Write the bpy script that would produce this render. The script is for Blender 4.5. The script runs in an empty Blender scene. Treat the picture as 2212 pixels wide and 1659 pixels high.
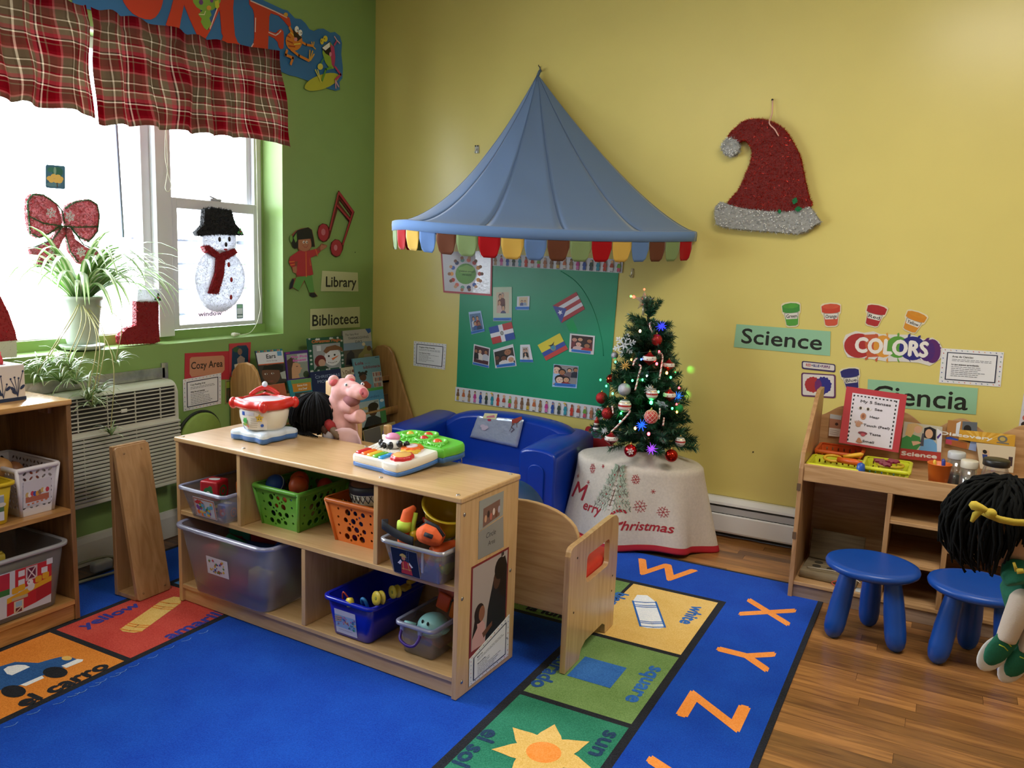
import bpy,bmesh,math,random
from mathutils import Vector,Matrix
from mathutils.geometry import tessellate_polygon
random.seed(7)
SC=bpy.context.scene
COL=SC.collection
PI=math.pi
V3=Vector

# ------------------------------------------------------------------ camera
F_PX,CX,CY=1780.0,1106.0,829.5
YAW,PITCH,ROLL=-0.4829,0.15357,0.0366
CAM=V3((0,0,1.38))
_f=V3((math.sin(YAW)*math.cos(PITCH),math.cos(YAW)*math.cos(PITCH),-math.sin(PITCH)))
_r=_f.cross(V3((0,0,1))).normalized()
_u=_r.cross(_f)
CR=_r*math.cos(ROLL)+_u*math.sin(ROLL)
CU=_u*math.cos(ROLL)-_r*math.sin(ROLL)
cam=bpy.data.cameras.new('camera')
cam.sensor_width=36.0
cam.lens=36.0*F_PX/2212.0
cam.clip_start=0.02
camo=bpy.data.objects.new('camera',cam)
camo.matrix_world=Matrix(((CR.x,CU.x,-_f.x,CAM.x),(CR.y,CU.y,-_f.y,CAM.y),(CR.z,CU.z,-_f.z,CAM.z),(0,0,0,1)))
COL.objects.link(camo)
SC.camera=camo

def at(x,y,ax,val):
 """the point of the world plane (axis ax = val) that the photograph shows at pixel x, y"""
 d=CR*((x-CX)/F_PX)-CU*((y-CY)/F_PX)+_f
 return CAM+d*((val-CAM[ax])/d[ax])

# ------------------------------------------------------------------ world, lights, exposure
SC.view_settings.view_transform='Standard'
SC.view_settings.look='None'
SC.view_settings.gamma=1.0
SC.view_settings.use_curve_mapping=False
SC.view_settings.exposure=1.05
SC.cycles.use_denoising=True
SC.cycles.max_bounces=10
SC.cycles.diffuse_bounces=5
SC.cycles.transparent_max_bounces=24
SC.cycles.sample_clamp_indirect=8.0
SC.cycles.caustics_reflective=False
SC.cycles.caustics_refractive=False
W=bpy.data.worlds.new('overcast_sky')
SC.world=W
W.use_nodes=True
W.node_tree.nodes['Background'].inputs[0].default_value=(0.86,0.93,1.0,1)
W.node_tree.nodes['Background'].inputs[1].default_value=11.0

def area(name,loc,rot,sx,sy,power,col=(1,1,1),portal=False,spread=None):
 l=bpy.data.lights.new(name,'AREA')
 l.shape='RECTANGLE';l.size=sx;l.size_y=sy;l.energy=power;l.color=col
 if spread:l.spread=spread
 l.cycles.is_portal=portal
 o=bpy.data.objects.new(name,l);o.location=loc;o.rotation_euler=rot
 COL.objects.link(o);return o
# daylight comes in through the window of the green wall; the ceiling lamps give modest fill
area('window_portal',(-3.42,2.1,1.62),(0,-PI/2,0),1.45,2.7,1,portal=True)
area('ceiling_lamp_light',(0.35,2.2,2.88),(0,0,0),1.2,0.6,19,(1,0.93,0.82))
area('ceiling_lamp_light',(-1.9,0.4,2.88),(0,0,0),1.2,0.6,8,(1,0.93,0.82))

# ------------------------------------------------------------------ materials
def lin(c):
 return c/12.92 if c<=0.04045 else((c+0.055)/1.055)**2.4
def rgb(c):
 if isinstance(c,str):
  return tuple(lin(int(c[i:i+2],16)/255)for i in(0,2,4))+(1,)
 return tuple(c[:3])+(1,)
_M={}
def _bsdf(m):return m.node_tree.nodes['Principled BSDF']
def M(c,rough=0.6,metal=0.0,var=0.0,scale=30.0,bump=0.0,emit=0.0,spec=0.5,coat=0.0):
 """principled material with a little procedural variation and relief"""
 key=(c,rough,metal,var,scale,bump,emit,spec,coat)
 if key in _M:return _M[key]
 m=bpy.data.materials.new('mat_%s'%(c if isinstance(c,str)else len(_M)))
 m.use_nodes=True
 nt=m.node_tree;b=_bsdf(m)
 b.inputs['Base Color'].default_value=rgb(c)
 b.inputs['Roughness'].default_value=rough
 b.inputs['Metallic'].default_value=metal
 b.inputs['Specular IOR Level'].default_value=spec
 b.inputs['Coat Weight'].default_value=coat
 if emit:
  b.inputs['Emission Color'].default_value=rgb(c);b.inputs['Emission Strength'].default_value=emit
 if var or bump:
  g=nt.nodes.new('ShaderNodeNewGeometry');n=nt.nodes.new('ShaderNodeTexNoise')
  n.inputs['Scale'].default_value=scale;n.inputs['Detail'].default_value=3
  nt.links.new(g.outputs['Position'],n.inputs['Vector'])
  if var:
   h=nt.nodes.new('ShaderNodeHueSaturation');h.inputs['Color'].default_value=rgb(c)
   mr=nt.nodes.new('ShaderNodeMapRange');mr.inputs['From Min'].default_value=0.3;mr.inputs['From Max'].default_value=0.7
   mr.inputs['To Min'].default_value=1-var;mr.inputs['To Max'].default_value=1+var
   nt.links.new(n.outputs['Fac'],mr.inputs['Value']);nt.links.new(mr.outputs[0],h.inputs['Value'])
   nt.links.new(h.outputs[0],b.inputs['Base Color'])
  if bump:
   bp=nt.nodes.new('ShaderNodeBump');bp.inputs['Strength'].default_value=bump;bp.inputs['Distance'].default_value=0.004
   nt.links.new(n.outputs['Fac'],bp.inputs['Height']);nt.links.new(bp.outputs[0],b.inputs['Normal'])
 _M[key]=m
 return m
def wood(c1,c2,axis=0,rough=0.4,k=1.0,coat=0.0,rnd=False):
 """grain stretched along one axis (0 x, 1 y, 2 z)"""
 key=('wood',c1,c2,axis,rough,k,coat,rnd)
 if key in _M:return _M[key]
 m=bpy.data.materials.new('wood_%d'%len(_M));m.use_nodes=True
 nt=m.node_tree;b=_bsdf(m);L=nt.links.new
 g=nt.nodes.new('ShaderNodeNewGeometry');mp=nt.nodes.new('ShaderNodeMapping')
 s=[26*k,26*k,26*k];s[axis]=2.2*k
 mp.inputs['Scale'].default_value=s
 n=nt.nodes.new('ShaderNodeTexNoise');n.inputs['Scale'].default_value=1.6;n.inputs['Detail'].default_value=5;n.inputs['Distortion'].default_value=1.2
 L(g.outputs['Position'],mp.inputs['Vector'])
 if rnd:
  oi=nt.nodes.new('ShaderNodeObjectInfo');va=nt.nodes.new('ShaderNodeVectorMath');va.operation='MULTIPLY_ADD'
  cx=nt.nodes.new('ShaderNodeCombineXYZ');L(oi.outputs['Random'],cx.inputs[0]);L(oi.outputs['Random'],cx.inputs[1])
  va.inputs[1].default_value=(9,9,9);L(cx.outputs[0],va.inputs[0]);L(g.outputs['Position'],va.inputs[2]);L(va.outputs[0],mp.inputs['Vector'])
 L(mp.outputs[0],n.inputs['Vector'])
 r=nt.nodes.new('ShaderNodeValToRGB')
 r.color_ramp.elements[0].position=0.32;r.color_ramp.elements[0].color=rgb(c2)
 r.color_ramp.elements[1].position=0.66;r.color_ramp.elements[1].color=rgb(c1)
 L(n.outputs['Fac'],r.inputs[0])
 if rnd:
  h=nt.nodes.new('ShaderNodeHueSaturation');mr=nt.nodes.new('ShaderNodeMapRange')
  mr.inputs['To Min'].default_value=0.55;mr.inputs['To Max'].default_value=1.25
  L(oi.outputs['Random'],mr.inputs['Value']);L(mr.outputs[0],h.inputs['Value']);L(r.outputs[0],h.inputs['Color']);L(h.outputs[0],b.inputs['Base Color'])
 else:
  L(r.outputs[0],b.inputs['Base Color'])
 b.inputs['Roughness'].default_value=rough;b.inputs['Coat Weight'].default_value=coat;b.inputs['Coat Roughness'].default_value=0.15
 _M[key]=m
 return m
def sheer(c,alpha=0.5,rough=0.3,trans=0.0,gloss=0.12):
 """clear or milky plastic and glass: transparent mixed with diffuse/translucent and a glossy coat"""
 key=('sheer',c,alpha,rough,trans,gloss)
 if key in _M:return _M[key]
 m=bpy.data.materials.new('sheer_%d'%len(_M));m.use_nodes=True
 nt=m.node_tree;L=nt.links.new
 nt.nodes.remove(_bsdf(m));out=nt.nodes['Material Output']
 t=nt.nodes.new('ShaderNodeBsdfTransparent');d=nt.nodes.new('ShaderNodeBsdfDiffuse');gl=nt.nodes.new('ShaderNodeBsdfGlossy')
 d.inputs[0].default_value=rgb(c);gl.inputs['Roughness'].default_value=rough
 src=d.outputs[0]
 if trans:
  tr=nt.nodes.new('ShaderNodeBsdfTranslucent');tr.inputs[0].default_value=rgb(c)
  mx=nt.nodes.new('ShaderNodeMixShader');mx.inputs[0].default_value=trans
  L(d.outputs[0],mx.inputs[1]);L(tr.outputs[0],mx.inputs[2]);src=mx.outputs[0]
 m1=nt.nodes.new('ShaderNodeMixShader');m1.inputs[0].default_value=alpha
 L(t.outputs[0],m1.inputs[1]);L(src,m1.inputs[2])
 m2=nt.nodes.new('ShaderNodeMixShader');lw=nt.nodes.new('ShaderNodeLayerWeight');lw.inputs[0].default_value=0.25
 mu=nt.nodes.new('ShaderNodeMath');mu.operation='MULTIPLY_ADD';mu.inputs[1].default_value=0.5;mu.inputs[2].default_value=gloss*0.5
 L(lw.outputs['Fresnel'],mu.inputs[0]);L(mu.outputs[0],m2.inputs[0])
 L(m1.outputs[0],m2.inputs[1]);L(gl.outputs[0],m2.inputs[2]);L(m2.outputs[0],out.inputs[0])
 _M[key]=m
 return m
def cloth(c,trans=0.3,rough=0.9):
 return sheer(c,1.0,0.9,trans,0.0)

# ------------------------------------------------------------------ objects
def tag(o,label=None,cat=None,group=None,kind=None):
 if label:o['label']=label
 if cat:o['category']=cat
 if group:o['group']=group
 if kind:o['kind']=kind
 return o
def adopt(o,p):
 o.parent=p
 if p.parent is None:o.matrix_parent_inverse=p.matrix_basis.inverted()
def empty(name,loc,label,cat,group=None,rz=0.0):
 o=bpy.data.objects.new(name,None);o.empty_display_size=0.05
 o.location=loc;o.rotation_euler=(0,0,rz);COL.objects.link(o)
 return tag(o,label,cat,group)
def dup(root,loc,rz=None,label=None,name=None):
 """copy of a thing with its parts and their parts"""
 def cp(o,par):
  c=o.copy();COL.objects.link(c);mi=o.matrix_parent_inverse.copy();c.parent=par;c.matrix_parent_inverse=mi
  for ch in kids.get(o.name,[]):cp(ch,c)
  return c
 kids={}
 for o in list(COL.objects):
  if o.parent:kids.setdefault(o.parent.name,[]).append(o)
 c=cp(root,None);c.location=loc
 if rz is not None:c.rotation_euler=(0,0,rz)
 if label:c['label']=label
 return c

class MB:
 """collects shapes and links them as ONE mesh object"""
 def __init__(s,M=None):
  s.v=[];s.f=[];s.mi=[];s.M=M or Matrix();s.mats=[];s.cm=0;s.sm=[];s.smooth=False;s.uv=None
 def mat(s,m):
  if m not in s.mats:s.mats.append(m)
  s.cm=s.mats.index(m);return s
 def add(s,vs,fs,smooth=None):
  n=len(s.v);s.v+=[s.M@V3(p)for p in vs]
  sm=s.smooth if smooth is None else smooth
  for f in fs:
   s.f.append(tuple(i+n for i in f));s.mi.append(s.cm);s.sm.append(sm)
  return s
 def box(s,x0,y0,z0,x1,y1,z1,c=0.0):
  if c:
   return s.rbox(((x0+x1)/2,(y0+y1)/2,(z0+z1)/2),(x1-x0,y1-y0,z1-z0),c)
  vs=[(x,y,z)for z in(z0,z1)for y in(y0,y1)for x in(x0,x1)]
  return s.add(vs,[(0,2,3,1),(4,5,7,6),(0,1,5,4),(2,6,7,3),(0,4,6,2),(1,3,7,5)],False)
 def rbox(s,c,d,r,seg=2,R=None,smooth=True):
  bm=bmesh.new();bmesh.ops.create_cube(bm,size=1)
  for v in bm.verts:v.co=V3((v.co.x*d[0],v.co.y*d[1],v.co.z*d[2]))
  bmesh.ops.bevel(bm,geom=list(bm.edges),offset=min(r,min(d)*0.49),segments=seg,profile=0.5,affect='EDGES',clamp_overlap=True)
  return s.addbm(bm,Matrix.Translation(c)@(R.to_4x4()if R else Matrix()),smooth)
 def addbm(s,bm,X=None,smooth=True):
  bm.verts.index_update();X=X or Matrix()
  vs=[X@v.co for v in bm.verts];fs=[[v.index for v in f.verts]for f in bm.faces]
  bm.free();return s.add(vs,fs,smooth)
 def ball(s,c,r,nu=16,nv=10,R=None,z0=-1.0,z1=1.0):
  if not hasattr(r,'__len__'):r=(r,r,r)
  vs=[];fs=[];a0=math.asin(z0);a1=math.asin(z1)
  for j in range(nv+1):
   a=a0+(a1-a0)*j/nv
   for i in range(nu):
    b=2*PI*i/nu
    p=V3((r[0]*math.cos(a)*math.cos(b),r[1]*math.cos(a)*math.sin(b),r[2]*math.sin(a)))
    if R:p=R@p
    vs.append(V3(c)+p)
  for j in range(nv):
   for i in range(nu):
    fs.append((j*nu+i,j*nu+(i+1)%nu,(j+1)*nu+(i+1)%nu,(j+1)*nu+i))
  return s.add(vs,fs,True)
 def lathe(s,prof,n=24,c=(0,0,0),axis=None,sx=1.0,sy=1.0,caps=True,smooth=True):
  """profile of (radius, height); axis gives the direction of height"""
  R=V3((0,0,1)).rotation_difference(V3(axis).normalized()).to_matrix()if axis is not None else Matrix.Identity(3)
  vs=[];fs=[];c=V3(c)
  for r,h in prof:
   for i in range(n):
    b=2*PI*i/n
    vs.append(c+R@V3((r*sx*math.cos(b),r*sy*math.sin(b),h)))
  for j in range(len(prof)-1):
   for i in range(n):
    fs.append((j*n+i,j*n+(i+1)%n,(j+1)*n+(i+1)%n,(j+1)*n+i))
  if caps:
   fs.append(tuple(range(n-1,-1,-1)));fs.append(tuple((len(prof)-1)*n+i for i in range(n)))
  return s.add(vs,fs,smooth)
 def tube(s,pts,r,n=8,caps=True,smooth=True):
  pts=[V3(p)for p in pts];m=len(pts)
  rs=r if hasattr(r,'__len__')else[r]*m
  vs=[];fs=[];up=None
  for k in range(m):
   t=(pts[min(k+1,m-1)]-pts[max(k-1,0)])
   t=t.normalized()if t.length>1e-9 else V3((0,0,1))
   if up is None:
    up=t.orthogonal().normalized()
   else:
    up=(up-t*up.dot(t));up=up.normalized()if up.length>1e-6 else t.orthogonal().normalized()
   w=t.cross(up)
   for i in range(n):
    a=2*PI*i/n
    vs.append(pts[k]+(up*math.cos(a)+w*math.sin(a))*rs[k])
  for k in range(m-1):
   for i in range(n):
    fs.append((k*n+i,k*n+(i+1)%n,(k+1)*n+(i+1)%n,(k+1)*n+i))
  if caps:
   fs.append(tuple(range(n-1,-1,-1)));fs.append(tuple((m-1)*n+i for i in range(n)))
  return s.add(vs,fs,smooth)
 def prism(s,loops,O,U,Vv,t,N=None,side=None):
  """flat outline (first loop, others are holes) of thickness t along N"""
  O,U,Vv=V3(O),V3(U),V3(Vv);N=V3(N)if N is not None else U.cross(Vv).normalized()
  if not hasattr(loops[0][0],'__len__'):loops=[loops]
  allp=[p for l in loops for p in l];n=len(allp)
  vs=[O+U*p[0]+Vv*p[1]for p in allp];vs+=[v+N*t for v in vs]
  fs=[]
  if len(loops)==1 and n<=60:
   fs+=[tuple(range(n-1,-1,-1)),tuple(range(n,2*n))]
  else:
   tr=tessellate_polygon([[V3((p[0],p[1],0))for p in l]for l in loops])
   for a,b,c in tr:
    fs.append((a,c,b));fs.append((a+n,b+n,c+n))
  k=0
  for l in loops:
   m=len(l)
   for i in range(m):
    a,b=k+i,k+(i+1)%m
    fs.append((a,b,b+n,a+n))
   k+=m
  return s.add(vs,fs,False)
 def grid(s,rows,smooth=True,close=False):
  """rows of points -> quads"""
  n=len(rows[0]);vs=[p for r in rows for p in r];fs=[]
  for j in range(len(rows)-1):
   for i in range(n if close else n-1):
    fs.append((j*n+i,j*n+(i+1)%n,(j+1)*n+(i+1)%n,(j+1)*n+i))
  return s.add(vs,fs,smooth)
 def build(s,name,mat=None,parent=None,label=None,cat=None,group=None,kind=None,bev=0.0,sub=0,solid=0.0,fix=True):
  me=bpy.data.meshes.new(name)
  vs=s.v;off=V3((0,0,0))
  if parent is None and vs:
   xs=[v.x for v in vs];ys=[v.y for v in vs];zs=[v.z for v in vs]
   off=V3(((min(xs)+max(xs))/2,(min(ys)+max(ys))/2,min(zs)))
  me.from_pydata([tuple(v-off)for v in vs],[],s.f)
  for m in(s.mats or[mat]):me.materials.append(m)
  for p,i,sm in zip(me.polygons,s.mi,s.sm):
   p.material_index=i;p.use_smooth=sm
  if fix:
   bm=bmesh.new();bm.from_mesh(me);bmesh.ops.recalc_face_normals(bm,faces=bm.faces);bm.to_mesh(me);bm.free()
  me.update()
  o=bpy.data.objects.new(name,me);COL.objects.link(o);o.location=off
  if parent is not None:
   o.location=(0,0,0);adopt(o,parent)
  if solid:
   md=o.modifiers.new('thickness','SOLIDIFY');md.thickness=solid;md.offset=0
  if bev:
   md=o.modifiers.new('bevel','BEVEL');md.width=bev;md.segments=2;md.limit_method='ANGLE';md.angle_limit=0.7
  if sub:
   md=o.modifiers.new('sub','SUBSURF');md.levels=sub;md.render_levels=sub
  return tag(o,label,cat,group,kind)

def frame(o,ang_deg,z=0.0):
 return Matrix.Translation((o[0],o[1],z))@Matrix.Rotation(math.radians(ang_deg),4,'Z')

# ------------------------------------------------------------------ lettering and flat prints
_T={}
def text2d(t):
 if t not in _T:
  cu=bpy.data.curves.new('lettering','FONT');cu.body=t;cu.size=1.0;cu.resolution_u=3
  ob=bpy.data.objects.new('lettering',cu)
  me=bpy.data.meshes.new_from_object(ob)
  vs=[(v.co.x,v.co.y)for v in me.vertices];fs=[tuple(p.vertices)for p in me.polygons]
  bpy.data.objects.remove(ob);bpy.data.curves.remove(cu);bpy.data.meshes.remove(me)
  _T[t]=(vs,fs)
 return _T[t]
def circ(cx,cy,r,n=16,ry=None,rot=0.0):
 ry=r if ry is None else ry;c,s_=math.cos(rot),math.sin(rot)
 o=[]
 for i in range(n):
  a=2*PI*i/n;x,y=r*math.cos(a),ry*math.sin(a)
  o.append((cx+x*c-y*s_,cy+x*s_+y*c))
 return o
def rrect(x0,y0,x1,y1,r,n=4):
 o=[]
 for cx,cy,a0 in((x1-r,y0+r,-PI/2),(x1-r,y1-r,0),(x0+r,y1-r,PI/2),(x0+r,y0+r,PI)):
  for i in range(n+1):
   a=a0+PI/2*i/n;o.append((cx+r*math.cos(a),cy+r*math.sin(a)))
 return o
def star(cx,cy,r0,r1,n=5,rot=PI/2):
 return[(cx+(r0 if i%2==0 else r1)*math.cos(rot+PI*i/n),cy+(r0 if i%2==0 else r1)*math.sin(rot+PI*i/n))for i in range(2*n)]
def smooth_loop(p,n=4,closed=True):
 """Catmull-Rom through the points"""
 o=[];m=len(p)
 for i in range(m if closed else m-1):
  g=lambda k:p[k%m]if closed else p[max(0,min(m-1,k))]
  a,b,c,d=g(i-1),g(i),g(i+1),g(i+2)
  for j in range(n):
   t=j/n
   o.append(tuple(0.5*((2*b[k])+(c[k]-a[k])*t+(2*a[k]-5*b[k]+4*c[k]-d[k])*t*t+(3*b[k]-a[k]-3*c[k]+d[k])*t**3)for k in range(len(b))))
 if not closed:o.append(tuple(p[-1]))
 return o

class Art:
 """flat print on a plane: O origin, U right, Vv up, N towards the viewer; layers stack by a hair"""
 def __init__(s,O,U,Vv,off=0.0,ax=None,val=None,rough=0.45):
  s.O,s.U,s.V=V3(O),V3(U).normalized(),V3(Vv).normalized();s.N=s.U.cross(s.V).normalized()
  s.ax,s.val,s.off=ax,val,off;s.mb=MB();s.k=0;s.step=0.00004;s.z0=(0,0);s.zs=1.0;s.A=(1,0,0,1,0,0);s.rough=rough
 def zoom(s,x,y,sc):s.z0=(x,y);s.zs=sc;return s
 def Z(s,x,y):
  d=CR*((s.z0[0]+x*s.zs-CX)/F_PX)-CU*((s.z0[1]+y*s.zs-CY)/F_PX)+_f
  o=s.O+s.N*s.off
  P=CAM+d*((o-CAM).dot(s.N)/d.dot(s.N));q=P-s.O
  return(q.dot(s.U),q.dot(s.V))
 def xf(s,cx=0,cy=0,rot=0,sc=1,sy=None):
  c,q=math.cos(rot),math.sin(rot);sy=sc if sy is None else sy
  s.A=(sc*c,-sy*q,sc*q,sy*c,cx,cy);return s
 def P(s,u,v):
  a=s.A;x=a[0]*u+a[1]*v+a[4];y=a[2]*u+a[3]*v+a[5]
  return s.O+s.U*x+s.V*y+s.N*(s.off+s.k*s.step)
 def _m(s,c):
  return c if not isinstance(c,(str,tuple))else M(c,s.rough)
 def poly(s,p,c):
  s.k+=1;s.mb.mat(s._m(c));n=len(p)
  if n<=4:s.mb.add([s.P(*q)for q in p],[tuple(range(n))],False)
  else:
   tr=tessellate_polygon([[V3((q[0],q[1],0))for q in p]])
   s.mb.add([s.P(*q)for q in p],tr,False)
  return s
 def rect(s,x0,y0,x1,y1,c):return s.poly([(x0,y0),(x1,y0),(x1,y1),(x0,y1)],c)
 def rr(s,x0,y0,x1,y1,r,c):return s.poly(rrect(x0,y0,x1,y1,r),c)
 def ell(s,cx,cy,rx,ry,c,n=16,rot=0.0):return s.poly(circ(cx,cy,rx,n,ry,rot),c)
 def line(s,p,w,c):
  s.k+=1;s.mb.mat(s._m(c))
  for(a,b)in zip(p,p[1:]):
   d=V3((b[0]-a[0],b[1]-a[1],0));L=d.length
   if L<1e-9:continue
   d/=L;n=V3((-d.y,d.x,0))*(w/2);e=d*(w*0.35)
   a2=V3((a[0],a[1],0))-e;b2=V3((b[0],b[1],0))+e
   s.mb.add([s.P(*(q[:2]))for q in(a2-n,b2-n,b2+n,a2+n)],[(0,1,2,3)],False)
  return s
 def text(s,t,x,y,h,c,al='c',rot=0.0,sx=1.0,bold=0.0,slant=0.0):
  """h is the height of a capital letter"""
  vs,fs=text2d(t);q=h/0.69
  if not vs:return s
  x0=min(v[0]for v in vs);x1=max(v[0]for v in vs)
  o={'c':-(x0+x1)/2,'l':-x0,'r':-x1}[al]
  cr,sr=math.cos(rot),math.sin(rot)
  offs=[(0,0)]if not bold else[(-bold,0),(bold,0),(0,bold),(0,-bold)]
  s.k+=1
  for dx,dy in offs:
   s.mb.mat(s._m(c));pts=[]
   for vx,vy in vs:
    a=(vx+o)*q*sx+slant*vy*q+dx;b=vy*q+dy
    pts.append(s.P(x+a*cr-b*sr,y+a*sr+b*cr))
   s.mb.add(pts,fs,False);s.k+=.25
  return s
 def fit(s,t,x0,x1,y,h,c,**k):
  """text stretched to run from x0 to x1"""
  vs,fs=text2d(t);q=h/0.69
  w=(max(v[0]for v in vs)-min(v[0]for v in vs))*q
  return s.text(t,(x0+x1)/2,y,h,c,'c',sx=(x1-x0)/w,**k)
 # zoom-picture coordinates
 def pz(s,p,c):return s.poly([s.Z(*q)for q in p],c)
 def ez(s,x,y,rx,ry,c,n=16,rot=0.0):
  a,b,d=s.Z(x,y),s.Z(x+rx,y),s.Z(x,y-ry)
  ux,uy=(b[0]-a[0]),(b[1]-a[1]);vx,vy=d[0]-a[0],d[1]-a[1];p=[]
  for i in range(n):
   t=2*PI*i/n;cx,cy=math.cos(t),math.sin(t)
   if rot:
    X,Y=rx*cx,ry*cy;X,Y=X*math.cos(rot)-Y*math.sin(rot),X*math.sin(rot)+Y*math.cos(rot);cx,cy=X/rx,Y/ry
   p.append((a[0]+ux*cx+vx*cy,a[1]+uy*cx+vy*cy))
  return s.poly(p,c)
 def lz(s,p,w,c):return s.line([s.Z(*q)for q in p],w,c)
 def done(s,name,parent,label=None,kind=None):
  if not s.mb.v:return None
  return s.mb.build(name,parent=parent,label=label,kind=kind,fix=False)

def wall_art(wall,d=0.0):
 """print plane on the yellow wall ('y'), or on the green wall ('g'), d metres in front of it"""
 if wall=='y':return Art((0,YB-d,0),(1,0,0),(0,0,1))
 return Art((XG+d,0,0),(0,1,0),(0,0,1))
def card(name,label,cat,art,outline,col,t=0.0012,group=None,rough=0.5):
 """paper or card of outline (plane coordinates); the print goes on its front"""
 b=MB();b.prism([outline],art.O+art.N*art.off,art.U,art.V,t,art.N)
 o=b.build(name,M(col,rough)if isinstance(col,str)else col,label=label,cat=cat,group=group)
 art.off+=t+0.0002
 return o
# ------------------------------------------------------------------ the room
XG,YB,FZ=-3.19,4.167,-0.006  # green wall, yellow wall, wooden floor (the rug lies up to z = 0)
GREEN=M('87a861',0.42,var=0.03,scale=6,bump=0.05)
YELLOW=M('d8c976',0.3,var=0.025,scale=3,bump=0.04)
WHITE=M('e8e8ea',0.4)
WY0,WY1,WZ0,WZ1=0.95,3.38,0.919,2.24  # window opening in the green wall
b=MB()
b.box(XG-.25,-1.6,FZ,XG,YB,WZ0);b.box(XG-.25,-1.6,WZ1,XG,YB,3.0)
b.box(XG-.25,-1.6,WZ0,XG,WY0,WZ1);b.box(XG-.25,WY1,WZ0,XG,YB,WZ1)
b.build('wall_left',GREEN,kind='structure')
b=MB();b.box(XG-.25,YB,FZ,3.0,YB+.15,3.0);b.build('wall_back',YELLOW,kind='structure')
CREAM=M('e0d9c0',0.6)
b=MB();b.box(2.6,-1.6,FZ,2.75,YB,3.0);b.build('wall_right',CREAM,kind='structure')
b=MB();b.box(XG-.25,-1.75,FZ,2.75,-1.6,3.0);b.build('wall_front',CREAM,kind='structure')
b=MB();b.box(XG-.25,-1.75,3.0,2.75,YB+.15,3.1);b.build('ceiling',M('eeeeea',0.8),kind='structure')
# floor: a base with real boards where the wood shows
PLK=wood('ad7a45','7f5430',0,0.3,1.0,0.15,rnd=True)
b=MB();b.box(XG-.25,-1.75,FZ-.08,2.75,YB+.15,FZ-.004)
floor=b.build('floor',wood('6e4522','3a2412',0,0.4),kind='structure')
rp=random.Random(3)
pw=0.0572;row=0
y=YB-0.02
pm={}
while y>1.35:
 x=-1.75-rp.random()*0.5 if y>3.55 else-0.5-rp.random()*0.3
 while x<1.35:
  L=rp.choice([0.42,0.62,0.83,1.06,1.3])
  if x+L>-0.42 or y>3.6:
   if L not in pm:
    q=MB();q.box(.0006,-pw+.0005,-.008,L-.0006,-.0005,0)
    o=q.build('floor_board',PLK,floor);pm[L]=o.data
    o.location=(x,y,FZ)
   else:
    o=bpy.data.objects.new('floor_board',pm[L]);COL.objects.link(o);o.location=(x,y,FZ);adopt(o,floor)
  x+=L
 y-=pw
# ceiling lamps (their light is set above)
for lx,ly in((0.35,2.2),(-1.9,0.4)):
 t=empty('ceiling_lamp',(lx,ly,2.9),'flat white ceiling lamp above the %s'%('wooden floor' if lx>0 else 'blue rug'),'lamp')
 q=MB();q.box(lx-.64,ly-.34,2.95,lx+.64,ly+.34,3.0);q.build('housing',WHITE,t)
 q=MB();q.box(lx-.6,ly-.3,2.935,lx+.6,ly+.3,2.95,.006);q.build('diffuser',M('fff4e0',.5,emit=2.0),t)
# baseboard of the green wall and heater of the yellow wall
b=MB();b.prism([(0,0),(.018,0),(.018,.1),(.012,.125),(0,.13)],(XG,-1.6,FZ),(1,0,0),(0,0,1),YB+1.6,(0,1,0))
b.build('baseboard_left',M('d8d8d4',.45),kind='structure')
t=empty('baseboard_heater',(-0.6,4.13,FZ),'long white baseboard heater along the yellow wall behind the science shelf','heater')
HW=M('e4e6ea',.32)
x0,x1=-2.4,2.3
b=MB();b.prism([(0,.03),(.062,.03),(.066,.04),(.066,.122),(.058,.128),(.056,.122),(.056,.04),(0,.04)][::-1],(x0,YB,FZ),(0,-1,0),(0,0,1),x1-x0,(1,0,0))
b.build('front_cover',HW,t,bev=.002)
b=MB();b.prism([(0,.205),(.03,.205),(.055,.186),(.058,.172),(.053,.172),(.05,.182),(.028,.197),(0,.197)][::-1],(x0,YB,FZ),(0,-1,0),(0,0,1),x1-x0,(1,0,0))
b.build('top_cover',HW,t,bev=.0015)
b=MB();b.box(x0,YB-.05,FZ+.128,x1,YB-.012,FZ+.16);b.build('damper',M('b9bbbf',.4),t)
b=MB()
for i in range(0,230):b.box(x0+i*.0204,YB-.05,FZ+.045,x0+i*.0204+.001,YB-.005,FZ+.125)
b.build('fins',M('77787a',.4,.8),t,kind='stuff')
b=MB();b.box(x0,YB-.004,FZ,x1,YB,FZ+.205);b.build('back_plate',M('3a3a3c',.6),t)

# ------------------------------------------------------------------ windows
VINYL=M('d5d8de',.35)
GLASS=sheer('ffffff',.03,.02,0,.1)
XW=-3.33
w1=MB();w1.box(XW-.05,2.674,WZ0+.02,XW+.03,2.76,WZ1)
wf=w1.build('trim_1',VINYL,kind='structure',bev=.003)
# left window: one tall fixed pane
t=MB();y0,y1=WY0,2.674
for a in((y0,WZ0+.01,y0+.05,WZ1),(y1-.046,WZ0+.01,y1,WZ1),(y0+.05,WZ0+.01,y1-.046,WZ0+.05),(y0+.05,WZ1-.05,y1-.046,WZ1)):
 t.box(XW-.06,a[0],a[1],XW-.01,a[2],a[3])
w1=t.build('window_1',VINYL,kind='structure',bev=.003)
t=MB();t.box(XW-.04,y0+.05,WZ0+.05,XW-.036,y1-.046,WZ1-.05);t.build('pane',GLASS,w1)
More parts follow.
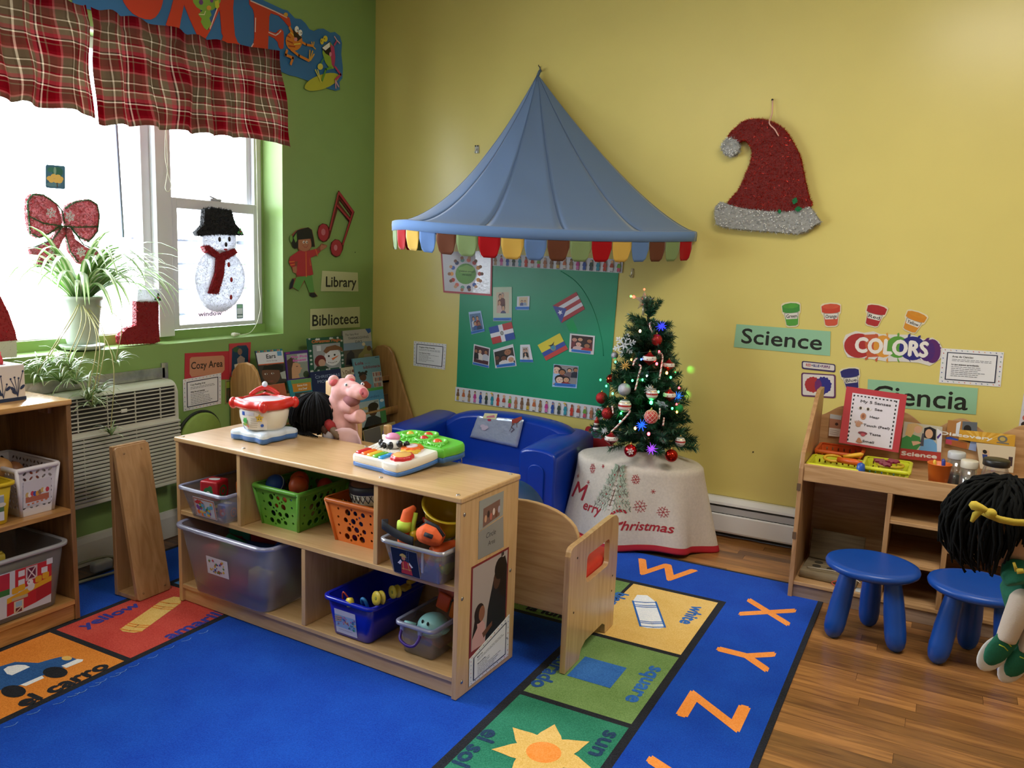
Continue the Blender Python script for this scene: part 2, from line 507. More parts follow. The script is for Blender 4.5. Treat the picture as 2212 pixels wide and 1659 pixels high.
# right window: a double hung sash window
t=MB();y0,y1=2.76,3.372
for a in((y0,WZ0+.045,y0+.012,WZ1),(y1-.05,WZ0+.045,y1,WZ1),(y0,WZ0+.012,y1,WZ0+.045)):
 t.box(XW-.07,a[0],a[1],XW-.005,a[2],a[3])
w2=t.build('window_2',VINYL,kind='structure',bev=.002)
b=MB();b.box(XW-.005,WY0,WZ0,XW+.006,WY1,WZ0+.045);b.box(XW-.06,y1,WZ0,XW+.0,WY1,WZ1)
b.build('trim_2',GREEN,kind='structure')
def sash(nm,x,za,zb,sw,bw,tw):
 q=MB()
 for a in((y0+.006,za,y0+.006+sw,zb),(y1-.05-sw,za,y1-.05,zb),(y0+.006+sw,za,y1-.05-sw,za+bw),(y0+.006+sw,zb-tw,y1-.05-sw,zb)):
  q.box(x-.03,a[0],a[1],x,a[2],a[3])
 o=q.build(nm,VINYL,w2,bev=.003)
 q=MB();q.box(x-.018,y0+sw,za+bw-.004,x-.014,y1-.05-sw,zb-tw+.004);q.build('pane',GLASS,o)
 return o
ls=sash('lower_sash',XW+.02,.968,1.6,.033,.022,.05)
us=sash('upper_sash',XW-.03,1.555,2.2,.03,.045,.03)
b=MB();b.rbox((XW+.01,3.04,1.606),(.02,.07,.012),.003);b.rbox((XW+.012,3.025,1.616),(.012,.05,.006),.002,R=Matrix.Rotation(-.25,3,'X'))
b.build('sash_lock',M('aeb2ba',.35),w2)
# security bars outside the right window
t=empty('window_guard',(-3.52,3.05,.9),'grey metal security bars outside the window behind the snowman','bars')
BAR=M('5c626e',.5)
for by in(2.93,3.34):
 q=MB();q.box(-3.53,by-.016,.95,-3.51,by+.016,1.52);q.build('upright',BAR,t)
for i,bz in enumerate((1.02,1.15,1.28,1.40)):
 q=MB();q.tube([(-3.52,2.7,bz),(-3.52,3.6,bz)],.007,6);q.build('crossbar',BAR,t)
for by in(2.72,3.385):
 for bz in(1.02,1.4):q=MB();q.box(-3.53,by-.012,bz-.012,-3.4 if by>3 else-3.38,by+.012,bz+.012);q.build('wall_bracket',BAR,t)
# ------------------------------------------------------------------ the alphabet rug (its design is flat print in the pile)
def carpet(c,light):
 key=('carpet',c)
 if key in _M:return _M[key]
 m=bpy.data.materials.new('carpet_%s'%c);m.use_nodes=True
 nt=m.node_tree;bs=_bsdf(m);L=nt.links.new
 g=nt.nodes.new('ShaderNodeNewGeometry')
 n=nt.nodes.new('ShaderNodeTexNoise');n.inputs['Scale'].default_value=260;n.inputs['Detail'].default_value=2
 n2=nt.nodes.new('ShaderNodeTexNoise');n2.inputs['Scale'].default_value=7;n2.inputs['Detail'].default_value=4
 L(g.outputs['Position'],n.inputs['Vector']);L(g.outputs['Position'],n2.inputs['Vector'])
 ad=nt.nodes.new('ShaderNodeMath');ad.operation='MULTIPLY_ADD';ad.inputs[1].default_value=.5
 L(n2.outputs['Fac'],ad.inputs[0]);L(n.outputs['Fac'],ad.inputs[2])
 r=nt.nodes.new('ShaderNodeValToRGB')
 r.color_ramp.elements[0].position=.5;r.color_ramp.elements[0].color=rgb(c)
 r.color_ramp.elements[1].position=1.0;r.color_ramp.elements[1].color=rgb(light)
 L(ad.outputs[0],r.inputs[0]);L(r.outputs[0],bs.inputs['Base Color'])
 bs.inputs['Roughness'].default_value=.95;bs.inputs['Specular IOR Level'].default_value=.1
 bs.inputs['Sheen Weight'].default_value=.06;bs.inputs['Sheen Roughness'].default_value=.5
 bp=nt.nodes.new('ShaderNodeBump');bp.inputs['Strength'].default_value=.6;bp.inputs['Distance'].default_value=.004
 L(n.outputs['Fac'],bp.inputs['Height']);L(bp.outputs[0],bs.inputs['Normal'])
 _M[key]=m;return m
CB=carpet('0537a6','1555c4');CK=carpet('15171e','2b2e38');CO=carpet('f08a2a','ffa75a');CYE=carpet('dcae52','f2cf84')
CG=carpet('5f8244','84a668');CD=carpet('1a6a52','3a9074');CRD=carpet('b8322f','d65a4e');CN=carpet('1f57a8','3f7ccc')
COR=carpet('cf7420','f09a44');CWH=carpet('dfe6f2','ffffff');CBR=carpet('b86a30','d88c4c')
RX0,RX1,RY0,RY1=-3.05,-0.345,0.55,3.665
b=MB();b.rbox(((RX0+RX1)/2,(RY0+RY1)/2,-.0045),(RX1-RX0,RY1-RY0,.003),.002,1,smooth=False)
rug=b.build('alphabet_rug',CB,label='large blue alphabet rug with coloured picture squares under the toy shelf',cat='rug')
b=MB()
for a in((RX0-.006,RY0,RX0+.016,RY1),(RX1-.016,RY0,RX1+.006,RY1),(RX0,RY0-.006,RX1,RY0+.012),(RX0,RY1-.012,RX1,RY1+.004)):
 b.rbox(((a[0]+a[2])/2,(a[1]+a[3])/2,-.0041),(a[2]-a[0],a[3]-a[1],.0036),.002,1,smooth=False)
b.build('bound_edge',CK,rug)
A=Art((0,0,0),(1,0,0),(0,1,0),-.0028)
A.step=.00002
# black grid, inner picture squares and the inner field
A.rect(-2.735,RY0+.36,-.69,3.3,CK)
A.rect(-2.285,1.0,-1.115,2.745,CB)
ys=[3.285,2.73,2.215,1.705,1.19]
def cells(xa,xb,cols):
 for k,c in enumerate(cols):A.rect(xa,ys[k+1]+.012,xb,ys[k]-.012,c)
cells(-1.085,-.718,[CYE,CG,CD,CRD]);cells(-2.71,-2.312,[CB,carpet('2b5ea0','4d84c4'),CRD,COR])
for k,c in enumerate([CBR,COR,CG]):A.rect(-2.29+k*.4,2.768,-1.9+k*.4,3.27,c)
# orange letters of the border
A.text('W',-1.028,3.395,.185,CO,'c',bold=.006,sx=.98)
for ch,yy in(('X',3.293),('Y',2.862),('Z',2.436),('A',2.01),('B',1.58),('C',1.15)):
 A.text(ch,-.612,yy,.184,CO,'c',rot=-PI/2,bold=.007)
# white cell
def side(t,x,y,h,L,c,rot=-PI/2,bold=.0032):
 vs,_=text2d(t);A.text(t,x,y,h,c,'c',rot=rot,bold=bold,sx=L/((max(v[0]for v in vs)-min(v[0]for v in vs))*h/.69))
def crayon(x,y,rot,hl,hw,tip,c,ink):
 A.xf(x,y,rot)
 A.poly([(-hw,-hl),(-hw*.5,-hl-.014),(hw*.5,-hl-.014),(hw,-hl),(hw,hl),(hw*.45,tip),(-hw*.45,tip),(-hw,hl)],c)
 for k in(-.98,-.72,-.6,.55,.68,.95):A.line([(-hw,hl*k),(0,hl*k-.006),(hw,hl*k)],.007,ink)
 if ink is CN:
  for sg in(-1,1):A.line([(sg*hw,-hl),(sg*hw,hl)],.008,ink)
 A.xf()
side('white',-.8,3.094,.052,.186,CN);side('blanco',-1.112,3.035,.052,.22,CN)
crayon(-.93,3.012,.468,.118,.047,.182,CWH,CN)
# square cell
A.rect(-1.005,2.39,-.85,2.547,CN)
side('square',-.782,2.477,.052,.26,CN);side('cuadrado',-1.084,2.435,.055,.33,carpet('1c3f78','2f5ea6'))
# sun cell
NV=carpet('1a3450','2a4a6e')
side('sun',-.772,2.088,.05,.135,NV);side('el sol',-1.08,1.882,.052,.19,NV)
A.xf(-.883,1.959)
pts=[]
for i in range(7):
 a0=2*PI*i/7+.9;pts+=[(.148*math.cos(a0),.148*math.sin(a0))]
 for k in(.2,.35,.5,.65,.8):q_=a0+2*PI/7*k;rr_=.085+.028*abs(k-.5)/.3;pts.append((rr_*math.cos(q_),rr_*math.sin(q_)))
A.poly(pts,CYE);A.ell(0,0,.05,.05,CO,28);A.xf()
# red cell with a yellow crayon
NB=carpet('2a2c86','4548a8')
side('yellow',-2.632,1.892,.05,.237,NB,PI/2);side('amarillo',-2.312,2.035,.052,.31,NB,PI/2)
crayon(-2.525,1.97,.319,.126,.042,.177,CYE,COR)
# orange cell with a car
side('el carro',-2.315,1.5,.058,.285,CK,PI/2,.0045)
A.zoom(0,1180,.217)
CN2=carpet('1d4c86','3568ac')
A.pz([(-420,1390),(-250,1300),(0,1200),(150,1155),(290,1160),(380,1165),(500,1130),(600,1105),(700,1105),(770,1130),(700,1180),(430,1290),(200,1385),(-250,1500),(-400,1480)],CN2)
A.pz([(200,1385),(420,1290),(440,1315),(260,1395)],CWH);A.pz([(610,1195),(770,1125),(830,1130),(820,1150),(660,1215)],CWH)
A.pz([(35,1230),(80,1200),(170,1183),(250,1185),(300,1205),(120,1288),(70,1275)],CWH)
A.ez(665,1118,52,22,CYE);A.ez(550,1258,125,55,CK);A.ez(135,1447,125,60,CK)
A.text('la luna',-1.27,2.785,.05,CK,'c',bold=.0035);A.text('el gato',-2.1,2.785,.05,CK,'c',bold=.0035)
# worn pale fibres along the dark line of the field
rr=random.Random(5)
for k in range(16):
 y_=1.12+k*.036+.3*(k%2);x_=-2.262+rr.uniform(-.006,.006)
 A.line([(x_+.012*math.sin(j*.9),y_+.012*j)for j in range(4)],.0022,carpet('5f8fd8','8fb4ea'))
A.done('woven_design',rug)
# ------------------------------------------------------------------ wooden furniture
BIR=lambda ax:wood('cdaa7c','bd9868',ax,.3,1.0,.3)
BIRX,BIRY,BIRZ=BIR(0),BIR(1),BIR(2)
PLY=wood('b98f62','8f6a45',2,.6,6.0)
METAL=M('b8b8b8',.3,1.0)
# the toy shelf in the middle of the rug
S1=frame((-2.55,2.12),-2.74)
t=empty('toy_shelf',S1@V3((.66,.17,0)),'low birch toy shelf with open compartments, drum and piano toy on top','shelf',rz=math.radians(-2.74))
def S(nm,mat,*bx,bev=.002,par=t,fr=S1):
 q=MB(fr);q.box(*bx);return q.build(nm,mat,par,bev=bev)
w_,d_,h_=1.315,.352,.656
S('top',BIRX,-.004,-.004,h_-.018,w_+.004,d_,h_,bev=.004)
S('side_panel',BIRZ,0,0,0,.018,d_-.004,h_-.018);S('side_panel',BIRZ,w_-.018,0,0,w_,d_-.004,h_-.018)
S('back_panel',BIRX,.018,d_-.012,.02,w_-.018,d_-.004,h_-.018,bev=0)
S('middle_shelf',BIRX,.018,.002,.352,w_-.018,d_-.012,.37);S('bottom_shelf',BIRX,.018,.002,.055,w_-.018,d_-.012,.071)
S('toe_kick',BIRX,.018,.012,0,w_-.018,.03,.055)
S('divider',BIRZ,.332,.003,.37,.35,d_-.012,h_-.018);S('divider',BIRZ,.973,.003,.37,.991,d_-.012,h_-.018)
S('divider',BIRZ,.652,.003,.071,.67,d_-.012,.352)
for px,py in((.02,.02),(.02,.33),(.34,.03),(.66,.33),(.98,.03),(1.29,.02),(1.29,.33)):
 q=MB(S1);q.lathe([(.0065,0),(.006,.0022),(.003,.003)],12,(px,py,h_));q.build('bolt',METAL,t)
for py,pz in((.03,.05),(.3,.09),(.02,.33),(.31,.33),(.02,.6)):
 q=MB(S1);q.lathe([(.006,0),(.0055,.002),(.003,.003)],12,(w_,py,pz),(1,0,0));q.build('bolt',METAL,t)

# shelf at the left edge
t=empty('storage_shelf',(-2.95,1.4,0),'tall birch storage shelf at the left edge under the window','shelf')
S2=Matrix()
HON=wood('b98a54','8f6334',1,.3,1.0,.3);HONZ=wood('8a6440','6d4b2c',2,.4,1.0,.1)
q=MB();q.box(-3.078,.75,.803,-2.716,1.822,.823,.004);q.build('top',wood('cfa268','b08048',1,.25,1,.4),t)
for yy in(.76,1.802):
 q=MB();q.box(-3.075,yy,0,-2.722,yy+.018,.803);q.build('side_panel',HONZ,t,bev=.002)
for zz in(.405,.06):
 q=MB();q.box(-3.066,.778,zz,-2.722,1.802,zz+.018);q.build('shelf_board',HON,t,bev=.002)
q=MB();q.box(-2.745,.778,0,-2.73,1.802,.06);q.build('toe_kick',HON,t,bev=.001)
q=MB();q.box(-3.075,.778,.06,-3.066,1.802,.803);q.build('back_panel',HONZ,t)
q=MB();q.box(-2.86,1.785,.765,-2.8,1.802,.803,.003);q.build('corner_block',HONZ,t)

# science shelf against the yellow wall
t=empty('science_shelf',(.05,3.73,FZ),'birch science shelf with tray top and wavy back panel by the yellow wall','shelf')
SX0,SX1,SY0,SY1=-.482,.66,3.512,3.95
SB=wood('c59e72','a87f52',0,.4);SBZ=wood('b58c62','966e47',2,.42)
def sidep(x):
 q=MB();o=[(0,FZ),(0,.555),(.02,.62),(.28,.82),(.33,.845),(.438,.845),(.438,FZ)]
 q.prism([[(a,z)for a,z in o]],(x,SY0,0),(0,1,0),(0,0,1),.018,(1,0,0));return q.build('side_panel',SBZ,t,bev=.002)
sidep(SX0);sidep(SX1)
q=MB();q.box(SX0+.018,SY0+.004,.503,SX1,SY0+.02,.575);q.build('front_apron',SB,t,bev=.003)
q=MB();q.box(SX0+.018,SY0+.02,.503,SX1,SY1-.018,.52);q.build('tray',SB,t,bev=.001)
bk=[(SX0+.018,.52)];xs=SX0+.018;top=[]
n=96
for i in range(n+1):
 x=xs+(SX1-xs)*i/n
 top.append((x,.742+.028*math.cos(2*PI*(x-(-.365))/.232)))
q=MB();q.prism([[(xs,FZ+.06),(SX1,FZ+.06)]+top[::-1]],(0,SY1-.005,0),(1,0,0),(0,0,1),.012,(0,-1,0));q.build('wavy_back_panel',SB,t)
q=MB();q.box(SX0+.018,SY0+.004,.05,SX1,SY1-.018,.066);q.build('bottom_shelf',SB,t,bev=.002)
q=MB();q.box(SX0+.018,SY0+.012,FZ,SX1,SY0+.028,.05);q.build('toe_kick',wood('a08672','826a58',0,.5),t,bev=.001)
for dx in(-.14,.073,.36):
 q=MB();q.box(dx,SY0+.004,.066,dx+.018,SY1-.018,.503);q.build('divider',SBZ,t,bev=.002)
for a,c,z in((-.122,.073,.382),(-.122,.073,.215),(.091,.36,.3)):
 q=MB();q.box(a,SY0+.006,z,c,SY1-.018,z+.015);q.build('shelf_board',SB,t,bev=.002)
for zz in(.46,.25):
 q=MB();q.box(SX0-.002,SY0-.003,zz,SX0+.012,SY0+.001,zz+.03);q.build('hinge_notch',M('5c4630',.6),t)

# wooden cube chair with red cushions
t=empty('cube_chair',(-1.22,2.62,0),'birch cube chair with curved back and red cushions behind the toy shelf','chair')
CH=wood('c4a377','ab875a',2,.33,.9,.3)
so=smooth_loop([(2.389,.2),(2.389,.38),(2.392,.415),(2.412,.437),(2.5,.44),(2.7,.447),(2.79,.447),(2.825,.432),(2.838,.4),(2.843,.25)],3,False)
so=[(2.389,0),(2.389,.2)]+so+[(2.836,0),(2.752,0),(2.748,.035),(2.72,.05),(2.56,.05),(2.525,.035),(2.51,0)]
hole=rrect(2.54,.268,2.752,.37,.018)
so2=[]
for p in so:
 if not so2 or(abs(p[0]-so2[-1][0])+abs(p[1]-so2[-1][1]))>.002:so2.append(p)
for x in(-1.033,-1.46):
 if x<-1.1:so2=[(p[0]+max(0,2.8-p[0])*.12,p[1])for p in so2];hole=[(p[0]+max(0,2.8-p[0])*.12,p[1])for p in hole]
 q=MB();q.prism([so2,hole[::-1]],(x,0,0),(0,1,0),(0,0,1),.02,(1,0,0));q.build('side_panel',CH,t,bev=.004)
bo=[(-1.44,.15),(-1.033,.15),(-1.033,.42)]
for i in range(17):
 a=PI*i/16;bo.append((-1.2365+.2035*math.cos(a),.42+.118*math.sin(a)**.8))
q=MB();q.prism([bo+[(-1.44,.42)]],(0,2.5,0),(1,0,0),(0,0,1),.018,(0,1,0));q.build('back_panel',wood('c4a377','ab875a',0,.33,.9,.3),t,bev=.004)
q=MB();q.box(-1.44,2.518,.19,-1.033,2.83,.208);q.build('seat_board',CH,t)
RED=M('c93326',.4,var=.05,scale=20,bump=.15)
q=MB();q.rbox((-1.2365,2.695,.255),(.4,.32,.09),.02,3);q.build('seat_cushion',RED,t)
q=MB();q.rbox((-1.2365,2.56,.36),(.38,.07,.13),.02,3);q.build('back_cushion',RED,t)
for xx,yy,zz in((-1.0125,2.45,.39),(-1.0125,2.44,.2),(-1.0125,2.8,.21),(-1.0125,2.8,.15)):
 q=MB();q.lathe([(.004,0),(.003,.001)],8,(xx,yy,zz),(1,0,0));q.build('screw',M('3a2a1c',.6),t)

# leaning wedge stand
t=empty('wedge_stand',(-2.73,2.1,0),'narrow wooden wedge stand leaning in front of the air conditioner','stand')
WD=wood('b48e66','9c754c',2,.35,.8,.2)
q=MB();q.box(-2.803,2.022,0,-2.785,2.175,.6);q.build('back_board',WD,t,bev=.002)
q=MB();q.prism([rrect(-.0765,0,.0765,.607,.012)],(-2.665,2.1,0),(0,1,0),V3((-.108,0,.6)).normalized(),.018,V3((-.98,0,-.18)).normalized());q.build('front_board',WD,t,bev=.002)
q=MB();q.box(-2.785,2.024,0,-2.683,2.174,.016);q.build('base_board',WD,t,bev=.001)
for yy,zz in((2.06,.57),(2.14,.575),(2.05,.025),(2.15,.025)):
 q=MB();k=(.6-zz)/.6;q.lathe([(.005,-.002),(.004,.0012)],10,(-2.665-.108*(1-k)+.0005,yy,zz),(.98,0,.18));q.build('screw',M('8a6a48',.5),t)

# child's sofa along the yellow wall
BLU=M('0a36a0',.3,var=.05,scale=9,bump=.06)
t=empty('sofa',(-2.06,3.85,0),"child's blue vinyl sofa with a taped backrest under the green board",'sofa')
def arm(x0,x1):
 q=MB()
 o=smooth_loop([(0,0),(x1-x0,0),(x1-x0+.004,.2),(x1-x0+.008,.34),(x1-x0-.005,.392),((x1-x0)/2,.408),(.005,.392),(-.006,.34),(-.002,.2)],3)
 rows=[]
 for y,s_ in((3.602,.9),(3.606,.97),(3.62,1),(3.8,1.0),(3.95,1.01),(4.08,1.03)):
  zt=1+max(0,(y-3.62))*.16
  rows.append([((x0+x1)/2+(p[0]-(x1-x0)/2)*s_,y,.03+p[1]*zt*(1 if s_==1 else(.99 if s_>.95 else .97)))for p in o])
 q.grid(rows,close=True);n=len(o);q.add(rows[0],[tuple(range(n))],False);q.add(rows[-1],[tuple(range(n))],False)
 return q
arm(-1.83,-1.64).build('armrest',BLU,t);arm(-2.68,-2.49).build('armrest',BLU,t)
for x in(-1.735,-2.585):
 q=MB();q.prism([rrect(-.045,.06,.045,.36,.04)],(x,3.602,0),(1,0,0),(0,0,1),.008,(0,-1,0));q.build('arm_panel',BLU,t,bev=.003)
q=MB();q.rbox((-2.16,3.78,.17),(.66,.34,.14),.03,4);q.build('seat_cushion',BLU,t)
q=MB();q.box(-2.49,3.63,.03,-1.83,4.05,.11);q.build('seat_base',BLU,t,bev=.01)
o=smooth_loop([(-.42,.05),(.42,.05),(.425,.34),(.40,.4),(.28,.455),(0,.475),(-.28,.455),(-.4,.4),(-.425,.34)],4)
q=MB();rows=[]
for y,sc in((3.925,.9),(3.935,.96),(3.96,1.0),(4.03,1.0),(4.06,.97),(4.068,.9)):
 rows.append([(-2.09+p[0]*sc,y+.05*(p[1]-.25),.04+.24+(p[1]-.24)*sc)for p in o])
n=len(o);q.grid(rows,close=True);q.add(rows[0],[tuple(range(n))],False);q.add(rows[-1],[tuple(range(n))],False)
sofa_back=q.build('backrest',BLU,t)
for x in(-2.6,-1.72):
 for y in(3.65,4.02):
  q=MB();q.lathe([(.02,FZ),(.024,.03)],12,(x,y,0));q.build('foot',M('1c1c1e',.5),t)

# blue stools
ST=M('0a459c',.36,var=.03,scale=12)
stool=empty('stool',(-.155,3.262,FZ),'blue plastic round stool with fat legs, nearer to the rug','stool','blue stools in front of the science shelf')
q=MB();q.lathe([(.0,.268),(.1,.266),(.148,.268),(.163,.278),(.1655,.288),(.162,.297),(.15,.302),(.135,.302),(.05,.2995),(0,.299)],48,(-.155,3.262,FZ),sx=1,sy=.93);q.build('seat',ST,stool)
for k in range(3):
 a=math.radians(90+120*k);cx,cy=-.155+.085*math.cos(a),3.262+.08*math.sin(a)
 fx,fy=-.155+.13*math.cos(a),3.262+.128*math.sin(a)
 P0,P1=V3((cx,cy,FZ+.272)),V3((fx,fy,FZ))
 rs=[(0,.027),(.05,.029),(.25,.034),(.5,.0375),(.72,.0375),(.735,.0383),(.85,.036),(.93,.03),(.975,.02),(1,.008)]
 q=MB();q.tube([P0.lerp(P1,a_)for a_,_ in rs],[r_ for _,r_ in rs],20);q.build('leg',ST,stool)
dup(stool,(.195,3.25,FZ),.06,'blue plastic round stool with fat legs, behind the yarn doll')
# ------------------------------------------------------------------ prints and cut-outs on the walls
def bil(c):
 def f(u,v):  # u right, v down
  return tuple((c[0][i]*(1-u)+c[1][i]*u)*(1-v)+(c[3][i]*(1-u)+c[2][i]*u)*v for i in(0,1))
 return f
def qrect(a,f,u0,v0,u1,v1,col):a.poly([f(u0,v0),f(u1,v0),f(u1,v1),f(u0,v1)],col)
def qtext(a,f,t,u,v,h,col,al='l',**k):
 p,q=f(u,v),f(u+.05,v)
 a.text(t,p[0],p[1],h,col,al,rot=math.atan2(q[1]-p[1],q[0]-p[0]),**k)
PAL=['b8443a','e09a50','3f5aa8','203060','6a9a90','d87060']
def info_sheet(wall,zm,corners,label,title,sub,lines,rows2=6,cat='notice',d=.0015,art=None):
 a=art or wall_art(wall,d)
 if zm:a.zoom(*zm)
 cs=[a.Z(*p)for p in corners]if zm else corners
 o=card('information_sheet',label,cat,a,cs,'dfe0e4',.001)
 f=bil(cs);rr=random.Random(len(title)*7+rows2)
 h=abs(cs[0][1]-cs[3][1])
 for k in range(11):
  for v in(.045,.955):
   u=.04+k*.092;c=PAL[(k+int(v*3))%6]
   a.poly([f(u,v-.02),f(u+.025,v-.01),f(u+.02,v+.022)],c)
 for k in range(6):
  for u in(.035,.965):
   v=.14+k*.14;c=PAL[(k*2+int(u*3))%6]
   a.poly([f(u-.012,v-.02),f(u+.012,v),f(u-.008,v+.02)],c)
 qrect(a,f,.09,.1,.91,.9,'1d2440');qrect(a,f,.108,.125,.892,.875,'e4e5e9')
 qtext(a,f,title,.18,.24,h*.052,'2a2c34',bold=.0004)
 rows=[.29,.33];
 for v in rows:
  u=.18
  while u<.8:
   w=.03+rr.random()*.06;qrect(a,f,u,v,min(u+w,.84),v+.014,'6c6e78');u+=w+.012
 qtext(a,f,sub,.18,.46,h*.04,'2a2c34',bold=.0003)
 for k in range(rows2):
  v=.5+k*.052;u=.18;e=.4+rr.random()*.4
  while u<e:
   w=.03+rr.random()*.05;qrect(a,f,u,v,u+w,v+.013,'6c6e78');u+=w+.012
 a.done('print',o)
 return o
def sign(wall,zm,outline,label,text,x0,x1,y,h,col,ink='1c1f1c',d=.0015,bold=.0016,rot=None,tilt=0):
 a=wall_art(wall,d);a.zoom(*zm)
 o=card('wall_sign',label,'sign',a,[a.Z(*p)for p in outline],col,.001)
 p,q=a.Z(x0,y[0]),a.Z(x1,y[1])
 vs,_=text2d(text);w=(max(v[0]for v in vs)-min(v[0]for v in vs))*h/.69
 L=math.hypot(q[0]-p[0],q[1]-p[1])
 a.text(text,(p[0]+q[0])/2,(p[1]+q[1])/2,h,ink,'c',rot=math.atan2(q[1]-p[1],q[0]-p[0]),sx=L/w,bold=bold)
 a.done('lettering',o)
 return o
E1,E2,E3=(400,0,.16275),(600,400,.19281),(1000,560,.18085)
B6=(1560,620,.29476);B2=(880,540,.22904);C2=(300,560,.1537);A3=(360,400,.3014)

# --- the welcome board above the window
a=wall_art('g',.004);a.zoom(*E1)
ol=[(-1500,-500),(-700,-420),(300,-200),(1000,-10),(1290,125),(1350,140),(1400,190),(1450,245),(1530,255),(1590,310),(1640,385),(1700,415),(1760,385),(1830,380),(1920,435),(1980,425),(2050,480),(2075,580),(2065,720),(2085,900),(2080,1040),(2040,1090),(2045,1190),(1990,1205),(1800,1150),(1600,1065),(1480,1020),(1380,1000),(1150,900),(700,760),(200,620),(-400,380),(-1500,60)]
o=card('welcome_board','cut-out welcome board with red letters and frogs above the plaid curtains','sign',a,[a.Z(*p)for p in ol],M('2c6ea8',.4,var=.06,scale=4),.004)
RD=M('c53a22',.35);WL=M('e8c9bf',.4);DK='3c1210'
def letter(name,loops,hl):
 q=MB();q.prism([[a.Z(*p)for p in l]for l in loops],a.O+a.N*(a.off+.0001),a.U,a.V,.003,a.N);L=q.build(name,RD,o)
 sv=a.off;a2=Art(a.O,a.U,a.V,sv+.0032);a2.zoom(*E1)
 for h in hl:a2.lz(h,.006,WL)
 a2.done('highlight',L)
letter('letter_m',[smooth_loop([(-40,-260),(130,-20),(190,120),(260,390),(300,400),(460,20),(560,-250),(700,-200),(640,0),(630,100),(640,300),(655,470),(690,560),(745,605),(760,640),(480,540),(500,480),(480,440),(462,200),(450,130),(330,400),(260,520),(170,500),(60,260),(-20,60),(-60,250),(-90,420),(-260,330),(-200,150),(-120,-150)],1)],[[(430,100),(330,380)]])
letter('letter_e',[[(840,-60),(860,20),(1300,190),(1380,240),(1400,330),(1385,370),(1350,330),(1300,270),(1240,210),(1130,175),(1112,220),(1105,410),(1160,430),(1200,440),(1235,400),(1270,385),(1300,420),(1305,520),(1300,640),(1265,655),(1240,625),(1225,560),(1180,510),(1100,470),(1092,700),(860,650),(900,600),(915,500),(915,200),(900,130),(850,60)]],[[(870,10),(1200,155),(1350,235)],[(935,240),(930,420)],[(1110,430),(1200,470),(1245,440),(1270,410)],[(905,580),(870,640)]])
letter('letter_o',[smooth_loop([(-700,-420),(-420,-330),(-300,-120),(-330,120),(-460,260),(-700,180),(-850,-50),(-830,-300)],3)],[[(-400,-200),(-370,-60)]])
# frogs
gr='7fae3e'
a.off+=.0035
fr=a
def frog(name,shapes,lab=None):
 a2=Art(fr.O,fr.U,fr.V,fr.off);a2.zoom(*E1);a2.step=.0003
 for k,s_ in enumerate(shapes):
  if s_[0]=='e':a2.ez(*s_[1:])
  elif s_[0]=='p':a2.pz(*s_[1:])
  else:a2.lz(*s_[1:])
 a2.done(name,o,lab)
frog('frog',[('e',290,-40,190,190,gr),('p',[(170,190),(230,140),(330,140),(350,200),(320,240),(350,320),(290,400),(250,370),(205,290),(220,250)],gr),('e',210,30,28,34,'6a3a7a'),('e',350,10,22,26,'6a3a7a'),('e',312,105,32,32,'d89a3a'),('p',[(390,20),(440,0),(450,90),(420,125),(395,90)],'c8cc3a'),('l',[(180,190),(250,195),(265,150)],.004,'dfe8b0')],'green spotted frog clinging to the letter')
og='d8802a'
frog('frog',[('l',[(1390,370),(1420,430)],.018,og),('e',1335,195,28,28,'d8a23a'),('e',1445,545,110,130,og),('p',[(1425,385),(1550,500),(1490,550),(1440,480)],'2a1810'),('e',1465,522,22,26,'d88a8a'),('e',1478,388,28,42,'f0f0ea'),('e',1525,435,26,42,'f0f0ea'),('e',1490,400,7,8,'101010'),('e',1535,438,7,8,'101010'),
 ('l',[(1350,470),(1390,500)],.006,'a83a1a'),('l',[(1350,540),(1420,570)],.006,'a83a1a'),('l',[(1370,610),(1450,620)],.006,'a83a1a'),('l',[(1440,590),(1520,580)],.006,'e8c84a'),('l',[(1390,430),(1430,470)],.006,'e8c84a'),
 ('l',[(1540,560),(1600,595),(1690,610)],.012,og),('l',[(1690,620),(1720,650)],.007,'d8a23a'),('l',[(1680,600),(1670,560)],.007,'d8a23a'),('l',[(1695,600),(1700,560)],.007,'d8a23a'),
 ('l',[(1400,660),(1500,740),(1630,805)],.014,og),('l',[(1635,805),(1645,670)],.008,'d8a23a'),('l',[(1645,800),(1680,680)],.008,'d8a23a'),('l',[(1650,800),(1700,720)],.008,'d8a23a'),('l',[(1340,670),(1320,730),(1420,770),(1390,850)],.014,og)],'orange striped frog hanging from the letter')
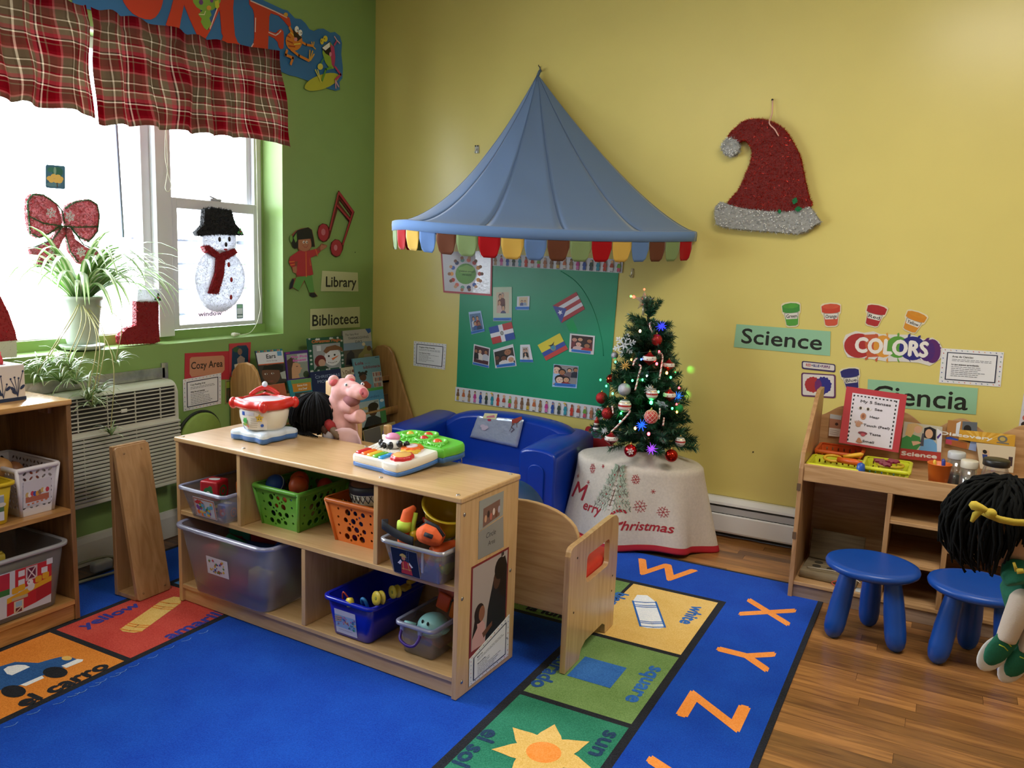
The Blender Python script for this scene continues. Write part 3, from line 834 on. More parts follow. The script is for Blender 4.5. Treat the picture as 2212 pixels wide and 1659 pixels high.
frog('frog',[('e',1820,1085,235,95,'b8b83a',20,.35),('p',[(1840,600),(1925,560),(1970,620),(1990,760),(1975,910),(1920,915),(1860,830),(1820,700)],'8fb03a'),('p',[(1930,590),(1975,620),(1992,760),(1975,905),(1945,860),(1930,740)],'b83a6a'),('p',[(1810,635),(1920,545),(1935,700),(1920,745),(1860,710)],'1c1414'),('p',[(1815,635),(1915,560),(1920,620),(1860,670)],'eeeeea'),('e',1925,720,16,30,'d88aa0'),
 ('e',1857,515,30,42,'d8c83a'),('e',1812,550,24,42,'d8c83a'),('e',1845,515,6,8,'101010'),('e',1803,545,6,8,'101010'),('l',[(1975,600),(2010,540)],.01,'b83a6a'),('l',[(2010,540),(1975,485)],.007,'d8a0b0'),('l',[(2010,540),(2045,575)],.007,'d8a0b0'),('l',[(1835,770),(1795,840)],.007,'3f8a4a'),('e',1785,885,36,42,'d8d05a'),
 ('l',[(1930,900),(1860,920),(1810,1070)],.012,'5f9a3a'),('l',[(1795,1090),(1720,930)],.008,'d8d05a'),('l',[(1795,1090),(1750,930)],.008,'d8d05a'),('l',[(1980,890),(2055,990),(1985,1060)],.013,'b83a6a'),('l',[(1985,1070),(1990,1170)],.008,'d8a0b0'),('l',[(1990,1080),(2025,1150)],.008,'d8a0b0')],'two-coloured frog surfing on a green leaf')

# --- music note and child cut-outs
a=wall_art('g',.004);a.zoom(*E2)
n1=[(680,60),(855,300),(735,660),(725,720),(690,790),(650,806),(605,780),(588,700),(600,640),(640,605),(680,612),(720,660),(800,420),(670,255),(600,500),(575,590),(540,630),(500,636),(460,600),(444,530),(460,455),(500,428),(545,440),(580,490)]
hole=[(685,160),(820,345),(812,372),(680,195)]
q=MB();q.prism([[a.Z(*p)for p in n1],[a.Z(*p)for p in hole]],(XG+.003,0,0),a.U,a.V,.006,a.N)
o=q.build('music_note',M('5c1016',.4),label='red foam music note cut-out high on the green wall',cat='decoration',bev=.001)
a.off=.0094
NR='a5283a'
a.lz([(583,500),(682,85)],.012,NR);a.lz([(690,90),(842,300)],.016,NR);a.lz([(668,230),(812,392)],.012,NR);a.lz([(838,310),(730,660)],.012,NR)
a.ez(512,532,60,96,NR,20);a.ez(658,704,62,92,NR,20);a.ez(510,525,24,38,'c06a78');a.ez(648,700,20,34,'c87a88')
a.done('print',o)
a=wall_art('g',.004);a.zoom(*E2)
kid=[(165,690),(150,640),(135,600),(160,550),(200,510),(260,485),(340,472),(380,500),(400,590),(414,690),(372,690),(350,735),(430,715),(470,680),(490,655),(550,672),(545,695),(480,735),(440,785),(365,815),(395,1000),(370,1010),(385,1100),(410,1200),(445,1245),(400,1256),(358,1240),(352,1200),(300,1060),(290,1090),(230,1185),(170,1150),(130,1168),(140,1100),(165,1045),(210,1040),(207,990),(170,975),(150,915),(122,860),(140,800),(235,735),(225,712)]
o=card('child_cutout','cut-out of a running child in a red jacket beside the red music note','decoration',a,[a.Z(*p)for p in kid],'8a4a38',.003)
SKN='b07656'
a.pz([(235,735),(320,740),(430,712),(475,750),(365,815),(395,1000),(310,1028),(207,1005),(225,850),(190,860),(190,915),(150,915),(122,860),(140,800)],'b3303a')
a.pz([(210,1030),(385,1010),(410,1200),(355,1205),(300,1060),(235,1185),(170,1140)],'5f9a4a');a.pz([(165,1045),(185,1060),(165,1150),(130,1168),(140,1100)],'1c2230');a.pz([(358,1205),(410,1203),(445,1245),(400,1256),(358,1240)],'1a1c22')
a.ez(300,660,78,82,SKN,20);a.pz([(475,700),(490,655),(500,672),(550,672),(545,695),(480,735)],SKN);a.pz([(165,920),(210,905),(215,960),(205,990),(170,975)],SKN)
a.pz([(165,690),(150,640),(170,570),(220,505),(340,472),(380,500),(400,590),(414,690),(380,690),(372,598),(230,612),(228,705),(190,712)],'1b1d1c')
a.pz([(175,590),(210,535),(215,620),(200,645)],'6fa04a');a.ez(150,600,17,42,'6fa04a')
a.lz([(315,750),(320,1025)],.007,'d8703a');a.lz([(425,720),(445,790)],.006,'d8703a');a.lz([(128,860),(185,855)],.006,'d8703a');a.lz([(140,895),(188,885)],.006,'d8703a');a.pz([(350,800),(375,900),(360,905)],'c8603a')
for x in(290,323):a.ez(x,638,12,16,'f0ece6');a.ez(x+3,640,6,10,'2a1a14')
a.lz([(278,670),(300,695),(325,695),(343,665)],.0025,'9a2a2a')
a.done('print',o)
sign('g',E2,[(497,958),(895,980),(902,1190),(482,1188)],'pale paper sign reading Library on the green wall','Library',540,878,(1137,1140),.058,'c9cf9e')
sign('g',E2,[(362,1388),(918,1362),(920,1590),(362,1622)],'pale paper sign reading Biblioteca above the book rack','Biblioteca',388,905,(1578,1545),.062,'c4ca98')
# cozy area group
a=wall_art('g',.0015);a.zoom(*C2)
o=card('wall_sign','red card sign reading Cozy Area on the green wall','sign',a,[a.Z(*p)for p in[(645,1322),(1275,1290),(1275,1690),(640,1690)]],'b5313c',.001)
a.pz([(715,1400),(740,1375),(1180,1352),(1203,1375),(1205,1555),(1170,1600),(740,1655),(712,1610)],'c48a6c')
p,q_=a.Z(740,1545),a.Z(1172,1508)
a.text('Cozy Area',(p[0]+q_[0])/2,(p[1]+q_[1])/2,.0335,'2b2220','c',rot=math.atan2(q_[1]-p[1],q_[0]-p[0]),sx=.93,bold=.0008);a.done('lettering',o)
info_sheet('g',A3,[(115,1393),(390,1345),(390,1565),(120,1622)],'white bordered notice sheet just below the red Cozy Area sign','Cozy Reading Area','What We are Learning:',2,7,d=.003)
a=wall_art('g',.0035);a.zoom(*C2)
o=card('wall_picture','red mounted photo of a seated person, beside the Cozy Area sign','picture',a,[a.Z(*p)for p in[(1268,1187),(1573,1165),(1550,1655),(1265,1655)]],'bb4046',.001)
a.pz([(1310,1260),(1390,1215),(1510,1208),(1540,1260),(1530,1600),(1480,1645),(1300,1640)],'22405a');a.ez(1370,1270,50,40,'3a5a3a');a.pz([(1380,1400),(1430,1350),(1490,1390),(1480,1500),(1390,1500)],'9a8a80');a.ez(1420,1300,32,46,'8a6a58');a.pz([(1340,1480),(1460,1450),(1480,1530),(1350,1560)],'d8cbb0');a.pz([(1320,1560),(1500,1530),(1480,1640),(1390,1640)],'2a2420');a.pz([(1305,1580),(1360,1560),(1400,1640),(1300,1640)],'7a9ac0');a.done('print',o)
a=wall_art('g',.0015);a.zoom(*A3)
o=card('wall_picture','small photo of toys on green card right of the notice sheet','picture',a,[a.Z(*p)for p in[(420,1400),(550,1385),(553,1548),(420,1568)]],'a08a60',.001)
a.pz([(428,1405),(545,1392),(547,1542),(427,1560)],'3a4a30');a.pz([(480,1395),(545,1392),(545,1450),(485,1460)],'2f7a5a');a.pz([(428,1410),(470,1405),(470,1450),(428,1455)],'8a9a3a');a.ez(455,1490,22,30,'5a4630');a.ez(490,1480,14,26,'3a2a20');a.ez(465,1535,14,14,'d8d0c0');a.ez(495,1500,8,18,'c8c0b0');a.pz([(505,1470),(545,1465),(545,1525),(510,1530)],'2a3060');a.done('print',o)
a=wall_art('g',.001);a.zoom(340,840,.1205)
card('tape_strip','short strip of yellowed tape on the green wall above the green cushion','tape',a,[a.Z(*p)for p in[(715,430),(935,388),(938,465),(720,500)]],'b4a052',.0006)

# --- green board
a=wall_art('y',.001);a.zoom(*B2)
GP=M('15906a',.38,var=.04,scale=5,bump=.03)
bo=[a.Z(*p)for p in[(500,100),(1100,100),(2003,110),(1993,220),(1890,1520),(1300,1470),(465,1310),(497,420)]]
board=card('bulletin_board','large green paper bulletin board on the yellow wall under the canopy','board',a,bo,GP,.003)
q=MB()
f3=lambda x,y:a.O+a.U*a.Z(x,y)[0]+a.V*a.Z(x,y)[1]+a.N*(a.off)
q.tube([f3(*p)for p in smooth_loop([(1450,200),(1590,300),(1700,450),(1780,640),(1830,840),(1850,1000)],4,False)],.0025,6)
q.build('paper_crease',GP,board)
q=MB();q.tube([f3(*p)for p in smooth_loop([(470,1200),(500,1250),(570,1300)],4,False)],.0022,6);q.build('paper_crease',GP,board)
a.pz([(1490,690),(1555,640),(1605,755),(1595,780),(1525,765)],M('12a05e',.25));a.done('tape_patch',board)
def strip(label,zm,corners,n,off,d,u0=0.0):
 a=wall_art('y',d);a.zoom(*zm);cs=[a.Z(*p)for p in corners]
 o=card('border_strip',label,'border',a,cs,'d4d6de',.0008);f=bil(cs)
 spec=[('7a5a3a','c8a83a','6b4a32'),('b8643a','d8d0c8','6b4a32'),('8a6a48','a88a62','3a2418'),('b83a8a','c86aa8','2a1c1c'),('2a4a9a','2f58ac','2a4a9a'),('3a4a3a','3a4450','6a8a6a'),('2a8aa0','3a9ab0','1c1a1a'),('c03a2a','c8402a','7a4a2a'),('a84a3a','d0ccd0','c89a70'),('6a9a3a','c84a6a','c8a080'),('a86a4a','b4785a','b0a090'),('7a5a44','8a6a50','4a3020')]
 sk=['7a4e34','c89a78','a8744e','d8ac88','c09070','e0b898','d8b090','8a5234','d0a078','e8c0a0','d0a088','a06c4a']
 s=1.0/n
 for k in range(n):
  j=(k+off)%12;c1,c2,hr=spec[j];u=(k+.5)*s;w=s*.3
  P=lambda du,v:f(u+du*w,v)
  a.poly([P(-.8,.9),P(-.5,.5),P(.5,.5),P(.8,.9)],c2)
  a.poly([P(-1,.6),P(-.55,.33),P(.55,.33),P(1,.6),P(.5,.64),P(-.5,.64)],c1)
  a.poly([P(.55*math.cos(t*.785),.22+.12*math.sin(t*.785))for t in range(8)],hr)
  a.poly([P(.4*math.cos(t*.785),.25+.08*math.sin(t*.785))for t in range(8)],sk[j])
  for sgn in(-1,1):a.poly([P(sgn*.15,.9),P(sgn*.5,.9),P(sgn*.6,.96),P(sgn*.15,.96)],'2a2224')
  if j in(1,8):a.poly([P(-.9,.2),P(0,.08),P(.9,.2),P(0,.25)],'d8a884')
  if j==6:a.poly([P(-1.3,.12),P(-.5,.04),P(.4,.14),P(-.4,.18)],'d8b83a')
 a.done('print',o)
 return o
B1z=(840,120,.3165)
strip('white border strip of little figures along the top of the green board',B2,[(690,30),(2035,90),(2025,218),(690,142)],22,0,.005)
strip('white border strip of little figures along the bottom of the green board',B2,[(455,1290),(1900,1487),(1890,1620),(448,1422)],25,0,.005)
# flags and family photos
def flag(label,corners,draw):
 a=wall_art('y',.0052);a.zoom(*E3);cs=[a.Z(*p)for p in corners]
 o=card('flag_card',label,'flag',a,cs,'dcdce4',.001);draw(a,bil(cs));a.done('print',o)
def pr_(a,f):
 for k in range(5):qrect(a,f,0,k/5,1,(k+1)/5,'a8323a' if k%2==0 else 'd8d8e0')
 a.poly([f(0,0),f(.42,.5),f(0,1)],'3a4a9a')
 a.poly([f(.14+x,.5+y*1.5)for x,y in star(0,0,.1,.042,5,-PI/2)],'e8e8f0')
flag('red and white striped flag card with blue triangle and star',[(1072,555),(1355,390),(1458,595),(1175,762)],pr_)
def dr_(a,f):
 qrect(a,f,0,0,.41,.38,'2a4a9e');qrect(a,f,.59,0,1,.38,'b4383a');qrect(a,f,0,.62,.41,1,'b4383a');qrect(a,f,.59,.62,1,1,'2a4a9e')
 a.poly([f(.5+x*.07,.5+y*.12)for x,y in circ(0,0,1,12)],'3a3a44');a.poly([f(.5+x*.045,.5+y*.08)for x,y in circ(0,0,1,12)],'c8c8b8');a.poly([f(.5+x*.02,.5+y*.05)for x,y in circ(0,0,1,8)],'3a4a7a')
flag('flag card with white cross between blue and red quarters',[(308,815),(582,747),(626,950),(357,1016)],dr_)
def ec_(a,f):
 qrect(a,f,0,0,1,.5,'d8c83a');qrect(a,f,0,.5,1,.75,'2f4a9e');qrect(a,f,0,.75,1,1,'b8403a')
 a.poly([f(.5+x*.11,.52+y*.2)for x,y in circ(0,0,1,14)],'8a8a5a');a.poly([f(.5+x*.08,.52+y*.15)for x,y in circ(0,0,1,12)],'3f86a8');a.poly([f(.36,.3),f(.5,.36),f(.66,.26),f(.56,.42),f(.44,.42)],'2a221c')
flag('yellow, blue and red striped flag card with a coat of arms',[(893,1025),(1158,882),(1255,1075),(995,1212)],ec_)
def photo(label,corners,bg,people,cap=None,mount='d8dae2',inner=(.06,.06,.94,.86),d=.0055,name='family_photo',zm=E3,wall='y',extra=None):
 a=wall_art(wall,d);a.zoom(*zm);cs=[a.Z(*p)for p in corners]
 o=card(name,label,'photo',a,cs,mount,.001);f=bil(cs)
 u0,v0,u1,v1=inner;qrect(a,f,u0,v0,u1,v1,bg)
 g=lambda u,v:f(u0+(u1-u0)*u,v0+(v1-v0)*v)
 if extra:extra(a,g)
 for(u,v,r,skin,hair,cl)in people:  # head centre, radius, colours; bodies run to the edge
  b_=min(1,v+r*4)
  a.poly([g(max(0,u-r*1.7),b_),g(max(0,u-r*1.5),v+r*1.5),g(u-r*.5,v+r*.9),g(u+r*.5,v+r*.9),g(min(1,u+r*1.5),v+r*1.5),g(min(1,u+r*1.7),b_)],cl)
  a.poly([g(min(1,max(0,u+r*1.08*x)),min(1,max(0,v-r*.15+r*1.15*y)))for x,y in circ(0,0,1,12)],hair)
  a.poly([g(min(1,max(0,u+r*.8*x)),min(1,max(0,v+r*.12+r*.88*y)))for x,y in circ(0,0,1,12)],skin)
  if r>.11:
   for e in(-.3,.3):a.poly([g(u+r*(e+.1*x),v+r*.1*y)for x,y in circ(0,0,1,6)],'241a18')
   a.poly([g(u-r*.3,v+r*.45),g(u+r*.3,v+r*.45),g(u,v+r*.62)],'8a3a34')
 if cap:
  qrect(a,f,*cap,'2f74c8');c0,c1,c2,c3=cap;vm=(c1+c3)/2;u=c0+(c2-c0)*.12
  while u<c0+(c2-c0)*.85:qrect(a,f,u,vm-.012,u+.035,vm+.014,'1c3f80');u+=.05
 a.done('print',o)
 return o
S1_,S2_,S3_='c89a7c','a06c4e','6e4430'
photo('tall framed family photo with blue caption strip, upper left of board',[(360,333),(585,330),(585,738),(362,740)],'c8b8a0',[(.3,.22,.12,S1_,'4a2c20','8a5a4a'),(.5,.16,.12,S1_,'8a8078','5a2c28'),(.25,.5,.12,S1_,'6a3a28','c8a8a0'),(.55,.75,.13,S1_,'3a241c','4a4a6a')],(.02,.9,.98,.985),'b8c8b0',(.18,.15,.85,.77))
photo('small snapshot over a blue label, top middle of board',[(648,445),(798,440),(792,605),(645,605)],'c8b898',[(.35,.5,.13,S1_,'3a3a4a','4a5a8a'),(.7,.5,.12,S1_,'5a4a3a','8a98b0')],(-.12,.76,1.0,.98),'d0d4de',(.15,.06,.85,.7))
photo('curled blue-toned family photo at far left of board',[(68,632),(215,614),(262,862),(103,898)],'5a78a0',[(.3,.3,.12,S1_,'2a2a3a','c8d0e0'),(.65,.3,.12,S1_,'3a2a2a','a83a3a'),(.4,.6,.13,S1_,'2a2030','3a5a9a'),(.7,.62,.13,S2_,'1c1c24','2a3a5a')],(0,.87,1,.98),'a8c4e8',(.05,.1,.93,.86))
photo('wedding photo card in lower left of board',[(132,1012),(326,1060),(312,1300),(115,1255)],'4a2430',[(.4,.28,.13,S1_,'2a1a18','d8d0c8'),(.8,.25,.13,S2_,'241a18','b8bcc8'),(.12,.3,.12,S2_,'1c1414','1a1618')],(.02,.88,.98,.99))
photo('photo of smiling children and a baby in white, bottom of board',[(362,1082),(600,1012),(642,1275),(388,1302)],'2c2422',[(.1,.45,.16,S3_,'1a1210','3a2c2a'),(.7,.2,.22,S2_,'3a2a20','2a2022'),(.45,.55,.17,S3_,'140e0c','d8d4d8'),(.82,.72,.19,S1_,'e0dce0','dcd8dc')],(.08,.83,.95,.97),'d6d8e0',(.04,.14,.96,.86))
photo('small curled group photo on white paper, bottom middle of board',[(685,1022),(800,1018),(842,1232),(683,1228)],'b8aca8',[(.3,.3,.14,S1_,'2a1c18','2a2830'),(.65,.28,.14,S1_,'1c1818','1a1a20'),(.45,.6,.14,S1_,'2a2020','d0c8c8')],(0,.85,1,.99),'d6d8e2',(.2,.13,.78,.84))
photo('dark family photo with rounded corners at right of board',[(1280,885),(1578,915),(1562,1140),(1268,1105)],'33161a',[(.15,.3,.15,'c08878','2a1618','6a2a34'),(.42,.25,.14,S1_,'1c1214','2a2226'),(.35,.6,.16,'d8a898','3a2224','c8a8a8'),(.85,.3,.14,S2_,'1a1214','5a2a30'),(.75,.65,.16,S2_,'2a1818','a83430')],(.1,.83,.88,.97),'d4d2d8',(.07,.08,.93,.82))
photo('group selfie photo with blue caption at the bottom right of board',[(1085,1252),(1382,1278),(1360,1542),(1067,1522)],'8a8688',[(.12,.28,.22,'d8b4a0','2a2022','98b8e0'),(.36,.38,.15,S2_,'1c1818','5a2a38'),(.66,.25,.1,S1_,'241a1c','6a5a60'),(.92,.2,.11,S2_,'1a161c','24283a'),(.28,.8,.2,'d8b8a8','1c1618','b8a8b0'),(.56,.78,.15,S1_,'2a1c1e','8a2a30')],(.1,.82,.95,.95),'9cc4ee',(.02,.02,.98,.82))
# poster at the corner of the board
a=wall_art('y',.007);a.zoom(*B2)
cs=[a.Z(*p)for p in[(315,20),(805,5),(795,435),(340,400)]]
o=card('poster','shiny laminated poster of children around a green globe, corner of board','poster',a,cs,'b4555c',.001);f=bil(cs)
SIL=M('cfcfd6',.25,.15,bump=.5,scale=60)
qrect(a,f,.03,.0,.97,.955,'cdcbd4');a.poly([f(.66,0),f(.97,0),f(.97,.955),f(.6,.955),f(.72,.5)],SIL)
a.ez(550,225,98,98,'5f9440',24);a.pz([(480,170),(560,140),(640,170),(600,220),(500,215)],'86b45a')
for i in range(14):
 t=2*PI*i/14;x,y=550+132*math.cos(t),225+132*math.sin(t);tx,ty=math.cos(t),math.sin(t)
 a.ez(x,y,20,20,PAL[i%6],8,0);a.ez(x+22*tx,y+22*ty,16,16,['6e4430','a06c4e','c89a7c'][i%3],10)
c_=a.Z(560,210);a.text('Children around',c_[0],c_[1],.011,'1c3a14','c',slant=.2);a.text('the world',c_[0],c_[1]-.02,.011,'1c3a14','c',slant=.2)
a.done('print',o)
info_sheet('y',B2,[(62,858),(370,888),(355,1130),(57,1090)],'small notice sheet on the yellow wall left of the green board','Program-Wide Diversity','Our Classroom Values',2,6)
# hooks and marks on the yellow wall
t=empty('wall_hook',at(1031,327,1,YB)+V3((0,-.01,-.03)),'small clear plastic hook on the yellow wall left of the canopy','hook')
h=at(1031,318,1,YB)
q=MB();q.rbox(h+V3((0,-.003,-.012)),(.026,.006,.045),.004);q.build('base',sheer('d8d8d0',.6,.2),t)
q=MB();q.tube([h+V3((0,-.008,-.01)),h+V3((0,-.018,-.024)),h+V3((0,-.02,-.034)),h+V3((0,-.028,-.028))],.003,8);q.build('hook',M('d8d8d8',.3,.4),t)
q=MB();q.ball(h+V3((-.008,-.008,.006)),.004,8,6);q.ball(h+V3((.008,-.008,.006)),.004,8,6);q.build('pin',M('26221c',.5),t)
h=at(1366,590,1,YB)
q=MB();q.rbox(h+V3((0,-.003,0)),(.016,.006,.05),.004);q.tube([h+V3((0,-.006,-.005)),h+V3((-.004,-.016,-.02)),h+V3((-.01,-.02,-.012))],.0025,8)
q.build('wall_hook',sheer('d8cfa8',.5,.2),label='clear plastic hook on the yellow wall right of the green board',cat='hook')
h=at(1627,976,1,YB);q=MB();q.lathe([(.003,0),(.0035,.003),(.002,.005)],10,h,(0,-1,0));q.build('nail',M('2a2418',.5),label='tiny dark nail in the yellow wall left of the science shelf',cat='nail')
h=at(767,545,0,XG);q=MB();q.lathe([(.003,0),(.003,.002),(.002,.003)],10,h,(1,0,0));q.build('nail',M('2a3018',.5),label='tiny dark nail in the green wall right of the music note',cat='nail')

# --- science corner
sign('y',B6,[(105,272),(795,325),(790,505),(85,440)],'green paper sign reading Science on the yellow wall','Science',140,725,(408,462),.072,'8fbf9c')
sign('y',B6,[(1068,675),(1875,742),(1860,935),(1060,865)],'green paper sign reading Ciencia above the science shelf','Ciencia',1100,1795,(848,902),.083,'8fbf9c')
a=wall_art('y',.0015);a.zoom(*B6)
cl=[(885,400),(905,350),(980,322),(1040,335),(1110,325),(1160,345),(1240,348),(1400,350),(1480,385),(1540,370),(1590,400),(1615,450),(1605,520),(1560,555),(1520,578),(1440,555),(1300,545),(1200,545),(1100,528),(1000,520),(920,515),(895,470)]
o=card('wall_sign','rainbow paint splash sign reading COLORS on the yellow wall','sign',a,[a.Z(*p)for p in cl],'d6d2cc',.0012)
a.ez(1000,430,108,90,'a83030',24);a.pz([(1040,350),(1140,345),(1160,400),(1150,510),(1060,515)],'c05a3a');a.ez(1180,435,72,82,'d8963a');a.ez(1285,440,85,80,'5a9a3a',20);a.ez(1395,450,100,88,'2a2a7a',20);a.ez(1540,470,62,88,'5a2468',20);a.ez(1500,465,60,80,'4a2470')
for i in range(26):
 t=2*PI*i/26;x,y=1250+345*math.cos(t),445+98*math.sin(t)
 c=['a83030','c05a3a','d8963a','5a9a3a','2a2a7a','5a2468'][min(5,max(0,int((x-900)/115)))]
 a.pz([(x-8,y-6),(x+10*math.cos(t)+4,y+14*math.sin(t)),(x+8,y+6),(1250+300*math.cos(t),445+70*math.sin(t))],c)
p,q_=a.Z(975,472),a.Z(1500,512)
vs,_=text2d('COLORS');w=(max(v[0]for v in vs)-min(v[0]for v in vs))*.066/.69
a.text('COLORS',(p[0]+q_[0])/2,(p[1]+q_[1])/2,.066,'e6e2dc','c',rot=math.atan2(q_[1]-p[1],q_[0]-p[0]),sx=math.hypot(q_[0]-p[0],q_[1]-p[1])/w,bold=.0042);a.done('print',o)
def jar(label,text,tl,tr,br,bl,col,lid):
 a=wall_art('y',.0015);a.zoom(*B6);cs=[a.Z(*p)for p in(tl,tr,br,bl)];f=bil(cs)
 ol=[f(u,v)for u,v in((-.02,.06),(.1,-.02),(.5,-.06),(.9,-.02),(1.02,.06),(1.02,.42),(.93,.5),(.88,.96),(.75,1.03),(.25,1.03),(.12,.96),(.07,.5),(-.02,.42))]
 o=card('paint_pot_cutout',label,'picture',a,ol,'d8cfae',.0012)
 P=lambda l:[f(u,v)for u,v in l]
 a.poly(P([(.1,.35),(.9,.35),(.85,.93),(.7,.98),(.3,.98),(.15,.93)]),'9a9890');a.poly(P([(.12,.6),(.3,.57),(.7,.62),(.88,.58),(.84,.92),(.7,.97),(.3,.97),(.16,.92)]),col)
 a.poly(P([(.03,.1),(.2,.03),(.5,0),(.8,.03),(.97,.1),(.97,.36),(.8,.41),(.5,.43),(.2,.41),(.03,.36)]),lid)
 a.poly(P([(.5+.42*x,.13+.1*y)for x,y in circ(0,0,1,16)]),M(col,.4,var=.08,scale=40))
 a.poly(P([(.15,.44),(.85,.44),(.83,.68),(.17,.68)]),'d8d4cc')
 p,q_=f(.2,.63),f(.8,.63);vs,_=text2d(text);hh=math.dist(f(0,.47),f(0,.62));w=(max(v[0]for v in vs)-min(v[0]for v in vs))*hh/.69
 a.text(text,(p[0]+q_[0])/2,(p[1]+q_[1])/2,hh,'2a2626','c',rot=math.atan2(q_[1]-p[1],q_[0]-p[0]),sx=math.dist(p,q_)/w,bold=.0004);a.done('print',o)
jar('green paint pot cut-out above the Science sign','Green',(432,122),(572,112),(575,285),(455,292),'4f9a3a','3f8a3a')
jar('orange-red paint pot cut-out labelled Orange on the wall','Orange',(722,125),(870,120),(865,285),(738,292),'c8523a','c0402c')
jar('red paint pot cut-out, third along the wall','Red',(1068,118),(1220,150),(1155,302),(1030,270),'a8282c','a42228')
jar('tilted yellow paint pot cut-out above the COLORS sign','Yellow',(1362,160),(1515,212),(1430,352),(1305,300),'d08a2a','cc8222')
jar('blue paint pot cut-out right of the paint mixing card','Blue',(858,605),(1003,588),(1020,745),(895,760),'2a2a6a','282a6c')
a=wall_art('y',.0015);a.zoom(*B6)
rc=lambda x0,y0,x1,y1,dy,r:[a.Z(x,y+dy*(x-x0)/(x1-x0))for x,y in rrect(x0,y0,x1,y1,r)]
o=card('colour_mix_card','narrow card reading RED + BLUE = PURPLE on the yellow wall','sign',a,rc(583,540,830,600,26,14),'3a2a58',.001)
a.poly(rc(592,549,822,590,24,10),'d8d2cc')
tx=[('RED',614,650,'b03030'),('+',654,664,'2a2a4a'),('BLUE',668,712,'2a2a7a'),('=',716,724,'2a2a4a'),('PURPLE',728,790,'6a3070')]
for s_,x0,x1,c in tx:
 p,q_=a.Z(x0,576+(x0-583)*.1),a.Z(x1,576+(x1-583)*.1);a.fit(s_,p[0],q_[0],(p[1]+q_[1])/2,.0125,c,bold=.0005)
a.done('print',o)
a=wall_art('y',.0015);a.zoom(*B6)
o=card('colour_mix_card','purple-edged card of mixing red and blue paint splats','sign',a,rc(580,626,832,800,16,16),'5a2a58',.001)
a.poly(rc(590,636,820,790,14,10),'d8d2cc')
def splat(x,y,r,c,s_):
 rr=random.Random(s_);a.pz([(x+r*(1+(.16 if i%2 else-.04)*rr.random())*math.cos(2*PI*i/30),y+r*(1+(.16 if i%2 else-.04)*rr.random())*math.sin(2*PI*i/30))for i in range(30)],c)
splat(662,715,56,'a83032',1);splat(740,722,60,'2c2c80',2);a.ez(704,722,26,46,'6a2a68');a.done('print',o)
info_sheet('y',B6,[(1612,448),(2065,478),(2040,732),(1588,700)],'white bordered notice sheet right of the COLORS sign','Area de Ciencias:','Lo que estamos aprendiendo:',2,6)
# picture at the right edge of the frame and red folder behind the tree
a=wall_art('y',.002);a.zoom(2000,840,.1567)
o=card('poster','white poster with pink figures cut by the right edge of the picture','poster',a,[a.Z(*p)for p in[(1350,60),(1700,80),(1640,700),(1270,580)]],'d0d0d8',.001)
a.ez(1385,400,55,45,'c86a5a');a.ez(1370,490,60,42,'2a2022');a.ez(1400,520,30,30,'d8b898');a.pz([(1360,230),(1420,215),(1400,310),(1350,300)],'2a2430');a.done('print',o)
a=wall_art('y',.002);a.zoom(1200,880,.0844)
o=card('wall_pocket','red paper pocket chart with a small picture behind the Christmas tree','pocket',a,[a.Z(*p)for p in[(790,500),(830,480),(1500,560),(1440,1310),(690,1170),(760,560)]],'b3232a',.002)
a.pz([(920,500),(1200,530),(1160,800),(890,780)],'7a8aa8');a.ez(1030,660,95,120,'2a6a5a');a.pz([(970,690),(1080,630),(1110,690),(1040,740)],'6a4a8a')
a.pz([(730,800),(860,810),(850,1150),(700,1150)],'a01c24');a.pz([(690,1175),(860,1210),(850,1275),(690,1260)],'8a6a3a');
p=a.Z(1000,1130);a.text('Line',p[0],p[1],.05,'7a1018','c',rot=-.1);a.done('print',o)
# ------------------------------------------------------------------ curtains of the window
def plaid():
 m=bpy.data.materials.new('plaid_cloth');m.use_nodes=True
 nt=m.node_tree;L=nt.links.new;nt.nodes.remove(_bsdf(m));out=nt.nodes['Material Output']
 uv=nt.nodes.new('ShaderNodeUVMap');sp=nt.nodes.new('ShaderNodeSeparateXYZ');L(uv.outputs[0],sp.inputs[0])
 def band(sock,k):
  mu=nt.nodes.new('ShaderNodeMath');mu.operation='MULTIPLY';mu.inputs[1].default_value=k;L(sock,mu.inputs[0])
  fr=nt.nodes.new('ShaderNodeMath');fr.operation='FRACT';L(mu.outputs[0],fr.inputs[0])
  r=nt.nodes.new('ShaderNodeValToRGB');r.color_ramp.interpolation='CONSTANT'
  st=[(0,'7a1524'),(.14,'8e2030'),(.2,'b87a78'),(.24,'786a58'),(.4,'665848'),(.43,'d4cab8'),(.46,'6e604e'),(.58,'8a3a40'),(.62,'d4cab8'),(.645,'8a7c68'),(.76,'a85a60'),(.84,'4a2426'),(.87,'dcd4c4'),(.895,'7a1524'),(.97,'8a7c68')]
  el=r.color_ramp.elements
  while len(el)<len(st):el.new(.5)
  for e,(p,c)in zip(el,st):e.position=p;e.color=rgb(c)
  L(fr.outputs[0],r.inputs[0]);return r.outputs[0]
 a,b_=band(sp.outputs[0],1/.24),band(sp.outputs[1],1/.2)
 mx=nt.nodes.new('ShaderNodeMix');mx.data_type='RGBA';mx.inputs[0].default_value=.5;L(a,mx.inputs[6]);L(b_,mx.inputs[7])
 d=nt.nodes.new('ShaderNodeBsdfDiffuse');t=nt.nodes.new('ShaderNodeBsdfTranslucent');ms=nt.nodes.new('ShaderNodeMixShader')
 ms.inputs[0].default_value=.42;L(mx.outputs[2],d.inputs[0]);L(mx.outputs[2],t.inputs[0]);L(d.outputs[0],ms.inputs[1]);L(t.outputs[0],ms.inputs[2]);L(ms.outputs[0],out.inputs[0])
 return m
PLAID=plaid()
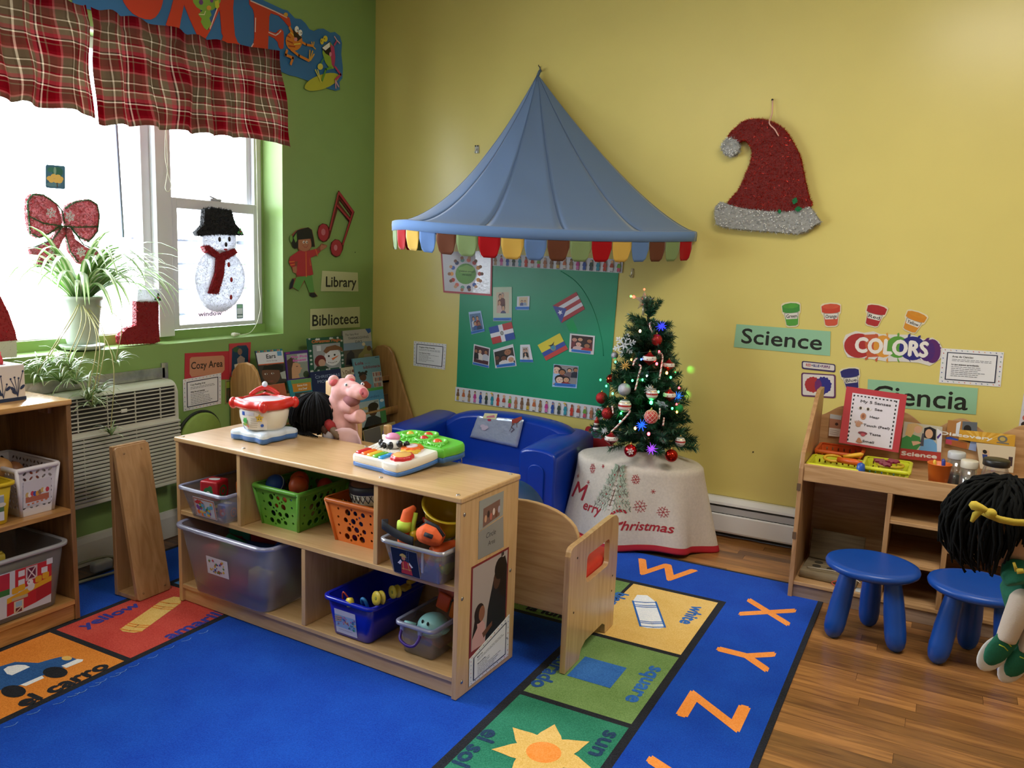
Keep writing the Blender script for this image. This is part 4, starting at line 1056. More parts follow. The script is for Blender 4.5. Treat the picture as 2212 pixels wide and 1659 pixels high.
def curtain(label,knots,fold,seed):
 """knots: (y, x_top, z_top, x_low, z_low); folds fade towards flat ends (fold factor per knot)"""
 rr=random.Random(seed);n=150;rows=[];uvs=[];m=26
 ph=[rr.uniform(0,6.28)for _ in range(4)]
 cols=[];s=0;ulen=[0]
 for i in range(n+1):
  t=i/n*(len(knots)-1);k=min(int(t),len(knots)-2);w=t-k
  K=[knots[k][j]*(1-w)+knots[k+1][j]*w for j in range(6)]
  cols.append(K)
 for j in range(m+1):
  v=j/m;row=[]
  for i,K in enumerate(cols):
   y,xt,zt,xl,zl,f=K
   a=y*44+1.1*math.sin(y*13+ph[0])+ph[1]
   head=1-min(1,abs(v-.17)/.06)if v<.23 else 0
   amp=fold*f*(.35+.65*min(1,max(0,(v-.15))*2.2))*(1-.6*head)
   if v<.14:amp=fold*f*.5
   x=xt+(xl-xt)*v+amp*(math.sin(a)+.35*math.sin(2.3*a+ph[2]))+.008*math.sin(v*9+y*20)
   z=zt+(zl-zt)*v+f*.006*math.sin(a*1.0+1)*(1 if v<.1 or v>.9 else 0)
   yy=y+amp*.5*math.cos(a*.9+ph[3])+.012*math.sin(v*5+y*9)*v
   row.append(V3((x,yy,z)))
  rows.append(row)
 b=MB();b.grid(rows)
 o=b.build('curtain_valance',PLAID,label=label,cat='curtain',group='plaid valances of the window',solid=.0015)
 me=o.data;ul=me.uv_layers.new(name='UVMap')
 u=[0]
 for i in range(n):u.append(u[-1]+(rows[m][i+1]-rows[m][i]).length*1.0)
 N1=n+1
 for p in me.polygons:
  for li in p.loop_indices:
   vi=me.loops[li].vertex_index;ul.data[li].uv=(u[vi%N1],(vi//N1)/m*.47)
 return o
curtain('plaid red and brown valance panel at the left, over the big pane',[(1.0,-3.08,2.24,-3.04,1.86,1),(1.5,-3.08,2.25,-3.04,1.85,1),(1.84,-3.08,2.26,-3.04,1.868,1),(2.19,-3.08,2.285,-3.045,1.868,1),(2.208,-3.09,2.29,-3.05,1.86,1)],.016,3)
curtain('plaid red and brown valance panel at the right, ending on the green wall',[(2.225,-3.09,2.285,-3.06,1.84,1),(2.4,-3.085,2.295,-3.05,1.862,1),(2.7,-3.085,2.30,-3.045,1.872,1),(2.84,-3.085,2.305,-3.045,1.88,.8),(3.0,-3.1,2.325,-3.05,1.895,.15),(3.2,-3.12,2.35,-3.06,1.9,.05),(3.315,-3.14,2.37,-3.075,1.897,.05),(3.33,-3.158,2.365,-3.085,1.893,.0)],.016,8)
t=empty('curtain_rod',(-3.1,2.1,2.24),'white rod carrying the plaid valances above the window','rod')
q=MB();q.tube([(-3.135,.97,2.2),(-3.135,2.84,2.225),(-3.15,2.87,2.226),(-3.19,2.88,2.226)],.008,8);q.build('rod',WHITE,t)

# ------------------------------------------------------------------ tinsel decorations
TR=M('b01826',.32,.75,var=.3,scale=400);TW=sheer('f4f6fa',.85,.3,.45,.2);TG=M('1c5a2c',.4,.5,var=.3,scale=300);TK=M('14161c',.35,.5,var=.4,scale=300)
TRB=sheer('b0142a',.97,.3,.4,.35)
def inside(p,l):
 c=False;j=len(l)-1
 for i in range(len(l)):
  if(l[i][1]>p[1])!=(l[j][1]>p[1])and p[0]<(l[j][0]-l[i][0])*(p[1]-l[i][1])/(l[j][1]-l[i][1])+l[i][0]:c=not c
  j=i
 return c
def tinsel(name,loop,a,mat,dens,ln,par,seed=1,depth=.014,w=.0014,base=None,rim=True,wire=True):
 """garland strands over a flat shape: short bright strips standing off a shallow body"""
 rr=random.Random(seed);b=MB();bd=MB()
 bd.prism([loop],a.O+a.N*a.off,a.U,a.V,depth,a.N);o=bd.build(name,base or mat,par)
 xs=[p[0]for p in loop];ys=[p[1]for p in loop];n=0
 area_=(max(xs)-min(xs))*(max(ys)-min(ys));cnt=int(dens*area_)
 pts=[]
 for _ in range(cnt):
  p=(rr.uniform(min(xs),max(xs)),rr.uniform(min(ys),max(ys)))
  if inside(p,loop):pts.append((p,a.off+depth*rr.uniform(.6,1)))
 if rim:
  for i in range(len(loop)):
   p,q_=loop[i],loop[(i+1)%len(loop)];L=math.dist(p,q_)
   for _ in range(int(L*dens*.02)):
    t_=rr.random();pts.append(((p[0]+(q_[0]-p[0])*t_,p[1]+(q_[1]-p[1])*t_),a.off+depth*rr.random()))
 for p,d in pts:
  th=rr.uniform(0,6.28);el=rr.uniform(.1,1.1);l=ln*rr.uniform(.6,1.2)
  di=a.U*(math.cos(th)*math.cos(el))+a.V*(math.sin(th)*math.cos(el))+a.N*math.sin(el)
  s_=di.cross(V3((rr.uniform(-1,1),rr.uniform(-1,1),rr.uniform(-1,1)))).normalized()*w
  P=a.O+a.U*p[0]+a.V*p[1]+a.N*d
  b.add([P-s_,P+s_,P+di*l],[(0,1,2)],False)
 b.build('tinsel',mat,o,kind='stuff',fix=False)
 return o
def plane_at(wall_x,zm):
 a=Art((wall_x,0,0),(0,1,0),(0,0,1));a.zoom(*zm);return a
A2=(0,320,.2893);D1=(0,520,.2291)
def snowflake(name,P,U,Vv,N,R,mat,par,th=.0012,w=None):
 b=MB();w=w or R*.07
 for k in range(6):
  an=PI/3*k+.3;d=(math.cos(an),math.sin(an));n_=(-d[1],d[0])
  def bar(a0,a1,ang,ww):
   dx,dy=math.cos(ang),math.sin(ang)
   x,y=a0;x2,y2=x+dx*a1,y+dy*a1
   b.prism([(x-dy*-ww,y+dx*-ww),(x2-dy*-ww,y2+dx*-ww),(x2+dy*-ww,y2-dx*-ww),(x+dy*-ww,y-dx*-ww)],P,U,Vv,th,N)
  bar((0,0),R,an,w)
  for rr_ in(.45,.72):
   for sg in(-1,1):bar((d[0]*R*rr_,d[1]*R*rr_),R*(.34 if rr_<.6 else .24),an+sg*PI/3,w*.8)
 return b.build(name,mat,par,fix=False)
# red tinsel bow hanging in the left pane
a=plane_at(-3.26,A2)
t=empty('tinsel_bow',a.O+a.U*a.Z(450,600)[0]+a.V*a.Z(450,600)[1],'red tinsel bow with green edging hanging in the left window pane','bow')
Zs=lambda l:[a.Z(*p)for p in l]
lobeL=smooth_loop([(440,560),(400,420),(300,350),(220,345),(180,400),(185,540),(215,640),(270,668),(340,640),(400,610)],3)
lobeR=smooth_loop([(460,450),(540,400),(640,385),(700,420),(718,500),(705,620),(640,695),(580,660),(520,600),(460,560)],3)
tailL=[(430,590),(380,660),(290,730),(195,745),(215,790),(280,800),(250,885),(300,890),(390,830),(430,720),(470,640),(480,590)]
tailR=[(460,590),(475,650),(500,770),(560,850),(650,895),(680,890),(640,800),(700,800),(720,770),(620,740),(540,680),(510,600)]
for nm,l in(('bow_loop',lobeL),('bow_loop',lobeR),('bow_tail',tailL),('bow_tail',tailR)):
 tinsel(nm,Zs(l),a,TRB,90000,.012,t,3,.02,base=sheer('94101f',.9,.4,.5,.1))
def garland(path,mat,par,name,r=.006,dens=900,seed=2,ln=.012,d0=.022):
 rr=random.Random(seed);P=[a.O+a.U*a.Z(*p)[0]+a.V*a.Z(*p)[1]+a.N*(a.off+d0)for p in path]
 b=MB();b.tube(P,r*.4,5);o=b.build(name,mat,par);b=MB()
 for p,q_ in zip(P,P[1:]):
  for _ in range(int((q_-p).length*dens)):
   c=p.lerp(q_,rr.random());d=V3((rr.uniform(-1,1),rr.uniform(-1,1),rr.uniform(-1,1))).normalized();s_=d.orthogonal().normalized()*.001
   b.add([c-s_,c+s_,c+d*ln],[(0,1,2)],False)
 b.build('tinsel',mat,o,kind='stuff',fix=False)
garland([(200,640),(190,520),(180,400),(220,345),(300,350)]+[(400,420),(440,470),(455,560)],TG,t,'green_edging')
garland([(215,640),(270,668),(340,640),(420,580)],TG,t,'green_edging',seed=4);garland([(195,510),(300,560),(430,580),(560,590),(710,585)],TG,t,'green_edging',seed=5)
garland([(460,450),(540,400),(640,385),(700,420),(718,500),(705,620),(640,695),(560,660),(505,590)],TG,t,'green_edging',seed=6)
garland([(440,585),(370,680),(200,750)],TG,t,'green_edging',seed=7);garland([(510,600),(600,720),(715,770)],TG,t,'green_edging',seed=8);garland([(465,650),(500,770),(560,850)],TG,t,'green_edging',seed=9);garland([(390,830),(250,885)],TG,t,'green_edging',seed=10)
FLK=M('dfe4ea',.4)
for x,y in((340,482),(482,510),(358,760),(566,775)):
 p=a.Z(x,y);snowflake('snowflake',a.O+a.U*p[0]+a.V*p[1]+a.N*.035,a.U,a.V,a.N,.022,FLK,t)
# snowman in the right window
a=plane_at(-3.285,A2);Zs=lambda l:[a.Z(*p)for p in l]
t=empty('tinsel_snowman',a.O+a.U*a.Z(1620,1220)[0]+a.V*a.Z(1620,1220)[1],'white tinsel snowman with black hat and red scarf in the right window','snowman')
TWB=sheer('eceef4',.9,.5,.35,.1)
tinsel('body',Zs(smooth_loop([(1500,800),(1620,760),(1740,800),(1800,900),(1810,1010),(1770,1120),(1690,1200),(1620,1220),(1540,1195),(1470,1110),(1440,1000),(1450,900)],3)),a,TWB,50000,.014,t,11,.018,base=sheer('dfe3ec',.88,.5,.3,.05))
tinsel('head',Zs(smooth_loop([(1505,640),(1620,615),(1730,640),(1735,730),(1680,790),(1610,800),(1540,780),(1495,720)],3)),a,TWB,50000,.014,t,12,.02,base=sheer('dfe3ec',.88,.5,.3,.05))
tinsel('hat',Zs([(1500,455),(1560,445),(1700,465),(1725,560),(1780,620),(1790,650),(1600,640),(1450,655),(1435,630),(1490,575)]),a,TK,90000,.014,t,13,.028,base=M('0c0d12',.6))
tinsel('scarf',Zs([(1490,735),(1530,725),(1610,790),(1720,750),(1745,780),(1650,835),(1640,950),(1600,1085),(1530,1080),(1580,930),(1590,820),(1510,775)]),a,TR,110000,.012,t,14,.03,base=M('8c1420',.5))
def dot(x,y,rx,ry,mat,name,d=.042):
 p=a.Z(x,y);b=MB();b.ball(a.O+a.U*p[0]+a.V*p[1]+a.N*d,(.004,rx,ry),14,8);return b.build(name,mat,t)
dot(1595,680,.009,.013,M('241416',.3),'eye');dot(1668,678,.009,.013,M('241416',.3),'eye');dot(1643,718,.009,.012,M('16161c',.3),'nose');dot(1640,755,.012,.005,M('b02838',.4),'mouth')
for x,y in((1668,868),(1688,980),(1685,1110)):dot(x,y,.009,.013,M('a02024',.35),'button',.038)
def holly(cx,cy,sc,par,d=.05,leafm=None):
 p=a.Z(cx,cy);O=a.O+a.U*p[0]+a.V*p[1]+a.N*d;LM=leafm or M('4f9a4a',.45)
 for an in(1.45,3.6,5.6):
  l=[]
  for i in range(9):
   s_=i/8;w=.32*math.sin(PI*s_)*(1.2 if i%2 else .75);l.append((s_,w))
  l=l+[(x,-y)for x,y in l[-2:0:-1]]
  c,q_=math.cos(an),math.sin(an)
  b=MB();b.prism([[((x*c-y*q_)*sc,(x*q_+y*c)*sc)for x,y in l]],O,a.U,a.V,.0012,a.N);b.build('holly_leaf',LM,par)
 b=MB();b.ball(O+a.N*.003,sc*.2,10,6);b.build('holly_berry',M('a8201c',.3),par)
holly(1740,622,.02,t)
# stocking on the sill, santa hat at the left edge, painted tree card
a=plane_at(-3.262,A2);Zs=lambda l:[a.Z(*p)for p in l]
t=empty('tinsel_stocking',a.O+a.U*a.Z(1080,1450)[0]+a.V*.922,'red tinsel Christmas stocking with white cuff standing on the window sill','stocking')
tinsel('boot',Zs([(985,1140),(1150,1140),(1150,1300),(1160,1440),(1120,1452),(900,1460),(865,1455),(862,1400),(920,1340),(985,1320)]),a,TR,110000,.01,t,21,.03,base=M('8c1420',.5))
tinsel('cuff',Zs([(990,1055),(1160,1050),(1160,1140),(985,1142)]),a,TWB,60000,.012,t,22,.035,base=sheer('e4e6ec',.9,.5,.3,.05))
holly(1123,1112,.022,t,.05,M('2f5a3a',.45))
a=plane_at(-3.2,D1);Zs=lambda l:[a.Z(*p)for p in l]
t=empty('tinsel_santa_hat',(-3.2,1.84,.92),'red tinsel hat with white band standing on the sill at the left edge','hat')
tinsel('crown',Zs([(-420,400),(-200,330),(-60,480),(40,680),(100,850),(118,935),(-480,975)]),a,TR,90000,.012,t,24,.03,base=M('8c1420',.5))
tinsel('band',Zs([(-480,975),(105,935),(108,1090),(-480,1115)]),a,sheer('cfd6c8',.95,.5,.3,.05),60000,.006,t,25,.035,base=M('b9c2b0',.6))
a=plane_at(-3.325,A2)
cs=[a.Z(*p)for p in rrect(340,122,486,305,12)];cs=[a.Z(x,y+(x-340)*.08)for x,y in rrect(340,122,486,296,14)]
o=card('painting_card','small painted card of a yellow tree stuck on the left window pane','picture',a,cs,'3f7ea0',.0015)
a.ez(430,180,40,40,'2f7a6a');a.ez(380,160,26,20,'3a8a7a');a.ez(410,170,10,30,'8ac0b0');a.ez(400,270,55,18,'5a9ab0');a.lz([(425,250),(428,290)],.004,'4a3a2a')
for x,y in((370,225),(400,210),(432,215),(452,230),(385,240),(420,242),(445,245)):a.ez(x,y,22,18,'e6d878')
a.done('print',o)
# card lettered "window" at the foot of the right pane
a=plane_at(-3.322,C2)
cs=[a.Z(*p)for p in[(655,645),(1505,605),(1510,845),(660,908)]];f=bil(cs)
o=card('word_card','white card reading window at the foot of the right pane','sign',a,cs,sheer('f4ecee',.8,.4,.6,0),.001)
a.pz([(800,700),(1320,660),(1325,858),(810,895)],sheer('f0cdd0',.8,.5,.6,0));a.pz([(828,715),(1170,690),(1170,795),(832,822)],sheer('f8f8fa',.9,.5,.6,0))
p,q_=a.Z(838,803),a.Z(1165,780);a.fit('window',p[0],q_[0],(p[1]+q_[1])/2,.021,'2a3a4a',rot=math.atan2(q_[1]-p[1],q_[0]-p[0]),bold=.0006)
a.pz([(1325,615),(1505,605),(1510,842),(1328,856)],sheer('cfe0ea',.8,.5,.6,0));a.pz([(1372,632),(1462,628),(1465,830),(1375,836)],'4a6a70');a.pz([(1380,690),(1455,688),(1457,770),(1381,772)],'dfe8f0');a.pz([(1380,640),(1455,637),(1455,684),(1380,686)],'8fc0a0');a.pz([(1383,788),(1456,786),(1457,818),(1383,820)],'dfe8f0')
a.done('print',o)
# blind wand, cords
t=empty('blind_wand',(-3.27,2.47,1.4),'grey blind wand hanging in front of the left pane','wand')
q=MB();q.tube([(-3.27,2.445,2.2),(-3.27,2.47,1.4)],.006,8);q.build('rod',M('8088a0',.4),t);q=MB();q.lathe([(.008,0),(.008,.02),(.005,.03)],8,(-3.27,2.44,2.19));q.build('tip',M('9aa0b0',.4),t)
CORD=M('d6dbc4',.6)
q=MB();q.tube(smooth_loop([at(*p,0,-3.27)for p in[(358,270),(357,340),(362,370),(357,405),(364,414),(370,400),(363,370),(360,280)]],4,False),.0016,6)
q.build('cord_loop',CORD,label='cream blind cord loop hanging down the window post',cat='cord')
t=empty('pull_string',(-3.24,3.2,.925),'white blind cord with plastic tassel lying on the window sill','cord')
q=MB();q.tube([V3(p)for p in smooth_loop([at(*p,0,-3.28)for p in[(553,300),(556,450),(559,600),(563,655),(560,680),(554,700)]]+[V3((-3.24,3.19,.935)),V3((-3.235,3.13,.926)),V3((-3.232,3.1,.929)),V3((-3.23,3.09,.93))],4,False)],.0014,6);q.build('cord',CORD,t)
p0,p1=V3((-3.222,3.05,.932)),V3((-3.228,3.1,.931))
q=MB();q.tube([p0,p0.lerp(p1,.3),p0.lerp(p1,.35),p0.lerp(p1,.7),p0.lerp(p1,.72),p1],[.011,.0115,.0095,.0085,.007,.006],12);q.build('tassel',M('dfe3d2',.4),t)
q=MB();q.tube([at(70,420,0,-3.28),at(64,560,0,-3.28),at(45,660,0,-3.26)],.0012,5);q.build('hanging_string',M('c8b8b4',.6),label='thin string hanging in front of the big pane by the bow',cat='string')

# ------------------------------------------------------------------ spider plant
def leafmat(nm,c):return sheer(c,1.0,.4,.45,.12)
LG,LW=leafmat('g','6f9f4a'),leafmat('w','dbe6b8')
def leaf_rows(P,dirh,length,up,droop,width,rr,seg=9):
 """arching strap leaf: starts upward and outward, then hangs"""
 pts=[];p=V3(P);d=V3((dirh[0],dirh[1],up)).normalized();st=length/seg
 for k in range(seg+1):
  pts.append(p.copy());p=p+d*st
  d=(d+V3((0,0,-droop*(0.5+k/seg)))).normalized()
 rows=[];side=V3((-dirh[1],dirh[0],0)).normalized()
 for k,c in enumerate(pts):
  s_=k/seg;w=width*(min(1,.55+s_*2))*(1-s_**3)+.0006
  t_=(pts[min(k+1,seg)]-pts[max(k-1,0)]).normalized();n_=side.cross(t_).normalized()
  rows.append([c-side*w+n_*w*.3,c-side*w*.38,c+side*w*.38,c+side*w+n_*w*.3])
 return rows
def leaf_mb(b,rows,inv=False):
 for a0,a1,m in((0,1,LG),(1,2,LW),(2,3,LG)):
  b.mat((LW if m is LG else LG)if inv else m);b.grid([r[a0:a1+1]for r in rows])
rp=random.Random(12)
pl=V3((-3.245,2.235,.935))
t=empty('spider_plant',pl,'variegated spider plant in a pale pot on the window sill','plant')
POT=M('b6bfb6',.35)
q=MB();q.lathe([(.058,.012),(.062,.03),(.078,.16),(.084,.2),(.088,.2),(.088,.215),(.082,.215),(.078,.2),(.06,.195)],28,pl);q.build('pot',POT,t)
q=MB();q.lathe([(.055,0),(.08,.004),(.09,.02),(.086,.02),(.07,.01),(.0,.009)],28,pl-V3((0,0,.012)));q.build('saucer',M('a8b4a4',.35),t)
q=MB();q.lathe([(.077,.19),(.05,.2),(0,.202)],16,pl,caps=False);q.build('soil',M('4a3a2c',.9),t)
c0=pl+V3((0,0,.2))
for i in range(96):
 an=rp.uniform(0,2*PI)
 if i%3==0:an=rp.uniform(-1.0,1.3)  # more leaves towards the room
 dh=(math.cos(an)*.8,math.sin(an))
 L=rp.uniform(.3,.56);up=rp.uniform(.8,2.4)
 if math.cos(an)<-.2:L*=.55
 b=MB();leaf_mb(b,leaf_rows(c0+V3((dh[0]*.03,dh[1]*.03,0)),dh,L,up,rp.uniform(.22,.42),rp.uniform(.008,.014),rp,9),inv=rp.random()<.35)
 b.build('leaf',LG,t,fix=False)
for an in(-2.2,1.9,-1.9,1.2,2.4):  # long leaves against the bright pane
 b=MB();leaf_mb(b,leaf_rows(c0,(.25,math.sin(an)),.4,1.9,.2,.008,rp,10));b.build('leaf',LG,t,fix=False)
STK=M('b8b27a',.6)
for(px,py,xx,n,L)in((105,790,-3.14,26,.13),(150,800,-3.1,26,.15),(85,815,-3.15,20,.13),(165,830,-3.1,20,.14),(190,865,-3.04,26,.13),(212,850,-3.05,18,.11),(252,785,-3.13,12,.1),(130,825,-3.12,18,.13),(240,940,-3.02,12,.09),(320-120,880,-3.03,16,.1)):
 c=at(px,py,0,xx)
 q=MB();m_=(c0+c)/2+V3((.12,(c.y-c0.y)*.2,.06));q.tube(smooth_loop([tuple(c0),tuple(m_),tuple(c+V3((.0,0,.03))),tuple(c)],5,False),.0018,5);q.build('runner',STK,t)
 b=MB()
 for i in range(n):
  an=rp.uniform(0,2*PI);dh=(math.cos(an)*(.8 if math.cos(an)>0 else .3),math.sin(an))
  leaf_mb(b,leaf_rows(c,dh,L*rp.uniform(.6,1.1),rp.uniform(.3,2.0),rp.uniform(.3,.55),rp.uniform(.003,.005),rp,6),inv=i%3==0)
 b.build('plantlet',LG,t,fix=False)

# ------------------------------------------------------------------ air conditioner
t=empty('air_conditioner',(-3.13,2.3,.37),'white air conditioner set through the green wall under the window','air conditioner')
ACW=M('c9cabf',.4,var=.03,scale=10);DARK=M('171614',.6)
Y0,Y1=1.66,2.592
pr=smooth_loop([(0,.43),(.085,.43),(.1,.445),(.1,.72),(.097,.76),(.08,.79),(.05,.803),(0,.803)],3,False)
q=MB();q.prism([[(x,z)for x,z in pr]],(XG,Y0,-.04),(1,0,0),(0,0,1),Y1-Y0,(0,1,0));q.build('housing',ACW,t,bev=.004)
XF=XG+.1
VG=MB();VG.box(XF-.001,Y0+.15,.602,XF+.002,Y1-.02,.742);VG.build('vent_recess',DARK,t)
for i in range(8):
 q=MB();z=.612+i*.0172;q.box(XF,Y0+.15,z-.0025,XF+.007,Y1-.02,z+.0025);q.build('vent_bar',M('c4c3b6',.45),t)
for y in(Y0+.152,Y0+.29,Y0+.43,Y0+.565,Y0+.7,Y0+.83,Y1-.022):
 q=MB();q.box(XF,y-.002,.604,XF+.0075,y+.002,.74);q.build('vent_rib',M('c4c3b6',.45),t)
q=MB();q.rbox((XF+.008,Y1-.29,.665),(.006,.03,.016),.003);q.build('vent_handle',M('d6d6cc',.4),t)
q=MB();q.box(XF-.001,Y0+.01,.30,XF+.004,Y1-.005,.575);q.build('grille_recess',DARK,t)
for i in range(17):
 z=.31+i*.0166
 q=MB();q.prism([(0,0),(.012,-.002),(.014,.006),(.0,.0085)],(XF+.002,Y0+.005,z),(1,0,0),(0,0,1),Y1-Y0-.008,(0,1,0));q.build('grille_slat',ACW,t)
for y in(Y0+.2,Y0+.45,Y0+.7):
 q=MB();q.box(XF+.003,y,.305,XF+.008,y+.003,.575);q.build('grille_rib',ACW,t)
q=MB();q.box(XG,Y0-.01,.285,XF+.01,Y1,.305,.004);q.build('bottom_rail',ACW,t)
q=MB();q.box(XG,Y0-.01,.3,XF-.01,Y1-.003,.45);q.build('lower_body',ACW,t)
q=MB();q.rbox((XF+.001,Y0+.06,.62),(.004,.1,.2),.012);q.build('control_panel',M('b9bcb2',.4),t)
FOIL=M('a9aaa6',.3,.6,var=.2,scale=25,bump=.8)
for nm,bx in(('foil_tape',(XG,Y0-.06,.765,XG+.012,Y1+.005,.815)),('foil_tape',(XG,Y1-.012,.73,XG+.012,Y1+.022,.835)),('foil_tape',(XG,Y0-.06,.255,XG+.02,Y1-.05,.285))):
 q=MB();q.box(*bx,.002);q.build(nm,FOIL,t)
# ------------------------------------------------------------------ bins
def rloop(x0,y0,x1,y1,r,z):return[V3((p[0],p[1],z))for p in rrect(x0,y0,x1,y1,r,5)]
def open_bin(name,label,fr,top,bot,z0,z1,mat,rim=.008,r=.02,th=.003,group=None,rimmat=None,floor=True):
 """tapered open container: top and bottom rectangles (x0, y0, x1, y1)"""
 c=fr@V3(((bot[0]+bot[2])/2,(bot[1]+bot[3])/2,z0))
 t=empty(name,c,label,'bin',group)
 def L(f,d,z):
  q=[bot[i]+(top[i]-bot[i])*f for i in range(4)]
  return rloop(q[0]-d,q[1]-d,q[2]+d,q[3]+d,max(.003,r+d),z)
 b=MB(fr);b.grid([L(0,-.006,z0),L(.02,0,z0+.005),L(.5,0,(z0+z1)/2),L(1,0,z1-.004),L(1,-th,z1-.004),L(.02,-th,z0+.006),L(.01,-.01,z0+.004)],close=True)
 n=24;l0=L(0,-.006,z0);b.add(l0,[tuple(range(n-1,-1,-1))]);l1=L(.01,-.01,z0+.004);b.add(l1,[tuple(range(n))])
 b.build('body',mat,t)
 b=MB(fr);b.grid([L(1,-th,z1-.002),L(1,rim*.5,z1),L(1,rim,z1-.002),L(1,rim,z1-.012),L(1,rim-.003,z1-.013),L(1,rim-.003,z1-.005),L(1,-th,z1-.006),L(1,-th,z1-.002)],close=True)
 b.build('rim',rimmat or mat,t)
 return t
def holed_bin(name,label,fr,top,bot,z0,z1,mat,r,seed=1,group=None,pattern='dots'):
 c=fr@V3(((bot[0]+bot[2])/2,(bot[1]+bot[3])/2,z0))
 t=empty(name,c,label,'basket',group);rr=random.Random(seed)
 C0=[V3((bot[0],bot[1],z0)),V3((bot[2],bot[1],z0)),V3((bot[2],bot[3],z0)),V3((bot[0],bot[3],z0))]
 C1=[V3((top[0],top[1],z1)),V3((top[2],top[1],z1)),V3((top[2],top[3],z1)),V3((top[0],top[3],z1))]
 for k in range(4):
  a,b_,c_,d=C0[k],C0[(k+1)%4],C1[(k+1)%4],C1[k]
  U=(b_-a).normalized();N=U.cross(d-a).normalized();Vv=N.cross(U)
  P=lambda q:((q-a).dot(U),(q-a).dot(Vv))
  out=[P(a),P(b_),P(c_),P(d)];H=out[2][1];Wd=out[1][0];holes=[]
  if pattern=='dots':
   big=.0115;rows=int((H-.03)/.031)
   for j in range(rows):
    nx=max(1,int((Wd-.05)/.034))
    for i in range(nx):
     x=Wd/2+(i-(nx-1)/2)*.034+(.006 if j%2 else-.006);y=.024+j*.031+rr.uniform(-.002,.002);g=big*rr.uniform(.75,1.1)
     holes.append(circ(x,y,g,12))
     if i<nx-1:holes.append(circ(x+.0175,y+.0165*(1 if(i+j)%2 else-1)*.75,.0048,8))
   for j in range(rows):
    for x in(.019,Wd-.019):holes.append(circ(x+rr.uniform(-.002,.002),.03+j*.031,.005,8))
  else:
   nx=max(2,int(Wd/.021));ny=max(2,int(H/.021))
   for j in range(ny):
    for i in range(nx):
     x=(i+.5)*Wd/nx;y=(j+.5)*(H-.012)/ny
     if pattern=='grid':holes.append([(x-.003,y-.007),(x+.003,y-.007),(x+.003,y+.007),(x-.003,y+.007)])
     else:holes.append(circ(x,y,.0082,10,.0045,.8 if(i+j)%2 else-.8))
  keep=[]
  for h in holes:
   if all(inside(p,out)and .004<p[1]<H-.006 for p in h)and all(math.dist(h[0],g[0])>.003 for g in keep):keep.append(h)
  q=MB(fr);q.prism([out]+[h[::-1]for h in keep],a,U,Vv,.003,-N if False else N*-1);q.build('side',mat,t,fix=False)
 q=MB(fr);q.box(bot[0],bot[1],z0,bot[2],bot[3],z0+.003);q.build('base',mat,t)
 def L(d,z):return rloop(top[0]-d,top[1]-d,top[2]+d,top[3]+d,.012+d,z)
 q=MB(fr);q.grid([L(-.004,z1-.001),L(.004,z1+.001),L(.009,z1-.002),L(.009,z1-.013),L(.006,z1-.014),L(.005,z1-.005),L(-.004,z1-.006),L(-.004,z1-.001)],close=True);q.build('rim',mat,t)
 for k in range(4):
  q=MB(fr);q.tube([C0[k]+V3((0,0,.002)),C1[k]+V3((0,0,-.004))],[.006,.007],8);q.build('corner_post',mat,t)
 return t
CLR=sheer('dcdff0',.13,.12,.4,.18);MILK=sheer('e0e1f6',.2,.3,.5,.1);RIMC=sheer('b9bde0',.7,.2,.4,.25)
CLR2=sheer('dfe2ea',.1,.06,.2,.25);RIM2=sheer('c8ccd8',.5,.1,.3,.4)
def label_card(label,fr,x0,x1,z0,z1,y,lean,draw,name='label_card',cat='label',mount='cfd0dc',ax='x'):
 """small print taped to the front of a bin in the local frame fr"""
 O=fr@V3((x0,y,z0));U=(fr.to_3x3()@V3((1,0,0)));Vv=(fr.to_3x3()@V3((0,lean,1))).normalized()
 a=Art(O,U,Vv);w,h=x1-x0,z1-z0
 o=card(name,label,cat,a,[(0,0),(w,0),(w,h),(0,h)],mount,.0008)
 draw(a,w,h);a.done('print',o);return o
def confetti(n,cols,x0,y0,x1,y1,s,seed,shape='e'):
 def d(a,w,h):
  rr=random.Random(seed)
  for _ in range(n):
   x,y=rr.uniform(x0,x1)*w,rr.uniform(y0,y1)*h;c=rr.choice(cols);q=s*w*rr.uniform(.6,1.2)
   a.ell(x,y,q,q*rr.uniform(.7,1.2),c,7)if shape=='e' else a.poly(star(x,y,q,q*.5,4,rr.random()),c)
 return d
RB=['b8343a','2f5aa8','3a8a4a','d8b03a','7a4a9a','d8703a','5aa0c0']
